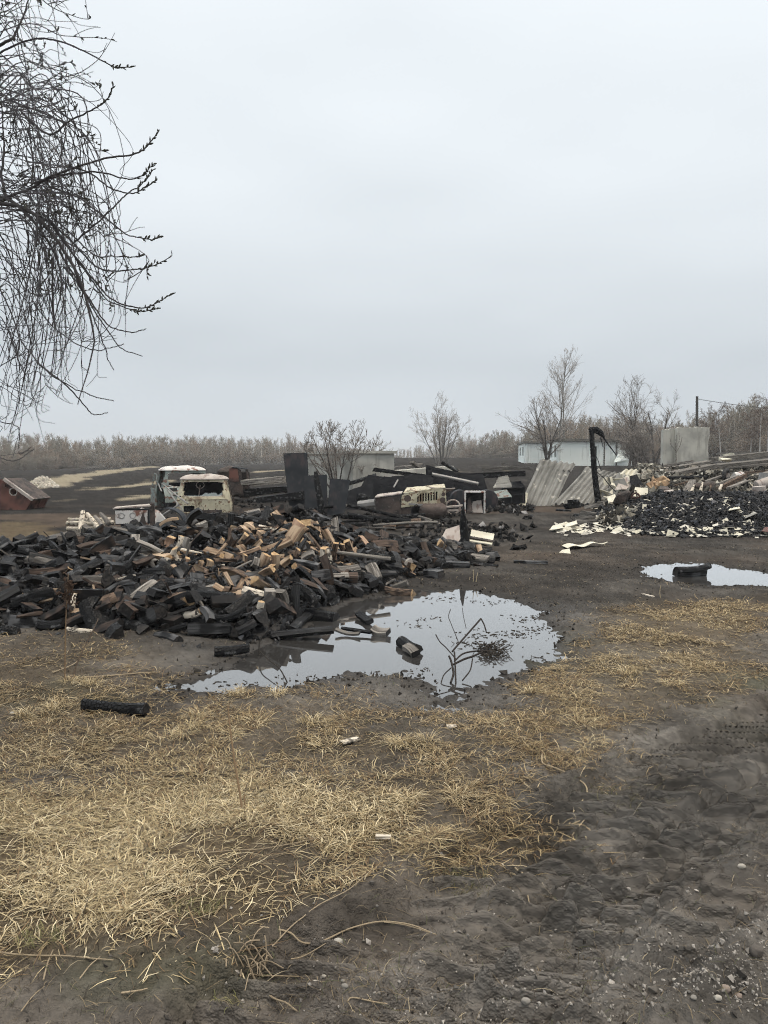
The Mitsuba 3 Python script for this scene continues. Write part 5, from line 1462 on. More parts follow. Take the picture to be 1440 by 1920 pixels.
SHEETS = [((1186, 941), (1216, 944), (1214, 916), (1190, 915), 21.6, 'pale_slate', 0.06, 'dull grey flat sheet right of the rusty flywheel'), ((1214, 946), (1256, 944), (1238, 921), (1219, 925), 21.4, 'burnt_roof', 0.06, 'large grey sheet folded in the middle of the rubble front'),
          ((1240, 943), (1278, 936), (1262, 918), (1236, 921), 21.6, 'burnt_roof', 0.05, 'grey sheet overlapping the folded one on its right'), ((1256, 950), (1290, 935), (1280, 926), (1262, 938), 20.6, 'slate', 0.05, 'small grey slate piece in front of the grey sheets'),
          ((1141, 944), (1160, 941), (1153, 926), (1138, 929), 23.6, 'pale_slate', 0.07, 'cream slate piece right of the foot of the gate post'), ((1172, 957), (1203, 962), (1200, 944), (1180, 948), 20.2, 'pale_slate', 0.05, 'cream bent sheet in front of the rusty flywheel'),
          ((1257, 953), (1285, 944), (1318, 931), (1296, 926), 20.9, 'pale_slate', 0.12, 'long cream mound of slate along the top of the coal'), ((1318, 938), (1364, 938), (1352, 929), (1322, 930), 21.3, 'pale_slate', 0.10, 'second cream slate sheet right of the long one'),
          ((1030, 994), (1058, 991), (1052, 983), (1036, 986), 17.9, 'pale_slate', 0.03, 'white sheet lying flat at the left edge of the slate scraps'), ((1058, 989), (1083, 984), (1081, 976), (1064, 981), 18.3, 'pale_slate', 0.04, 'white curled sheet second from the left edge of the slate scraps'),
          ((1396, 972), (1420, 962), (1412, 958), (1400, 964), 18.0, 'slate', 0.02, 'grey slate splinter lying on the coal near the right edge'), ((1366, 957), (1388, 953), (1384, 948), (1370, 951), 18.6, 'pale_slate', 0.02, 'white slate splinter on the upper coal'),
          ((1428, 996), (1450, 998), (1450, 988), (1434, 989), 16.6, 'red_rust', 0.02, 'brown brick coloured shard at the right edge of the coal'), ((1236, 917), (1258, 919), (1252, 912), (1240, 911), 23.4, 'rust', 0.03, 'rust brown sheet among the rubble bricks')]
for a, b_, c, e_, d, mat, w, lab in SHEETS:
    solo('slate_piece' if 'slate' in lab else 'metal_sheet', MB().quadsheet(at(*a, d - 0.3), at(*b_, d - 0.2), at(*c, d + 0.5), at(*e_, d + 0.5), 0.014, 9, 9, w, nseed()), mat, lab, 'slate' if 'slate' in lab else 'metal sheet', smooth=30)
k = thing('flywheel', 'rusty flywheel engine lying in front of the cream slate pieces', 'engine')
p = at(1192, 934, 21.2)
put(k, 'wheel', MB().tube([p + V3(math.cos(q) * 0.12, 0.02 * math.sin(q), math.sin(q) * 0.14) for q in np.linspace(0, 6.2832, 25)], 0.028, 7), 'red_rust', smooth=True)
put(k, 'hub', MB().tube([p + V3(0, -0.08, 0), p + V3(0, 0.2, 0)], 0.05, 10), 'red_rust', smooth=40)
put(k, 'housing', MB().man(manifold3d.Manifold.batch_hull([manifold3d.Manifold.sphere(0.1, 12).translate(tuple(p + V3(*o_))) for o_ in ((-0.42, 0.1, 0.06), (-0.2, 0.1, 0.12), (-0.25, 0.1, -0.14), (-0.48, 0.2, -0.12), (-0.3, 0.4, 0.0))])), 'rust', smooth=40)
put(k, 'lever', MB().tube([p + V3(-0.25, 0, -0.05), p + V3(-0.12, -0.05, 0.2), p + V3(-0.02, -0.05, 0.22), p + V3(0.02, -0.05, 0.05)], 0.022, 6), 'rust', smooth=True)
p = at(1359, 891, 28.0)
k = thing('old_tyre', 'black car tyre standing on edge in the rubble', 'tyre')
aq = np.linspace(0, 6.2832, 29)
put(k, 'tread', MB().tube([p + V3(math.cos(q) * 0.155, -0.10 + 0.16 * math.cos(q), math.sin(q) * 0.19) for q in aq], 0.075, 9), 'rubber', smooth=True)
put(k, 'rim', MB().tube([p + V3(0.06, -0.02, 0), p + V3(0.11, 0.12, 0)], 0.12, 14), 'burnt_roof', smooth=40)
for a, b_, d, r, lab, mat in (((1418, 912), (1460, 898), 22.6, 0.17, 'wide grey pipe at the right edge of the rubble', 'burnt_roof'), ((1424, 926), (1423, 912), 22.0, 0.19, 'upright rusty cylinder below the wide grey pipe', 'burnt_roof'), ((1432, 905), (1436, 888), 25.0, 0.2, 'grey lump of machinery above the wide grey pipe', 'bare_metal'),
                              ((1247, 896), (1326, 895), 28.5, 0.06, 'dark straight iron beam lying level in front of the planks', 'soot_black'), ((1302, 915), (1338, 911), 24.0, 0.16, 'brown cylinder lying behind the upright sticks', 'rust')):
    solo('iron_pipe', MB().tube([at(*a, d), at(*a, d) * 0.98 + at(*b_, d) * 0.02, at(*b_, d)], [r * 0.85, r, r], 14), mat, lab, 'pipe', smooth=40)
solo('white_drum', MB().tube([at(1378, 894, 27.4), at(1379, 893.8, 27.4), at(1390, 893, 27.6)], [0.14, 0.17, 0.17], 14), 'white_paint', 'small white drum right of the tyre', 'drum', smooth=40)
rb2 = np.random.default_rng(77)
for i in range(22):
    px, py = rb2.uniform(1218, 1250), rb2.uniform(899, 912)
    A = np.linalg.qr(rb2.normal(0, 1, (3, 3)))[0]
    solo('brick', MB().box(at(px, py, 24.6 + (905 - py) * 0.06), (0.25, 0.12, 0.07), A), 'brick_clay', 'yellow brown brick tumbled in the rubble behind the roof panels', 'brick', 'bricks tumbled in the rubble')
bsdf('brick_clay', proc(lambda p, n, uv: mix((0.22, 0.13, 0.075), (0.55, 0.42, 0.27), noise(p.x * 3, p.y * 3, p.z * 5))), 0.9)

# boards and lumps at the foot of the gate post
for a, b_, d, w, t, kd, lab in (((1088, 964), (1128, 970), 21.6, 0.30, 0.22, 5, 'top board of the short stack at the foot of the gate post'), ((1080, 972), (1118, 971), 20.8, 0.28, 0.10, 5, 'middle board of the short stack at the foot of the gate post'), ((1079, 978), (1118, 979), 20.2, 0.28, 0.08, 5, 'lowest board of the short stack at the foot of the gate post'),
                                ((1058, 950), (1088, 946), 23.2, 0.22, 0.16, 0, 'charred lump of wood left of the gate post'), ((1066, 942), (1084, 940), 23.8, 0.16, 0.12, 0, 'black timber end under the slate roof panel'), ((1096, 952), (1132, 944), 22.4, 0.20, 0.12, 5, 'weathered block leaning against the gate post'),
                                ((1126, 950), (1142, 968), 21.8, 0.16, 0.14, 0, 'charred timber slanting down right of the gate post'), ((1042, 956), (1070, 958), 22.4, 0.12, 0.05, 0, 'black board lying flat left of the stack')):
    solo('timber', MB().bar(at(*a, d), at(*b_, d - 0.2), w, t, kind=kd, seed=nseed(), jit=0.012), 'wood', lab, 'timber')

# shards of white slate strewn over the coal and at its foot
loose_s = MB()
rs = np.random.default_rng(41)
count = 0
spots = []
for i in range(360):
    z_ = rs.random()
    if z_ < 0.33:
        px, py = rs.uniform(1040, 1175), rs.normal(992, 6)
    elif z_ < 0.60:
        px, py = rs.uniform(1150, 1445), 1001 + rs.normal(0, 4) + (rs.random() < 0.3) * rs.uniform(-18, 0)
    elif z_ < 0.82:
        px = rs.uniform(1150, 1445)
        py = 950 - (px - 1200) * 0.07 + rs.normal(4, 7)
    else:
        px, py = rs.uniform(1160, 1445), rs.uniform(945, 1004)
    r = ray(px, py)
    yy = np.arange(14.5, 26, 0.05)
    hz_ = np.maximum(coal_z(r[0] * yy, yy), rubble_z(r[0] * yy, yy)) + ground_z(r[0] * yy, yy, False)
    kk = int(np.argmax(EYE + r[2] * yy <= hz_))
    if kk == 0:
        continue
    spots.append((r[0] * yy[kk], yy[kk], hz_[kk] + 0.02))
for i, (x, y, z) in enumerate(spots):
    L_ = abs(rs.normal(0.0, 0.055)) + 0.03
    yaw = rs.uniform(0, 6.28)
    d_ = V3(math.cos(yaw), math.sin(yaw), rs.normal(0, 0.3))
    e2 = unit(np.cross(d_, V3(rs.normal(0, 0.4), rs.normal(-0.3, 0.4), 1))) * L_ * rs.uniform(0.35, 0.8)
    p = V3(x, y, z)
    d_ = unit(d_) * L_
    cc = rs.uniform(0.38, 0.74)
    mb = MB().quadsheet(p - d_ - e2 * rs.uniform(0.5, 1), p + d_ - e2, p + d_ * rs.uniform(0.5, 1) + e2, p - d_ * rs.uniform(0.5, 1) + e2, 0.012, 4, 3, 0.03, i)
    if L_ > 0.10 and count < 70:
        count += 1
        qx, qy = proj(p)
        lab = ('long' if L_ > 0.16 else 'short') + ' white slate shard ' + ('among the scraps left of the coal' if qx < 1150 else 'high on the coal heap' if qy < 965 else 'on the slope of the coal heap' if qy < 992 else 'at the foot of the coal heap') + ('' if qx < 1150 else ', right part' if qx > 1310 else ', left part')
        solo('slate_shard', mb, 'pale_slate', lab, 'slate shard', lab + ', alike')
    else:
        v, uv, _ = mb.data()
        loose_s.raw(v[0], v[1], None, (cc, cc * 0.95, cc * 0.82))
k = put(None, 'slate_chips', loose_s, 'vcol')
tag(k, 'small white slate chips scattered round the coal', 'slate chips', kind='stuff')

# charred logs in the puddles
for lab, bits in (('charred split log with an ashy end lying in the middle of the wide puddle', ((752, 1200, 782, 1218, 26, 0), )), ('grey split end of a log sticking out of the wide puddle', ((762, 1212, 780, 1226, 17, 5),)), ('flat grey stone like slab left of the logs in the wide puddle', ((700, 1180, 728, 1186, 20, 5),)),
                  ('thin charred stick reaching into the wide puddle', ((630, 1180, 674, 1188, 8, 5),)), ('small black stick beside the thin charred one in the wide puddle', ((640, 1178, 696, 1186, 7, 0),)), ('charred block near the far rim of the wide puddle', ((672, 1150, 694, 1166, 14, 0),)),
                  ('broad dark board lying half sunk at the left rim of the wide puddle', ((540, 1150, 630, 1158, 26, 1),)), ('charred slanting log over the left rim of the wide puddle', ((548, 1180, 590, 1148, 17, 7),))):
    for x1, y1, x2, y2, w, kd in bits:
        a, b_ = G(x1, y1, WATER + 0.05), G(x2, y2, WATER + 0.035)
        ww = w * a[1] / FOC
        mb = MB()
        log_mesh(mb, a, b_, ww, ww * 0.6, 1 if w > 20 else 2, (0, kd, 4), nseed(), rl, 0.3)
        solo('sunken_log', mb, 'wood', lab, 'log')
for a, b_, w, lab in (((1268, 1069), (1330, 1061), 13, 'charred log lying slanted on another in the small bright puddle'), ((1266, 1074), (1322, 1072), 16, 'dark squared log lying level in the small bright puddle')):
    p, q = G(*a, WATER + (0.12 if 'slanted' in lab else 0.05)), G(*b_, WATER + (0.14 if 'slanted' in lab else 0.05))
    ww = w * p[1] / FOC
    mb = MB()
    log_mesh(mb, p, q, ww, ww * 0.8, 3 if 'slanted' in lab else 2, (0, 7, 4), nseed(), rl, 0.0)
    solo('sunken_log', mb, 'wood', lab, 'log')
# the charred log in the near grass
c = G(214, 1326, 0.06)
a, b_ = G(156, 1322, 0.055), G(274, 1330, 0.055)
mb = MB()
log_mesh(mb, a, b_, 0.085, 0.075, 3, (0, 0, 4), nseed(), rl)
solo('charred_log', mb, 'wood', 'single charred log lying in the dead grass below the woodpile', 'log')
a, b_ = G(402, 1222, 0.03), G(468, 1215, 0.04)
mb = MB()
log_mesh(mb, a, b_, 0.085, 0.07, 3, (0, 0, 4), nseed(), rl)
solo('charred_log', mb, 'wood', 'charred log lying on the mud at the left tip of the wide puddle', 'log')

rq = np.random.default_rng(29)
for i in range(26):
    px, py = rq.uniform(1128, 1200), rq.uniform(892, 955)
    dd = 27.5 - (py - 890) * 0.065
    c = at(px, py, dd)
    a_, b_ = rq.normal(0, 1, 3), rq.normal(0, 1, 3)
    a_[1] *= 0.5
    a_ = unit(a_ * [1, 1, 0.6]) * rq.uniform(0.10, 0.32)
    b_ = unit(np.cross(a_, b_)) * rq.uniform(0.08, 0.22)
    lab = ('upper' if py < 915 else 'lower') + ' broken slate piece ' + ('beside the right edge of the leaning roof panels' if px > 1160 else 'near the foot of the gate post')
    solo('broken_slate', MB().quadsheet(c - a_ - b_, c + a_ - b_ * 0.7, c + a_ * 0.8 + b_, c - a_ + b_ * 0.8, 0.014, 5, 5, 0.03, i), 'pale_slate' if i % 3 else 'slate', lab, 'slate', lab + ', alike')
# ------------------------------------------------------------------ buildings and slabs beyond the yard
def panel_wall(key, name, P0, P1, z0, z1, holes, mat, thick=0.3):
    """A wall from P0 to P1 with rectangular holes (start and end along it in metres, bottom, top); panes stand recessed in them."""
    d = unit((P1 - P0) * [1, 1, 0])
    L = float(np.linalg.norm((P1 - P0)[:2]))
    s = Polygon([(0, z0), (L, z0), (L, z1), (0, z1)])
    for a, b, lo, hi in holes:
        s = s.difference(Polygon([(a, lo), (b, lo), (b, hi), (a, hi)]))
    nrm = np.cross(d, V3(0, 0, 1))                                         # towards the viewer
    k = put(key, name, MB().poly(s, thick, V3(P0[0], P0[1], 0) - nrm * thick, d, (0, 0, 1)), mat)
    for a, b, lo, hi in holes:
        c = V3(P0[0], P0[1], 0) + d * (a + b) / 2 - nrm * 0.2 + V3(0, 0, (lo + hi) / 2)
        w = put(key, 'window' if lo > z0 + 0.5 else 'doorway', MB().box(c, (b - a, 0.05, hi - lo), (d, nrm, V3(0, 0, 1))), 'void_dark')
        if lo > z0 + 0.5:
            put(w, 'frame', MB().box(c + nrm * 0.05, (0.08, 0.06, hi - lo), (d, nrm, V3(0, 0, 1))), 'whitewash')
    return k


k = thing('white_building', 'long low whitewashed building with flat dark roof behind the leaning slate panels', 'building')
A, B, C = at(1046, 866, 88), at(1185, 866, 92), at(1026, 866, 97)
z0, z1 = 1.0, at(1046, 827, 88)[2]
LF = float(np.linalg.norm((B - A)[:2]))
mx = LF / (1185 - 1046)
zz = lambda py: at(0, py, 88)[2]
panel_wall(k, 'front_wall', A, B, z0, z1, [((1110 - 1046) * mx, (1118 - 1046) * mx, z0 + 0.02, zz(836))], 'whitewash')
panel_wall(k, 'side_wall', C, A, z0, z1, [(2.8, 4.4, zz(857), zz(835)), (6.0, 7.6, zz(857), zz(835))], 'whitewash')
dF, dS = unit((B - A) * [1, 1, 0]), unit((C - A) * [1, 1, 0])
rp_ = Polygon([tuple((A - dF * 0.3 - dS * 0.4)[:2]), tuple((B - dS * 0.4 + dF * 2.5)[:2]), tuple((B + dF * 2.5 + (C - A))[:2]), tuple((C - dF * 0.3)[:2])])
put(k, 'roof', MB().poly(rp_, 0.28, (0, 0, z1 + 0.003), (1, 0, 0), (0, 1, 0)), 'burnt_roof_edge')
bsdf('burnt_roof_edge', proc(lambda p, n, uv: mix((0.05, 0.048, 0.045), (0.20, 0.19, 0.175), noise(p.x * 0.6, p.y * 0.6, p.z * 9))), 0.9)
for s_ in (6.6, 8.4):
    put(k, 'drainpipe', MB().box(A + dF * s_ + np.cross(dF, V3(0, 0, 1)) * 0.06 + V3(0, 0, (z0 + z1) / 2 - A[2]), (0.12, 0.1, z1 - z0 - 0.1), (dF, np.cross(dF, V3(0, 0, 1)), V3(0, 0, 1))), 'burnt_roof_edge')
put(k, 'scorched_end', MB().box(B + dF * 1.3 + V3(0, 0, (z0 + z1) / 2 - B[2]), (2.4, 0.3, z1 - z0), (dF, np.cross(dF, V3(0, 0, 1)), V3(0, 0, 1))), 'rust', label='dark scorched end of the front wall')
put(k, 'fallen_render', MB().quadsheet(at(1150, 868, 90), at(1176, 862, 91), at(1180, 842, 91.5), at(1162, 846, 91), 0.1, 8, 8, 0.25, 4), 'whitewash')
k = thing('white_annex', 'smaller white building with two narrow windows left of the long one', 'building')
A, B, C = at(984, 862, 106), at(1036, 862, 108), at(972, 862, 118)
z1b = at(984, 831, 106)[2]
panel_wall(k, 'front_wall', A, B, 1.0, z1b, [], 'whitewash')
panel_wall(k, 'side_wall', C, A, 1.0, z1b, [(2.2, 4.8, 2.7, 4.0), (7.0, 9.6, 2.7, 4.0)], 'whitewash')
dF, dS = unit((B - A) * [1, 1, 0]), unit((C - A) * [1, 1, 0])
rp_ = Polygon([tuple((A - dF * 0.3 - dS * 0.4)[:2]), tuple((B - dS * 0.4)[:2]), tuple((B + (C - A))[:2]), tuple((C - dF * 0.3)[:2])])
put(k, 'roof', MB().poly(rp_, 0.25, (0, 0, z1b + 0.003), (1, 0, 0), (0, 1, 0)), 'burnt_roof_edge')

# two big concrete panels standing on edge
k = thing('concrete_slab', 'left of two tall grey concrete panels standing on edge behind the rubble', 'concrete slab')
d = 41.0
P = lambda px, py, dd=d: at(px, py, dd)
for key, x0, x1, t0, t1, dd in ((k, 1242, 1268, 806, 804, 41.2), (thing('concrete_slab', 'right and wider of the two tall grey concrete panels behind the rubble', 'concrete slab'), 1268, 1328, 802, 801, 40.8)):
    s_ = dd / FOC
    O = at(x0, 868, dd)
    zb = gz(O[0], dd) - 0.1
    O = V3(O[0], dd, 0)
    rgk = np.random.default_rng(x0)
    top = [((x1 - x0) * s_ * q, at(0, t0 + (t1 - t0) * q, dd)[2] + rgk.normal(0, 0.02)) for q in np.linspace(1, 0, 12)]
    edge = [((x1 - x0) * s_ + rgk.normal(0, 0.02), z) for z in np.linspace(zb, top[0][1], 9)[:-1]]
    put(key, 'panel', MB().poly(Polygon([(0, zb)] + edge + top).buffer(0), 0.32, O + V3(0, 0.3, 0), (1, 0, 0), (0, 0, 1)), 'concrete')
    if x0 > 1250:
        put(key, 'lifting_eye', MB().tube([at(1326, 803, dd) + V3(0.06 * math.cos(q), 0.1, 0.1 * math.sin(q)) for q in np.linspace(0, math.pi, 8)], 0.015, 4), 'rust')
solo('bare_sapling', (lambda m: m)(MB().tube([at(1267, 888, 38), at(1268, 860, 38), at(1267, 838, 38), at(1268, 815, 38)], [0.03, 0.025, 0.02, 0.008], 5, col=(0.12, 0.10, 0.08)).tube([at(1267, 850, 38), at(1275, 836, 38.1), at(1279, 820, 38.1)], 0.012, 4, col=(0.12, 0.10, 0.08)).tube([at(1267, 846, 38), at(1258, 834, 37.9), at(1256, 822, 37.9)], 0.012, 4, col=(0.12, 0.10, 0.08)).tube([at(1268, 838, 38), at(1274, 826, 38), at(1273, 812, 38)], 0.01, 4, col=(0.12, 0.10, 0.08))),
     'vcol', 'thin bare sapling in front of the tall concrete panels', 'sapling')
for i, (px, py, dd, w, h, lab) in enumerate(((1372, 856, 80, 0.5, 0.7, 'left of two pale stumps on the black field beyond the concrete panels'), (1361, 857, 80, 0.5, 0.6, 'right of two pale stumps on the black field beyond the concrete panels'), (1205, 873, 46, 0.45, 0.3, 'white box lying on the black ground left of the concrete panels'), (1224, 874, 46, 0.35, 0.2, 'small grey scrap right of the white box'), (1360, 862, 39, 0.5, 0.15, 'white block resting on the planks beyond the concrete panels'))):
    c = at(px, py, dd)
    solo('pale_block', MB().box(c, (w, 0.4, h), jit=0.04), 'pale_slate', lab.replace('right of two', 'second of two') if i == 1 else lab, 'block')
for i, (a, b_, dd, t, lab) in enumerate((((1335, 860), (1460, 858), 60, 0.5, 'brown beam lying far out at the right edge'), ((1345, 851), (1425, 849), 85, 0.5, 'dark stack of boards far beyond the concrete panels'), ((920, 857), (972, 851), 120, 0.9, 'pale scrap heap at the edge of the field left of the white buildings'), ((155, 877), (195, 874), 190, 0.9, 'grey stack of boards at the edge of the left wood'), ((505, 920), (535, 917), 29, 0.22, 'charred plank behind the crest of the woodpile'), ((470, 910), (540, 905), 33, 0.10, 'thin weathered board on the black field left of the tall sheet'), ((462, 901), (534, 897), 36, 0.14, 'second weathered board farther out on the black field'))):
    solo('far_timber', MB().bar(at(*a, dd), at(*b_, dd + 0.5), t, t * 0.5, kind=5, seed=i), 'wood', lab, 'timber')

# power pole
k = thing('power_pole', 'dark wooden power pole with a single wire behind the concrete panels', 'power pole')
d = 100.0
pt, pb = at(1307, 743, d), at(1307, 860, d)
put(k, 'pole', MB().tube([pb - V3(0, 0, 1), pt], [0.22, 0.16], 8, col=(0.06, 0.055, 0.05)), 'vcol', smooth=True)
pts = [at(1307 + (1560 - 1307) * q, 748 + 24 * q - 20 * q * (1 - q) * -1.0, d) for q in np.linspace(0, 1, 14)]
put(k, 'wire', MB().tube(pts, 0.035, 4, col=(0.05, 0.05, 0.05)), 'vcol')

# ------------------------------------------------------------------ trees
def grow(mb, p, d, L, r, level, rg, o):
    """A branch and its offspring. o: per level lists of wiggle, upturn, number of children, angle, length ratio. mb: meshes of trunk and crown, and the list of last twigs."""
    n = 6 if level == 0 else 4 if level < o['levels'] else 3
    d = unit(d)
    W = rg.normal(0, o['wig'][level], (n, 3))
    W[:, 2] += o['up'][level]
    D = d + np.cumsum(W, axis=0)
    D /= np.sqrt((D * D).sum(1, keepdims=True))
    pts = np.vstack([p, p + np.cumsum(D, axis=0) * (L / n)])
    rad = np.maximum(r * np.linspace(1, 0.25, n + 1), o['rmin'])
    col = np.asarray(o['col'][min(level, len(o['col']) - 1)]) * rg.uniform(0.8, 1.2)
    if level >= o['levels']:
        mb[2].append((pts, rad, col))
        return
    mb[min(level, 1)].tube(pts, rad, (7, 5, 4, 3)[level], col=col, caps=False)
    for q in rg.uniform(o['start'][level], 1.0, int(o['num'][level])):
        i = min(int(q * n), n - 1)
        base = pts[i] + (pts[i + 1] - pts[i]) * (q * n - i)
        v = rg.normal(0, 1, 3)
        v -= D[i] * (v @ D[i])
        v /= math.sqrt(v @ v) + 1e-9
        th = math.radians(o['ang'][level]) * rg.uniform(0.7, 1.3)
        grow(mb, base, D[i] * math.cos(th) + v * math.sin(th), L * o['ratio'][level] * rg.uniform(0.6, 1.15) * (1.15 - o.get('cone', 0.5) * q), r * (1 - 0.7 * q) * o.get('thin', 0.55), level + 1, rg, o)


def leafless(mb):
    """Adds the last twigs of a grown tree to its crown."""
    if mb[2]:
        mb[1].twigs(np.array([t[0] for t in mb[2]]), np.array([t[1] for t in mb[2]]), np.array([t[2] for t in mb[2]]))
    return mb


def tree(name, loc, H, seed, o, label, cat='tree', stems=1, spread=0.25, group=None):
    rg = np.random.default_rng(seed)
    mb = [MB(), MB(), []]
    for s_ in range(stems):
        dirn = V3(rg.normal(0, spread), rg.normal(0, spread), 1) if stems > 1 else V3(rg.normal(0, 0.03), rg.normal(0, 0.03), 1)
        grow(mb, np.asarray(loc) + V3(rg.normal(0, 0.12), rg.normal(0, 0.12), -0.1) * (stems > 1), dirn, H * (rg.uniform(0.75, 1.0) if stems > 1 else 0.92), o['r'], 0, rg, o)
    leafless(mb)
    k = thing(name, label, cat, group)
    put(k, 'trunk' if stems == 1 else 'stems', mb[0], 'vcol')
    put(k, 'crown', mb[1], 'vcol')
    return k


G1 = (0.13, 0.115, 0.10)
POPLAR = dict(levels=3, wig=(0.02, 0.05, 0.07, 0.08), up=(0.02, 0.14, 0.10, 0.06), num=(26, 8, 5), ang=(46, 36, 38), ratio=(0.52, 0.42, 0.5), col=((0.22, 0.21, 0.19), (0.22, 0.205, 0.19), (0.40, 0.37, 0.34)), r=0.15, rmin=0.011, start=(0.18, 0.15, 0.1), cone=0.72, thin=0.45)
ORCHARD = dict(levels=3, wig=(0.08, 0.12, 0.14, 0.14), up=(0.04, 0.08, 0.08, 0.06), num=(9, 7, 5), ang=(40, 40, 40), ratio=(0.55, 0.5, 0.5), col=((0.085, 0.075, 0.068), (0.13, 0.115, 0.105), (0.23, 0.205, 0.185)), r=0.055, rmin=0.008, start=(0.2, 0.1, 0.1), cone=0.4)
loc = lambda px, dd: V3(at(px, 860, dd)[0], dd, gz(at(px, 860, dd)[0], dd))
hgt = lambda px, py, dd: at(px, py, dd)[2] - loc(px, dd)[2]
tree('tall_tree', loc(1045, 104), hgt(1045, 664, 104), 3, POPLAR, 'tall slender bare tree rising behind the white buildings')
tree('tall_tree', loc(1059, 106), hgt(1059, 690, 106), 4, dict(POPLAR, num=(18, 7, 5)), 'second tall bare tree just right of the tallest one')
tree('bare_tree', loc(1026, 84), hgt(1026, 752, 84), 5, dict(ORCHARD, r=0.16, rmin=0.011, num=(8, 6, 5)), 'dark bare tree in front of the gap between the white buildings', stems=3, spread=0.16)
tree('bare_tree', loc(1185, 82), hgt(1185, 738, 82), 6, dict(ORCHARD, r=0.15, rmin=0.011, num=(9, 7, 5)), 'bare tree with upright twigs left of the concrete panels', stems=2, spread=0.1)
tree('bare_tree', loc(1228, 78), hgt(1228, 748, 78), 7, dict(ORCHARD, r=0.14, rmin=0.011, num=(9, 7, 5)), 'wide bare tree right behind the concrete panels', stems=3, spread=0.35)
tree('bare_shrub', loc(1160, 92), 5.2, 8, dict(ORCHARD, r=0.07, rmin=0.014), 'thicket of bare stems at the right end of the white building', 'shrub', stems=7, spread=0.3)
tree('bare_shrub', loc(1200, 74), 3.4, 9, dict(ORCHARD, r=0.06, rmin=0.014), 'bare shrub between the white building and the concrete panels', 'shrub', stems=7, spread=0.35)
tree('bare_shrub', V3(at(636, 890, 29.5)[0], 29.5, gz(-1.7, 29.5) + 0.3), 2.6, 10, dict(ORCHARD, r=0.04, rmin=0.0075, num=(7, 6, 4), wig=(0.06, 0.09, 0.1, 0.1), up=(0.06, 0.1, 0.1, 0.06), ratio=(0.5, 0.48, 0.45)), 'bare bush of upright stems in front of the concrete box', 'shrub', stems=7, spread=0.38)
tree('bare_shrub', V3(at(672, 890, 31.5)[0], 31.5, gz(-1.1, 31.5) + 0.2), 2.35, 16, dict(ORCHARD, r=0.032, rmin=0.0075, num=(6, 6, 4), up=(0.06, 0.1, 0.1, 0.06), ratio=(0.5, 0.48, 0.45)), 'smaller bare bush right of the concrete box', 'shrub', stems=6, spread=0.36)
BALL = dict(POPLAR, num=(8, 6, 4), r=0.08, rmin=0.009, ang=(32, 38, 40), ratio=(0.45, 0.45, 0.5), col=((0.16, 0.15, 0.14), (0.24, 0.22, 0.20), (0.36, 0.33, 0.30)), cone=0.3, start=(0.35, 0.15, 0.1))
tree('bare_tree', loc(828, 76), hgt(828, 781, 76) * 1.05, 11, BALL, 'wide pale bare tree of many stems in the middle of the far field', stems=9, spread=0.30)
BIRCHT = dict(POPLAR, num=(18, 8, 5), ang=(48, 40, 40), up=(0.02, 0.02, -0.05, -0.12), ratio=(0.34, 0.45, 0.5), col=((0.42, 0.40, 0.37), (0.13, 0.105, 0.09), (0.16, 0.125, 0.105)), r=0.11, rmin=0.016, cone=0.35, start=(0.35, 0.1, 0.1))
for i, (px, py, dd, lab) in enumerate(((1326, 760, 112, 'birch with pale crown just right of the power pole'), (1352, 764, 118, 'birch with white trunk, second right of the power pole'), (1424, 748, 100, 'tall birch with drooping crown near the right edge'), (1440, 742, 106, 'tall birch cut by the right edge'), (1406, 772, 104, 'lower birch left of the tall drooping one'))):
    tree('birch_tree', loc(px, dd), hgt(px, py, dd), 40 + i, BIRCHT, lab)

# the woods round the field: one mass of bare trees
FOREST = []
for i in range(9):
    rg = np.random.default_rng(100 + i)
    mbs = [MB(), MB(), []]
    H = 9.0
    tr = [(0.62, 0.58, 0.52), (0.36, 0.32, 0.28), (0.24, 0.21, 0.18)][i % 3]
    tw = [(0.275, 0.24, 0.195), (0.29, 0.225, 0.175), (0.24, 0.225, 0.185)][(i // 3) % 3]
    o = dict(levels=2, wig=(0.03, 0.10, 0.14), up=(0.02, 0.16, 0.10), num=(22, 9), ang=(40, 40), ratio=(0.32, 0.5), col=(tr, tw, tw), r=0.13, rmin=0.022, cone=0.6, thin=0.35, start=(0.30, 0.1))
    grow(mbs, (0, 0, -0.3), (rg.normal(0, 0.04), rg.normal(0, 0.04), 1), H, 0.13, 0, rg, o)
    leafless(mbs)
    v, uv, col = mbs[0].raw(*[x for x in mbs[1].data()[0]], None, mbs[1].data()[2]).data()
    scene[f'forest_tree_kind_{i}'] = {'type': 'shapegroup', 'bare_tree': mikit.ply(v, 'vcol', color=col)}
for i in range(3):
    rg = np.random.default_rng(120 + i)
    mbs = [MB(), MB(), []]
    tw = [(0.24, 0.205, 0.17), (0.27, 0.215, 0.17), (0.20, 0.18, 0.15)][i]
    o = dict(levels=2, wig=(0.08, 0.12, 0.14), up=(0.03, 0.06, 0.03), num=(8, 6), ang=(38, 45), ratio=(0.5, 0.5), col=(tw, tw, tw), r=0.05, rmin=0.024, cone=0.3, start=(0.1, 0.1))
    for s_ in range(9):
        grow(mbs, (rg.normal(0, 0.5), rg.normal(0, 0.5), -0.2), (rg.normal(0, 0.35), rg.normal(0, 0.35), 1), 3.2, 0.05, 0, rg, o)
    leafless(mbs)
    v, uv, col = mbs[0].raw(*[x for x in mbs[1].data()[0]], None, mbs[1].data()[2]).data()
    scene[f'forest_tree_kind_{9 + i}'] = {'type': 'shapegroup', 'bush': mikit.ply(v, 'vcol', color=col)}
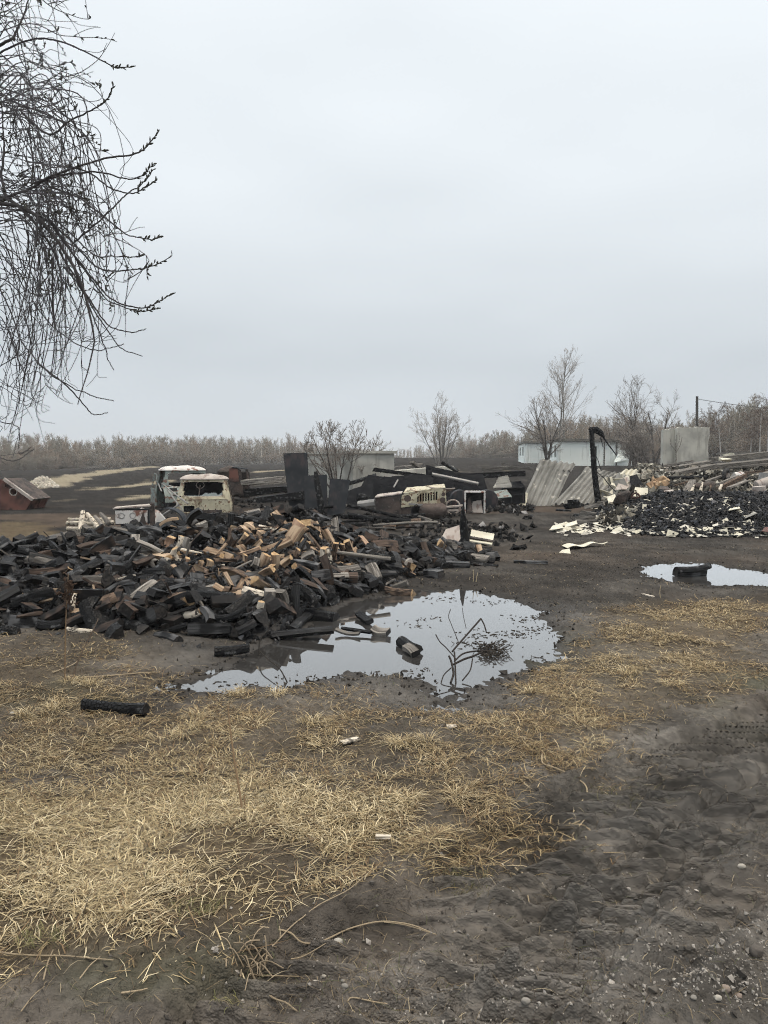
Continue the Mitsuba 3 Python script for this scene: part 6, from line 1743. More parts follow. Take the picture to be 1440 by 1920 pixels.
# (column in the picture, depth of the near edge, height factor, depth of the belt)
EDGE = [(-400, 150, 0.75, 40), (0, 165, 0.72, 50), (100, 175, 0.80, 50), (200, 215, 0.92, 50), (290, 235, 1.06, 50), (380, 250, 1.0, 50), (480, 280, 0.95, 50), (570, 300, 0.93, 50), (640, 400, 0.9, 50), (720, 460, 0.75, 60), (790, 440, 0.85, 60), (870, 260, 0.85, 50), (960, 220, 0.9, 50), (1040, 170, 0.85, 40),
        (1150, 150, 0.86, 40), (1250, 150, 0.85, 40), (1340, 150, 0.85, 40), (1440, 130, 1.2, 40), (1800, 130, 1.2, 35)]
EP = np.array(EDGE, float)
rf_ = np.random.default_rng(55)
nf = 0
for i in range(2300):
    px = rf_.uniform(-120, 1560) if i < 2050 else rf_.uniform(-400, 1800)
    if 640 < px < 800 and rf_.random() < 0.3:
        continue
    dn, hf, bd = (float(np.interp(px, EP[:, 0], EP[:, c])) for c in (1, 2, 3))
    bush = rf_.random() < 0.26
    dd = dn + (rf_.random() ** 1.2 * bd if not bush else rf_.uniform(-4, 8))
    x = (px - 720) / FOC * dd
    s_ = hf * (0.62 + 0.72 * float(meshkit.fbm(np.array([px * 0.012, dd * 0.05, 0.5]), 3, 9))) * rf_.uniform(0.75, 1.15) * (1.0 if not bush else rf_.uniform(0.8, 1.4))
    kind = int(9 + rf_.integers(0, 3)) if bush else int(rf_.integers(0, 9))
    nf += 1
    scene[f'forest__{nf:03d}'] = {'type': 'instance', 'group': {'type': 'ref', 'id': f'forest_tree_kind_{kind}'},
                                  'to_world': T4().translate([x, dd, gz(x, dd)]).rotate([0, 0, 1], float(rf_.uniform(0, 360))).scale([s_ * rf_.uniform(0.75, 1.25), s_ * rf_.uniform(0.75, 1.25), s_])}
labels['forest'] = {'label': 'bare brown birch wood along the far edge of the burnt field', 'category': 'forest', 'kind': 'stuff'}

# the damp air between the yard and the woods
scene['damp_air'] = {'type': 'homogeneous', 'albedo': rgb(0.94, 0.95, 0.96), 'sigma_t': 0.00065}
scene['haze'] = {'type': 'cube', 'to_world': T4().translate([0, 0, 7.0]).scale([1500, 1500, 12.0]), 'bsdf': {'type': 'null'}, 'interior': {'type': 'ref', 'id': 'damp_air'}}
tag('haze', 'thin grey haze over the field', 'haze', kind='stuff')
scene['camera']['medium'] = {'type': 'ref', 'id': 'damp_air'}
# ------------------------------------------------------------------ the willow reaching in from the left
rw = np.random.default_rng(17)
k = thing('willow_tree', 'bare budding willow whose drooping branches fill the upper left edge', 'tree')
BR, BR2 = (0.065, 0.061, 0.064), (0.080, 0.075, 0.075)
trunk_x = at(-330, 600, 4.4)[0]
put(k, 'trunk', MB().tube([(trunk_x - 0.1, 4.5, -0.1), (trunk_x, 4.45, 1.2), (trunk_x + 0.10, 4.4, 2.4), (trunk_x + 0.25, 4.35, 3.3), (trunk_x + 0.3, 4.3, 5.2)], [0.2, 0.17, 0.15, 0.12, 0.07], 12, col=BR2), 'vcol', smooth=True)


def smooth_path(P, n):
    """A Catmull-Rom curve through points."""
    P = np.asarray(P, float)
    Q = np.vstack([2 * P[0] - P[1], P, 2 * P[-1] - P[-2]])
    t = np.linspace(0, len(P) - 1 - 1e-6, n)
    i = t.astype(int)
    u = (t - i)[:, None]
    a, b, c, d = Q[i], Q[i + 1], Q[i + 2], Q[i + 3]
    return 0.5 * (2 * b + (c - a) * u + (2 * a - 5 * b + 4 * c - d) * u * u + (3 * b - a - 3 * c + d) * u ** 3)


# main limbs and the outermost shoots, followed from the trunk; columns and rows of the picture with depths
LIMBS = [([(-330, 470, 4.4), (-120, 400, 4.2), (0, 382, 4.0), (60, 395, 3.9), (110, 450, 3.8), (150, 520, 3.8), (172, 600, 3.8), (176, 660, 3.8), (150, 760, 3.8)], 0.021),
         ([(-330, 440, 4.4), (-100, 360, 4.1), (0, 372, 4.0), (45, 400, 3.9), (85, 445, 3.9), (115, 500, 3.9), (118, 560, 3.9), (100, 640, 3.9)], 0.017),
         ([(-330, 300, 4.4), (-110, 330, 4.1), (4, 374, 4.0), (3, 320, 4.0), (6, 270, 4.0), (0, 190, 4.0)], 0.020),
         ([(0, 372, 4.0), (50, 352, 3.9), (90, 330, 3.8), (140, 312, 3.7), (200, 294, 3.7), (255, 285, 3.6), (280, 268, 3.6), (300, 242, 3.6)], 0.011),
         ([(-100, 120, 4.2), (0, 85, 4.0), (30, 60, 4.0), (48, 20, 4.0), (62, -40, 4.0)], 0.014),
         ([(-100, 180, 4.2), (0, 100, 4.0), (60, 72, 3.9), (110, 78, 3.8), (160, 100, 3.8), (200, 122, 3.7), (215, 129, 3.7), (240, 127, 3.7)], 0.008),
         ([(40, 210, 3.9), (90, 250, 3.8), (130, 225, 3.8), (165, 205, 3.7), (190, 185, 3.7), (208, 155, 3.7)], 0.009),
         ([(60, 345, 3.8), (120, 325, 3.8), (170, 318, 3.7), (220, 326, 3.7), (245, 328, 3.7), (262, 320, 3.7), (280, 302, 3.7)], 0.008),
         ([(110, 310, 3.8), (160, 320, 3.8), (200, 345, 3.7), (230, 355, 3.7), (255, 357, 3.7), (275, 345, 3.7), (292, 333, 3.7)], 0.007),
         ([(90, 350, 3.8), (150, 370, 3.8), (195, 400, 3.7), (235, 435, 3.7), (255, 443, 3.7), (285, 448, 3.7), (302, 444, 3.7)], 0.007),
         ([(100, 410, 3.8), (150, 455, 3.8), (180, 480, 3.7), (210, 478, 3.7), (252, 474, 3.7), (262, 472, 3.7)], 0.006),
         ([(80, 400, 3.8), (140, 460, 3.8), (175, 500, 3.8), (210, 512, 3.7), (245, 510, 3.7), (285, 500, 3.7), (315, 485, 3.7)], 0.008),
         ([(90, 410, 3.8), (150, 490, 3.8), (190, 540, 3.8), (215, 560, 3.7), (250, 570, 3.7), (276, 570, 3.7), (300, 556, 3.7), (325, 540, 3.7)], 0.008),
         ([(100, 430, 3.8), (160, 510, 3.8), (200, 560, 3.8), (235, 578, 3.7), (265, 588, 3.7), (303, 584, 3.7)], 0.006),
         ([(140, 455, 3.8), (175, 420, 3.8), (210, 385, 3.7), (240, 355, 3.7), (262, 335, 3.7), (280, 312, 3.7)], 0.007),
         ([(110, 470, 3.8), (165, 560, 3.8), (195, 605, 3.8), (215, 622, 3.8), (250, 628, 3.8), (270, 622, 3.8)], 0.007),
         ([(120, 500, 3.8), (170, 570, 3.8), (205, 625, 3.8), (225, 650, 3.8), (258, 661, 3.8)], 0.006),
         ([(130, 480, 3.8), (165, 560, 3.8), (190, 630, 3.8), (200, 665, 3.8), (216, 692, 3.8)], 0.006),
         ([(60, 560, 3.9), (90, 600, 3.9), (135, 640, 3.8), (180, 660, 3.8), (210, 655, 3.8), (234, 648, 3.8)], 0.005),
         ([(40, 640, 3.9), (80, 690, 3.8), (130, 726, 3.8), (170, 745, 3.8), (210, 756, 3.8)], 0.006),
         ([(70, 680, 3.8), (130, 727, 3.8), (165, 762, 3.8), (182, 777, 3.8), (208, 774, 3.8)], 0.006),
         ([(0, 790, 3.9), (30, 800, 3.9), (34, 845, 3.9), (42, 850, 3.9), (57, 838, 3.9)], 0.004), ([(-30, 820, 3.9), (0, 852, 3.9), (25, 860, 3.9), (45, 848, 3.9), (58, 836, 3.9)], 0.004)]
limb_mb, twig_mb, bud_mb = MB(), MB(), MB()
paths = []
buds_at = []


def bud_run(w, dens, rg, a0=0.62):
    n = len(w)
    for i in range(int(n * a0), n):
        if rg.random() < dens:
            t = unit(w[min(i + 1, n - 1)] - w[max(i - 1, 0)])
            side = unit(rg.normal(0, 1, 3) * [1, 0.4, 1])
            dd = unit(t * 0.9 + side * 0.75 + V3(0, 0, 0.25))
            l = rg.uniform(0.012, 0.026)
            buds_at.append((w[i], w[i] + dd * l, rg.uniform(0.0032, 0.0056)))


for pts, r in LIMBS:
    w = smooth_path([at(*q) for q in pts], 46)
    w = w + np.cumsum(rw.normal(0, 0.0016, w.shape), axis=0)
    (limb_mb if r > 0.010 else twig_mb).tube(w, np.linspace(r * 0.66, 0.0022, len(w)), 7 if r > 0.01 else 5, col=BR2 if r > 0.01 else BR, caps=False)
    paths.append((w, r))
    if pts[-1][0] > 180 and pts[-1][1] < 600:
        bud_run(w, 0.9, rw, 0.68)
ENV = np.array([(-60, 150), (0, 150), (60, 185), (130, 215), (200, 205), (250, 235), (320, 250), (400, 235), (450, 250), (520, 255), (580, 240), (640, 215), (700, 175), (740, 140), (790, 70), (840, 45), (870, 20)], float)
allP, allR, allC = [], [], []
N_TW = 300
for i in range(N_TW):
    ty = rw.uniform(-60, 845)
    if rw.random() < 0.35:
        ty = rw.uniform(330, 760)
    ex = float(np.interp(ty, ENV[:, 0], ENV[:, 1]))
    tx = ex * (1 - 0.75 * rw.random() ** 0.75) - 25 * rw.random() if i < 240 else rw.uniform(-20, 0.45 * ex)
    dep = rw.uniform(3.5, 4.9)
    if ty < 300:
        sx, sy = rw.uniform(-140, 10), ty + rw.uniform(-150, 60)
        mid = ((sx + tx) / 2 + rw.normal(0, 15), min(sy, ty) - rw.uniform(0, 50))
        mid2 = (sx + (tx - sx) * 0.8, ty - rw.uniform(-25, 30))
    else:
        a_ = rw.random()
        if a_ < 0.6:                                                       # drooping shoots that curve over and hang
            sx, sy = rw.uniform(-60, max(10, tx - 30)), max(rw.uniform(60, 430), ty - rw.uniform(120, 380))
            mid = (sx + (tx - sx) * rw.uniform(0.55, 0.9), sy + (ty - sy) * rw.uniform(0.05, 0.3) - rw.uniform(0, 25))
            mid2 = (tx + rw.normal(16, 22), sy + (ty - sy) * rw.uniform(0.55, 0.8))
        elif a_ < 0.85:                                                    # shoots that cross leftwards or hang straight
            sx, sy = tx + rw.uniform(-20, 110), max(rw.uniform(120, 450), ty - rw.uniform(150, 330))
            sx = min(sx, float(np.interp(sy, ENV[:, 0], ENV[:, 1])) * rw.uniform(0.2, 0.8))
            mid = (sx + (tx - sx) * rw.uniform(0.1, 0.4), sy + (ty - sy) * 0.35)
            mid2 = (sx + (tx - sx) * rw.uniform(0.6, 0.9), sy + (ty - sy) * 0.72)
        else:
            sx, sy = rw.uniform(-160, -20), ty - rw.uniform(-60, 160)
            mid = (sx + (tx - sx) * 0.4, sy + (ty - sy) * 0.3 - rw.uniform(0, 40))
            mid2 = (sx + (tx - sx) * 0.75, ty - rw.uniform(-20, 30))
    kick = (tx + rw.uniform(-8, 26), ty + rw.uniform(-16, 14))
    P = [at(sx, sy, dep + rw.uniform(0.0, 0.4)), at(*mid, dep + rw.normal(0, 0.12)), at(*mid2, dep + rw.normal(0, 0.1)), at(tx, ty, dep), at(*kick, dep + rw.normal(0, 0.05))]
    w = smooth_path(P, 22)
    w = w + np.cumsum(np.cumsum(rw.normal(0, 0.0013, w.shape), axis=0), axis=0)
    r0 = rw.choice([0.0026, 0.0034, 0.0050], p=[0.55, 0.35, 0.10])
    allP.append(w)
    allR.append(np.linspace(r0, 0.0015, 22))
    allC.append(np.array(BR) * rw.uniform(0.8, 1.5))
    if ty < 560 and rw.random() < 0.4:
        bud_run(w, 0.55, rw, 0.55)
    for _ in range(rw.integers(0, 3)):                                      # side shoots
        j = int(rw.integers(6, 19))
        t = unit(w[j + 1] - w[j])
        nd = unit(t + rw.normal(0, 0.55, 3) * [1, 0.7, 1])
        l = rw.uniform(0.06, 0.22)
        q = np.linspace(0, 1, 22)[:, None]
        s_ = w[j] + nd * l * q + V3(0, 0, rw.uniform(-0.10, 0.10)) * q ** 2 * l * 4 + t * 0.0
        allP.append(s_)
        allR.append(np.linspace(0.0020, 0.0013, 22))
        allC.append(np.array(BR) * rw.uniform(0.8, 1.5))
        if rw.random() < 0.3 and ty < 560:
            bud_run(s_, 0.45, rw, 0.5)
twig_mb.twigs(np.array(allP), np.array(allR), np.array(allC))
for a, b, r in buds_at:
    m_ = (a + b) / 2
    bud_mb.tube([a, m_, b], [r * 0.5, r, r * 0.25], 4, col=(0.055, 0.055, 0.045), caps=False)
put(k, 'limbs', limb_mb, 'vcol', smooth=True)
put(k, 'twigs', twig_mb, 'vcol')
put(k, 'buds', bud_mb, 'vcol')

# ------------------------------------------------------------------ dead grass
rgs = np.random.default_rng(61)


def swirl(x, y, s, seed):
    return (N2(x, y, s, seed, 2) - 0.5) * 2


def blades(x, y, L, H, w, yaw, col, rg, seg=3):
    """Flattened grass: ribbons that rise, bend over and lie down. All arrays of one length."""
    n = len(x)
    z0 = ground_z(x, y, True)
    t = np.linspace(0, 1, seg + 1)[None, :]
    dx, dy = np.cos(yaw)[:, None], np.sin(yaw)[:, None]
    bend = rg.normal(0, 0.35, n)[:, None]
    px = x[:, None] + (dx * t - dy * bend * t * t) * L[:, None]
    py = y[:, None] + (dy * t + dx * bend * t * t) * L[:, None]
    drop = rg.uniform(0.15, 1.1, n)[:, None]
    pz = z0[:, None] + 0.004 + H[:, None] * (np.sin(np.minimum(t * 2.2, math.pi / 2 + t * drop)) * (1 - 0.55 * drop * t ** 3))
    P = np.stack([px, py, pz], -1)
    side = np.stack([-dy, dx, 0 * dx], -1) * (w / 2)[:, None, None] * np.array([0.8, 1.0, 0.75][:seg])[None, :, None]
    V = np.concatenate([P[:, :seg] + side, P[:, :seg] - side, P[:, seg:]], 1)
    F = np.array([[0, 3, 4], [0, 4, 1], [1, 4, 5], [1, 5, 2], [2, 5, 6]] if seg == 3 else [[0, 2, 3], [0, 3, 1], [1, 3, 4]])
    k_ = 2 * seg + 1
    F = (F[None] + (np.arange(n) * k_)[:, None, None]).reshape(-1, 3)
    return V.reshape(-1, 3), F, np.repeat(col, k_, axis=0)


def fan(n, r0, r1, rg):
    r = np.sqrt(rg.uniform(r0 ** 2, r1 ** 2, n)) if r0 > 3 else np.exp(rg.uniform(math.log(r0), math.log(r1), n))
    a = np.radians(rg.uniform(-30, 30, n))
    return r * np.sin(a), r * np.cos(a)


mb = MB()
PALET = np.array([(0.54, 0.44, 0.26), (0.41, 0.325, 0.185), (0.70, 0.60, 0.40), (0.26, 0.195, 0.105), (0.085, 0.064, 0.040), (0.22, 0.145, 0.078)])
def straw_layer(total, most, Lk, Hk, dens, seg, wk, rmax=14.0, tone=1.0):
    x, y = fan(total, 1.9, rmax, rgs)
    m = straw_mask(x, y)
    patch = N2(x, y, 1.6, 63, 3) * 0.62 + 0.38 * N2(x, y, 6, 67, 2)
    s = shore(x, y)
    keep = (rgs.random(len(x)) < np.clip((m - 0.06) * 1.3, 0, 1) * (dens + (1 - dens) * sm(0.44, 0.58, patch + 0.05 * (m > 0.85)))) & (s > 0.10) & (pile_z(x, y) < 0.03)
    x, y, m = x[keep][:most], y[keep][:most], m[keep][:most]
    d = np.hypot(x, y)
    n = len(x)
    yaw = swirl(x, y, 0.9, 64) * 5.5 + swirl(x, y, 4.5, 65) * 4.0 + rgs.normal(0, 0.9, n) + rgs.choice([0, math.pi], n, p=[0.7, 0.3])
    w = np.maximum(rgs.uniform(0.0020, 0.0044, n) * wk, d * 0.00072)
    front = sm(-0.2, 0.3, m - 0.75)
    pr = np.stack([0.18 + 0.10 * front, 0.20 + 0 * x, 0.08 + 0.14 * front, 0.22 - 0.06 * front, 0.16 - 0.06 * front, 0.16 - 0.1 * front], 1)
    pr /= pr.sum(1, keepdims=True)
    pick = (rgs.random(n)[:, None] > np.cumsum(pr, 1)).sum(1).clip(0, 5)
    brown = np.clip(1 - front * 0.7, 0, 1)[:, None] * np.maximum(sm(0, 1.2, x + 0.3), 0.8 * sm(3.6, 4.8, y))[:, None]
    col = PALET[pick] * rgs.uniform(0.65, 1.2, (n, 1)) * (1 - 0.30 * brown * [0.85, 1.0, 1.15]) * tone
    v, f, c = blades(x, y, rgs.gamma(3.2, Lk, n) + 0.02, rgs.gamma(1.8, Hk, n) + 0.003, w, yaw, col, rgs, seg)
    mb.raw(v, f, None, c)


straw_layer(300000, 88000, 0.012, 0.0035, 0.07, 2, 1.15, tone=0.78)          # the trodden mat
straw_layer(200000, 46000, 0.019, 0.0075, 0.05, 3, 1.0)                      # longer blades lying over it
# tussocks
n0 = 0
TUS = [(440, 1300, 34), (520, 1305, 26), (385, 1330, 30), (345, 1385, 30), (610, 1400, 40), (750, 1362, 42), (800, 1395, 25), (1095, 1365, 40), (1110, 1400, 34), (1000, 1300, 30), (930, 1360, 30), (1260, 1290, 26), (170, 1290, 30), (310, 1395, 40), (860, 1330, 22), (1180, 1270, 26), (480, 1360, 34)]
for px, py, rad in TUS + [(float(a), float(b), 26.0) for a, b in zip(rgs.uniform(0, 1000, 22), rgs.uniform(1270, 1600, 22))]:
    g = G(px, py)
    if straw_mask(g[:1], g[1:2])[0] < 0.35:
        continue
    sc = g[1] / FOC
    n = 80
    q = rgs.uniform(0, 6.283, n)
    rr = np.sqrt(rgs.random(n)) * rad * sc * 0.6
    xx, yy = g[0] + np.cos(q) * rr, g[1] + np.sin(q) * rr
    cc = PALET[rgs.choice(6, n, p=[0.28, 0.28, 0.12, 0.16, 0.06, 0.10])] * rgs.uniform(0.7, 1.15, (n, 1))
    v, f, c = blades(xx, yy, rgs.uniform(0.05, 0.13, n), rgs.uniform(0.015, 0.055, n) * rgs.uniform(0.4, 1.2), np.maximum(rgs.uniform(0.0018, 0.003, n), sc * 0.9), q + rgs.normal(0, 1.0, n) + rgs.normal(0, 0.8), cc, rgs)
    mb.raw(v, f, None, c)
v, uv, col = mb.data()
k = put(None, 'dead_grass', v, 'straw', color=col)
tag(k, 'flattened straw coloured dead grass in front of the puddle', 'grass', kind='stuff')
bsdf('straw', VC, 0.75, specular=0.3)

# bits of stalk, dark grass and new green shoots on the mud
mb = MB()
x, y = fan(60000, 1.85, 16, rgs)
m = straw_mask(x, y)
patch = N2(x, y, 1.5, 66, 3)
s = shore(x, y)
keep = (rgs.random(len(x)) < (0.18 + 0.6 * sm(0.45, 0.65, patch)) * (1 - 0.6 * m)) & (s > 0.03) & (pile_z(x, y) < 0.02)
x, y = x[keep][:26000], y[keep][:26000]
d = np.hypot(x, y)
n = len(x)
cs = np.array([(0.045, 0.036, 0.028), (0.10, 0.078, 0.05), (0.20, 0.155, 0.095), (0.07, 0.075, 0.035), (0.36, 0.30, 0.20)])[rgs.choice(5, n, p=[0.40, 0.27, 0.16, 0.12, 0.05])]
v, f, c = blades(x, y, rgs.gamma(3, 0.012, n) + 0.012, rgs.gamma(2, 0.006, n) + 0.003, np.maximum(rgs.uniform(0.0012, 0.0026, n), d * 0.0006), rgs.uniform(0, 6.283, n), cs, rgs)
mb.raw(v, f, None, c)
for px, py, rad, n in ((760, 1665, 60, 0), (370, 1712, 50, 120), (75, 1775, 45, 110), (430, 1880, 40, 60), (590, 1355, 30, 60), (885, 1640, 60, 160), (1180, 1490, 90, 200)):
    if not n:
        continue
    g = G(px, py)
    sc = g[1] / FOC
    q, rr = rgs.uniform(0, 6.283, n), np.sqrt(rgs.random(n)) * rad * sc
    cc = np.array([(0.13, 0.13, 0.05), (0.20, 0.18, 0.085), (0.09, 0.08, 0.045)])[rgs.integers(0, 3, n)] * (1.0 if px < 500 else 0.6)
    v, f, c = blades(g[0] + np.cos(q) * rr, g[1] + np.sin(q) * rr * 0.8, rgs.uniform(0.02, 0.05, n), rgs.uniform(0.012, 0.035, n), rgs.uniform(0.0015, 0.003, n), rgs.uniform(0, 6.28, n), cc, rgs)
    mb.raw(v, f, None, c)
v, uv, col = mb.data()
k = put(None, 'stalk_litter', v, 'straw', color=col)
tag(k, 'broken stalks and thin dark grass strewn over the mud', 'litter', kind='stuff')

# clods of mud and scraps of charcoal; gravel at the lower right
mb = MB()
x, y = fan(16000, 1.9, 22, rgs)
s = shore(x, y)
rim = np.exp(-np.abs(s - 0.05) / 0.22)
keep = (rgs.random(len(x)) < 0.16 + 0.8 * rim + 0.25 * (y > 9)) & (s > -0.10) & (straw_mask(x, y) < 0.5) & (pile_z(x, y) < 0.03)
x, y, s = x[keep], y[keep], s[keep]
size = (rgs.gamma(2, 0.0022, len(x)) + 0.0018) * (1 + 1.1 * rim[keep]) + 0.0006 * np.hypot(x, y)
tone = rgs.uniform(0.03, 0.11, len(x)) * (1 - 0.6 * rim[keep]) * (1 - 0.4 * (np.hypot(x, y) > 9))
zz = np.maximum(ground_z(x, y, True), np.where(s < 0.05, WATER - 0.002, -9))
chunks(mb, np.stack([x, y, zz + size * 0.2], 1), size, rgs, np.stack([tone, tone * 0.9, tone * 0.8], 1), flat=0.45)
v, uv, col = mb.data()
k = put(None, 'mud_clods', v, 'vcol', color=col)
tag(k, 'dark clods and scraps of charcoal on the wet mud', 'mud', kind='stuff')
mb = MB()
n = 5200
px, py = rgs.uniform(380, 1480, n), 1920 - rgs.gamma(2.0, 60, n)
w_ = np.clip((px - 500) / 900, 0.08, 1)
keep = rgs.random(n) < w_
P = np.array([G(a, b) for a, b in zip(px[keep], np.maximum(py[keep], 1600))])
size = rgs.gamma(1.6, 0.0016, len(P)) + 0.0012
tone = rgs.uniform(0.12, 0.42, len(P))
chunks(mb, np.stack([P[:, 0], P[:, 1], ground_z(P[:, 0], P[:, 1], True) + size * 0.3], 1), size, rgs, np.stack([tone, tone * 0.93, tone * 0.84], 1), flat=0.7)
v, uv, col = mb.data()
k = put(None, 'gravel', v, 'vcol', color=col)
tag(k, 'fine pale gravel trodden into the mud at the lower right', 'gravel', kind='stuff')


def stone(px, py, wpx, tone, lab, flat=0.7):
    g = G(px, py)
    g[2] = gz(g[0], g[1])
    r = wpx * 0.5 * g[1] / FOC
    m = trimesh.creation.icosphere(2, r)
    v = np.asarray(m.vertices)
    v = v * (0.72 + 0.6 * meshkit.fbm(v / r * 1.2 + px, 2, 3))[:, None] * [1.0, 0.8, flat]
    z = float(ground_z(V3(g[0]), V3(g[1]), True)[0])
    solo('stone', MB().raw(v + [g[0], g[1], z + r * flat * 0.4], m.faces, None, np.array(tone)), 'vcol', lab, 'stone', smooth=True)


W1, W2, W3 = (0.38, 0.355, 0.31), (0.25, 0.235, 0.21), (0.24, 0.195, 0.165)
for a in ((592, 1829, 17, W1, 'pale sharp stone in the mud beside the dry root clump'), (607, 1820, 9, W1, 'small upright pale stone beside the pale sharp one'), (634, 1767, 18, W1, 'white scrap like stone at the end of a short stem'), (646, 1852, 13, W2, 'grey stone at the rim of a small hole in the mud'), (644, 1836, 9, W2, 'smaller grey stone above the rim stone'),
          (605, 1873, 9, W1, 'little pale stone below the pale sharp one'), (427, 1838, 10, W1, 'round pale stone left of the dry root clump'), (747, 1887, 10, W1, 'pale oblong stone near the lower edge'), (986, 1868, 17, W2, 'round grey brown stone in the gravel'), (947, 1898, 12, W2, 'small brown stone near the lower edge left of the round one'),
          (1391, 1620, 14, W1, 'white lump lying on the smooth mud at the right'), (1067, 1847, 12, W2, 'round pale pebble right of the round grey brown stone'), (1360, 1876, 19, W3, 'reddish brown stone in the gravel at the lower right'), (1384, 1878, 15, W3, 'brown stone right of the reddish brown one'), (1345, 1898, 15, W1, 'pale stone below the reddish brown one'),
          (1418, 1802, 30, (0.10, 0.09, 0.08), 'dark clod like stone near the right edge'), (1265, 1840, 10, W1, 'pale chip of stone in the gravel field'), (24, 1342, 12, W1, 'white scrap on a dark patch near the left edge'), (1208, 1870, 10, W2, 'grey pebble in the gravel field'), (1300, 1905, 12, W2, 'grey stone at the lower edge'), (1050, 1880, 8, W1, 'small pale pebble under the round pale one'), (1010, 1922, 12, W2, 'stone half cut by the lower edge')):
    stone(*a)
for a, b, w, lab in (((640, 1392), (672, 1384), 9, 'pale chip of wood lying on dark grass'), ((705, 1568), (732, 1569), 7, 'pale splinter right of the straw'), ((838, 1362), (856, 1362), 10, 'dull leaf like chip beside a tussock'), ((1205, 1078 + 36), (1226, 1119), 4, 'thin pale splinter below the small puddle')):
    p, q = G(*a, 0.02), G(*b, 0.02)
    solo('wood_chip', MB().bar(p, q, w * p[1] / FOC * 1.5, 0.012, kind=3, seed=nseed(), jit=0.002), 'wood', lab, 'wood chip')

# sticks and stems lying on the near ground: paths over the picture, thickness in pixels
STICKS = [([(478, 1806), (520, 1775), (560, 1745), (600, 1718), (650, 1690), (692, 1652)], 3.0, 'long straight dry stem rising right from the root clump'), ([(487, 1763), (540, 1760), (565, 1765), (600, 1755), (660, 1725), (720, 1711), (770, 1717), (818, 1737)], 4.0, 'long curved dry stem arching right from the root clump'),
          ([(470, 1812), (492, 1844), (520, 1868), (555, 1886), (590, 1905), (625, 1928)], 4.5, 'thick dry stem running down right from the root clump'), ([(475, 1812), (510, 1817), (560, 1819)], 4.0, 'short stem lying level right of the root clump'), ([(545, 1785), (580, 1780), (614, 1771)], 3.0, 'short grey stem below the arching one'),
          ([(652, 1870), (660, 1863), (690, 1862), (726, 1859)], 3.5, 'pale bent stem beside the hole in the mud'), ([(1017, 1415), (1018, 1438), (1050, 1450), (1085, 1462), (1101, 1476), (1090, 1492), (1076, 1508), (1068, 1530)], 3.5, 'long hooked dry stem at the edge of the grass'), ([(1060, 1532), (1080, 1530), (1098, 1524), (1073, 1552)], 3.0, 'forked twig below the hooked stem'),
          ([(966, 1620), (982, 1640), (988, 1668), (993, 1690)], 4.0, 'thick short stem on the mud left of the tyre tracks'), ([(912, 1578), (925, 1556), (935, 1540)], 2.5, 'short pale stem pointing up near the end of the straw'), ([(0, 1803), (60, 1808), (120, 1812), (213, 1822)], 4.0, 'long pale stem lying level at the lower left'), ([(82, 1858), (90, 1822), (100, 1795)], 3.5, 'pale stem standing slanted at the lower left'),
          ([(150, 1858), (170, 1830), (188, 1815)], 3.0, 'pale stem crossing the level one at the lower left'), ([(228, 1882), (255, 1874), (277, 1867)], 4.0, 'grey stick lying on the mud at the lower left'), ([(40, 1918), (60, 1895), (84, 1875)], 3.0, 'pale stem near the lower left corner'), ([(14, 1700), (60, 1690), (102, 1686)], 3.5, 'grey stem lying in the straw at the left'),
          ([(380, 1612), (440, 1605), (495, 1600), (612, 1576)], 3.5, 'grey stem lying across the straw'), ([(560, 1578), (600, 1577), (640, 1577)], 3.0, 'short straight stem at the right of the straw'), ([(483, 1548), (520, 1555), (560, 1565)], 3.5, 'dark bent stem at the foot of the tall weed stalk'), ([(720, 1712), (760, 1716), (800, 1730), (818, 1738)], 2.0, 'thin twig end on the mud'),
          ([(100, 1270), (135, 1255), (150, 1242)], 2.0, 'thin stem lying in the grass at the left'), ([(155, 1276), (200, 1272), (260, 1265), (300, 1262)], 3.0, 'bundle like stem lying level at the left'), ([(560, 1640), (575, 1655), (600, 1668)], 2.0, 'short twig on the dark mud'), ([(1100, 1532), (1112, 1542)], 3.0, 'stub of a twig right of the forked one')]
for pts, wpx, lab in STICKS:
    W = []
    for q in smooth_path([(*p, 0) for p in pts], 4 * len(pts)):
        g = G(q[0], q[1])
        W.append((g[0], g[1], float(ground_z(V3(g[0]), V3(g[1]), True)[0])))
    W = np.array(W)
    W[:, 2] = np.convolve(np.pad(W[:, 2], 6, mode='edge'), np.ones(13) / 13, 'valid') + 0.012
    r = wpx * 0.5 * W[:, 1].mean() / FOC
    tone = rgs.uniform(0.75, 1.1)
    solo('dry_stem', MB().tube(W, np.linspace(r, r * 0.6, len(W)), 6, col=np.array((0.33, 0.265, 0.18)) * tone), 'vcol', lab, 'stem', smooth=True)
k = thing('root_clump', 'clump of broken dry stalks rooted in the mud at the lower middle', 'plant')
base = G(468, 1808)
for i in range(26):
    q = rgs.uniform(0, 6.283)
    l = rgs.uniform(0.04, 0.13)
    p0 = base + V3(rgs.normal(0, 0.035), rgs.normal(0, 0.03), 0)
    p0[2] = gz(p0[0], p0[1])
    e = p0 + V3(math.cos(q) * l, math.sin(q) * l, rgs.uniform(-0.01, 0.07))
    put(k, 'stalk', MB().tube(smooth_path([p0, (p0 + e) / 2 + V3(0, 0, 0.03), e], 7), rgs.uniform(0.0013, 0.0028), 5, col=np.array((0.34, 0.27, 0.185)) * rgs.uniform(0.6, 1.1)), 'vcol', smooth=True)

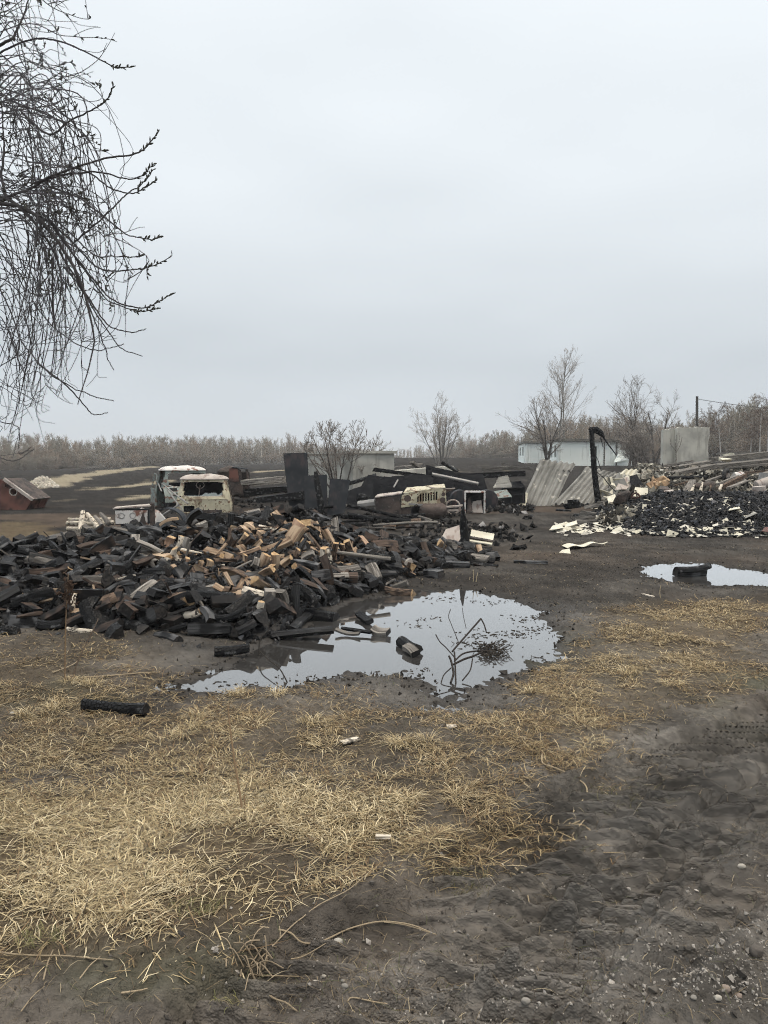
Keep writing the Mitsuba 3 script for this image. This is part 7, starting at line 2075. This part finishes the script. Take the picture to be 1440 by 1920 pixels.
# standing dry weeds
def weed(name, base_px, path, wpx, lab, heads=(), tone=(0.22, 0.15, 0.09)):
    g = G(*base_px)
    dd = g[1]
    k = thing(name, lab, 'weed')
    P = [at(*p, dd + 0.02 * i) for i, p in enumerate(path)]
    P[0][2] = gz(g[0], g[1]) - 0.02
    r = wpx * 0.5 * dd / FOC
    w = smooth_path(P, 5 * len(P))
    put(k, 'stalk', MB().tube(w, np.linspace(r, r * 0.45, len(w)), 5, col=tone), 'vcol', smooth=True)
    if heads:
        hb = MB()
        for (px, py, n) in heads:
            c = at(px, py, dd)
            for _ in range(n):
                a = c + rgs.normal(0, 5 * dd / FOC, 3) * [1, 1, 1.6]
                b = a + unit(rgs.normal(0, 1, 3) + [0, 0, 0.8]) * 0.035
                hb.tube([a, (a + b) / 2, b], [0.002, 0.006, 0.002], 4, col=(0.07, 0.045, 0.032), caps=False)
        put(k, 'seed_head', hb, 'vcol')


weed('weed_stalk', (457, 1530), [(457, 1530), (450, 1490), (440, 1430), (432, 1370), (427, 1322)], 5.5, 'tall thin dry weed stalk standing in the straw', tone=(0.26, 0.18, 0.11))
weed('weed_stalk', (461, 1528), [(461, 1528), (459, 1510), (458, 1488)], 4.0, 'short dry stalk beside the tall thin one')
weed('weed_stalk', (121, 1282), [(121, 1282), (122, 1230), (123, 1170), (126, 1110), (128, 1075)], 3.2, 'dry brown weed with seed head in front of the woodpile', heads=((125, 1130, 26), (130, 1105, 26), (120, 1112, 22), (135, 1118, 16), (127, 1090, 12)))
weed('weed_stalk', (138, 1276), [(138, 1276), (142, 1250), (160, 1210), (180, 1170), (184, 1160)], 3.2, 'dry weed stem leaning right in front of the woodpile', tone=(0.16, 0.12, 0.09))
weed('weed_stalk', (486, 1222), [(484, 1222), (488, 1200), (505, 1180), (530, 1160)], 3.2, 'dark stem bending over the left tip of the wide puddle', tone=(0.05, 0.045, 0.04))
weed('weed_stalk', (545, 1270), [(545, 1270), (525, 1255), (505, 1238), (487, 1221)], 3.0, 'thin dark stem rising left out of the near rim of the wide puddle', tone=(0.05, 0.045, 0.04))
for i, (b_, p_, lab) in enumerate((((887, 1091), [(887, 1091), (888, 1080), (887, 1067)], 'left of two short pale stalks on the mud beyond the puddle'), ((892, 1092), [(892, 1092), (894, 1082), (896, 1074)], 'second of two short pale stalks on the mud beyond the puddle'), ((1240, 1124), [(1240, 1124), (1237, 1112), (1239, 1098)], 'short pale stalk near the small puddle'))):
    weed('weed_stalk', b_, p_, 2.2, lab, tone=(0.36, 0.30, 0.2))
k = thing('drowned_branch', 'dark dead branch with a clot of weeds sticking out of the wide puddle', 'branch')
dd = G(855, 1285, WATER)[1]
for pts, w_ in (([(855, 1288), (854, 1262), (853, 1240), (852, 1222)], 3.5), ([(845, 1280), (850, 1262), (846, 1240), (842, 1230)], 4.5), ([(850, 1246), (870, 1236), (888, 1230), (905, 1222)], 4.5), ([(852, 1240), (868, 1226), (890, 1221), (915, 1220)], 3.5), ([(855, 1236), (836, 1214), (825, 1204), (817, 1190)], 2.5),
                ([(848, 1222), (858, 1210), (880, 1185), (902, 1160)], 4.0), ([(902, 1160), (908, 1172), (912, 1186)], 3.0), ([(886, 1236), (882, 1256), (872, 1270), (867, 1276)], 2.8), ([(826, 1284), (832, 1266), (846, 1252)], 2.4), ([(860, 1205), (846, 1170), (841, 1156), (845, 1142)], 1.6), ([(874, 1178), (869, 1155), (867, 1140)], 1.4)):
    put(k, 'stem', MB().tube(smooth_path([at(*p, dd + max(0, (1290 - p[1])) * 0.0055) for p in pts], 14), w_ * 0.5 * dd / FOC, 5, col=(0.035, 0.03, 0.027)), 'vcol', smooth=True)
mb = MB()
for i in range(170):
    c = G(rgs.normal(922, 14), rgs.normal(1220, 6), WATER + 0.02) + V3(0, 0, rgs.uniform(-0.02, 0.04))
    e = c + unit(rgs.normal(0, 1, 3) * [1, 1, 0.5]) * rgs.uniform(0.03, 0.09)
    mb.tube([c, (c + e) / 2 + rgs.normal(0, 0.008, 3), e], 0.004, 4, col=np.array((0.05, 0.043, 0.036)) * rgs.uniform(0.5, 1.3), caps=False)
put(k, 'weed_clot', mb, 'vcol')
mb = MB()
for cx_, cy_, n, sx, sy in ((905, 1190, 90, 40, 5), (880, 1207, 60, 18, 4), (985, 1160, 60, 22, 4), (800, 1160, 30, 16, 3), (840, 1122, 50, 20, 4), (925, 1128, 40, 22, 3), (960, 1190, 40, 18, 4), (1000, 1180, 60, 20, 6), (790, 1258, 30, 12, 4), (770, 1172, 30, 20, 3), (1010, 1240, 60, 18, 8), (470, 1285, 50, 30, 5), (600, 1270, 40, 60, 3)):
    for _ in range(int(n * 0.6)):
        c = G(rgs.normal(cx_, sx), rgs.normal(cy_, sy), WATER + 0.003)
        e = c + unit(rgs.normal(0, 1, 3) * [1, 1, 0.15]) * rgs.uniform(0.01, 0.05)
        mb.tube([c, e], [0.004, 0.0025], 4, col=np.array((0.06, 0.052, 0.043)) * rgs.uniform(0.5, 1.4), caps=False)
v, uv, col = mb.data()
k = put(None, 'floating_litter', v, 'vcol', color=col)
tag(k, 'small dark scraps of grass floating on the wide puddle', 'litter', kind='stuff')
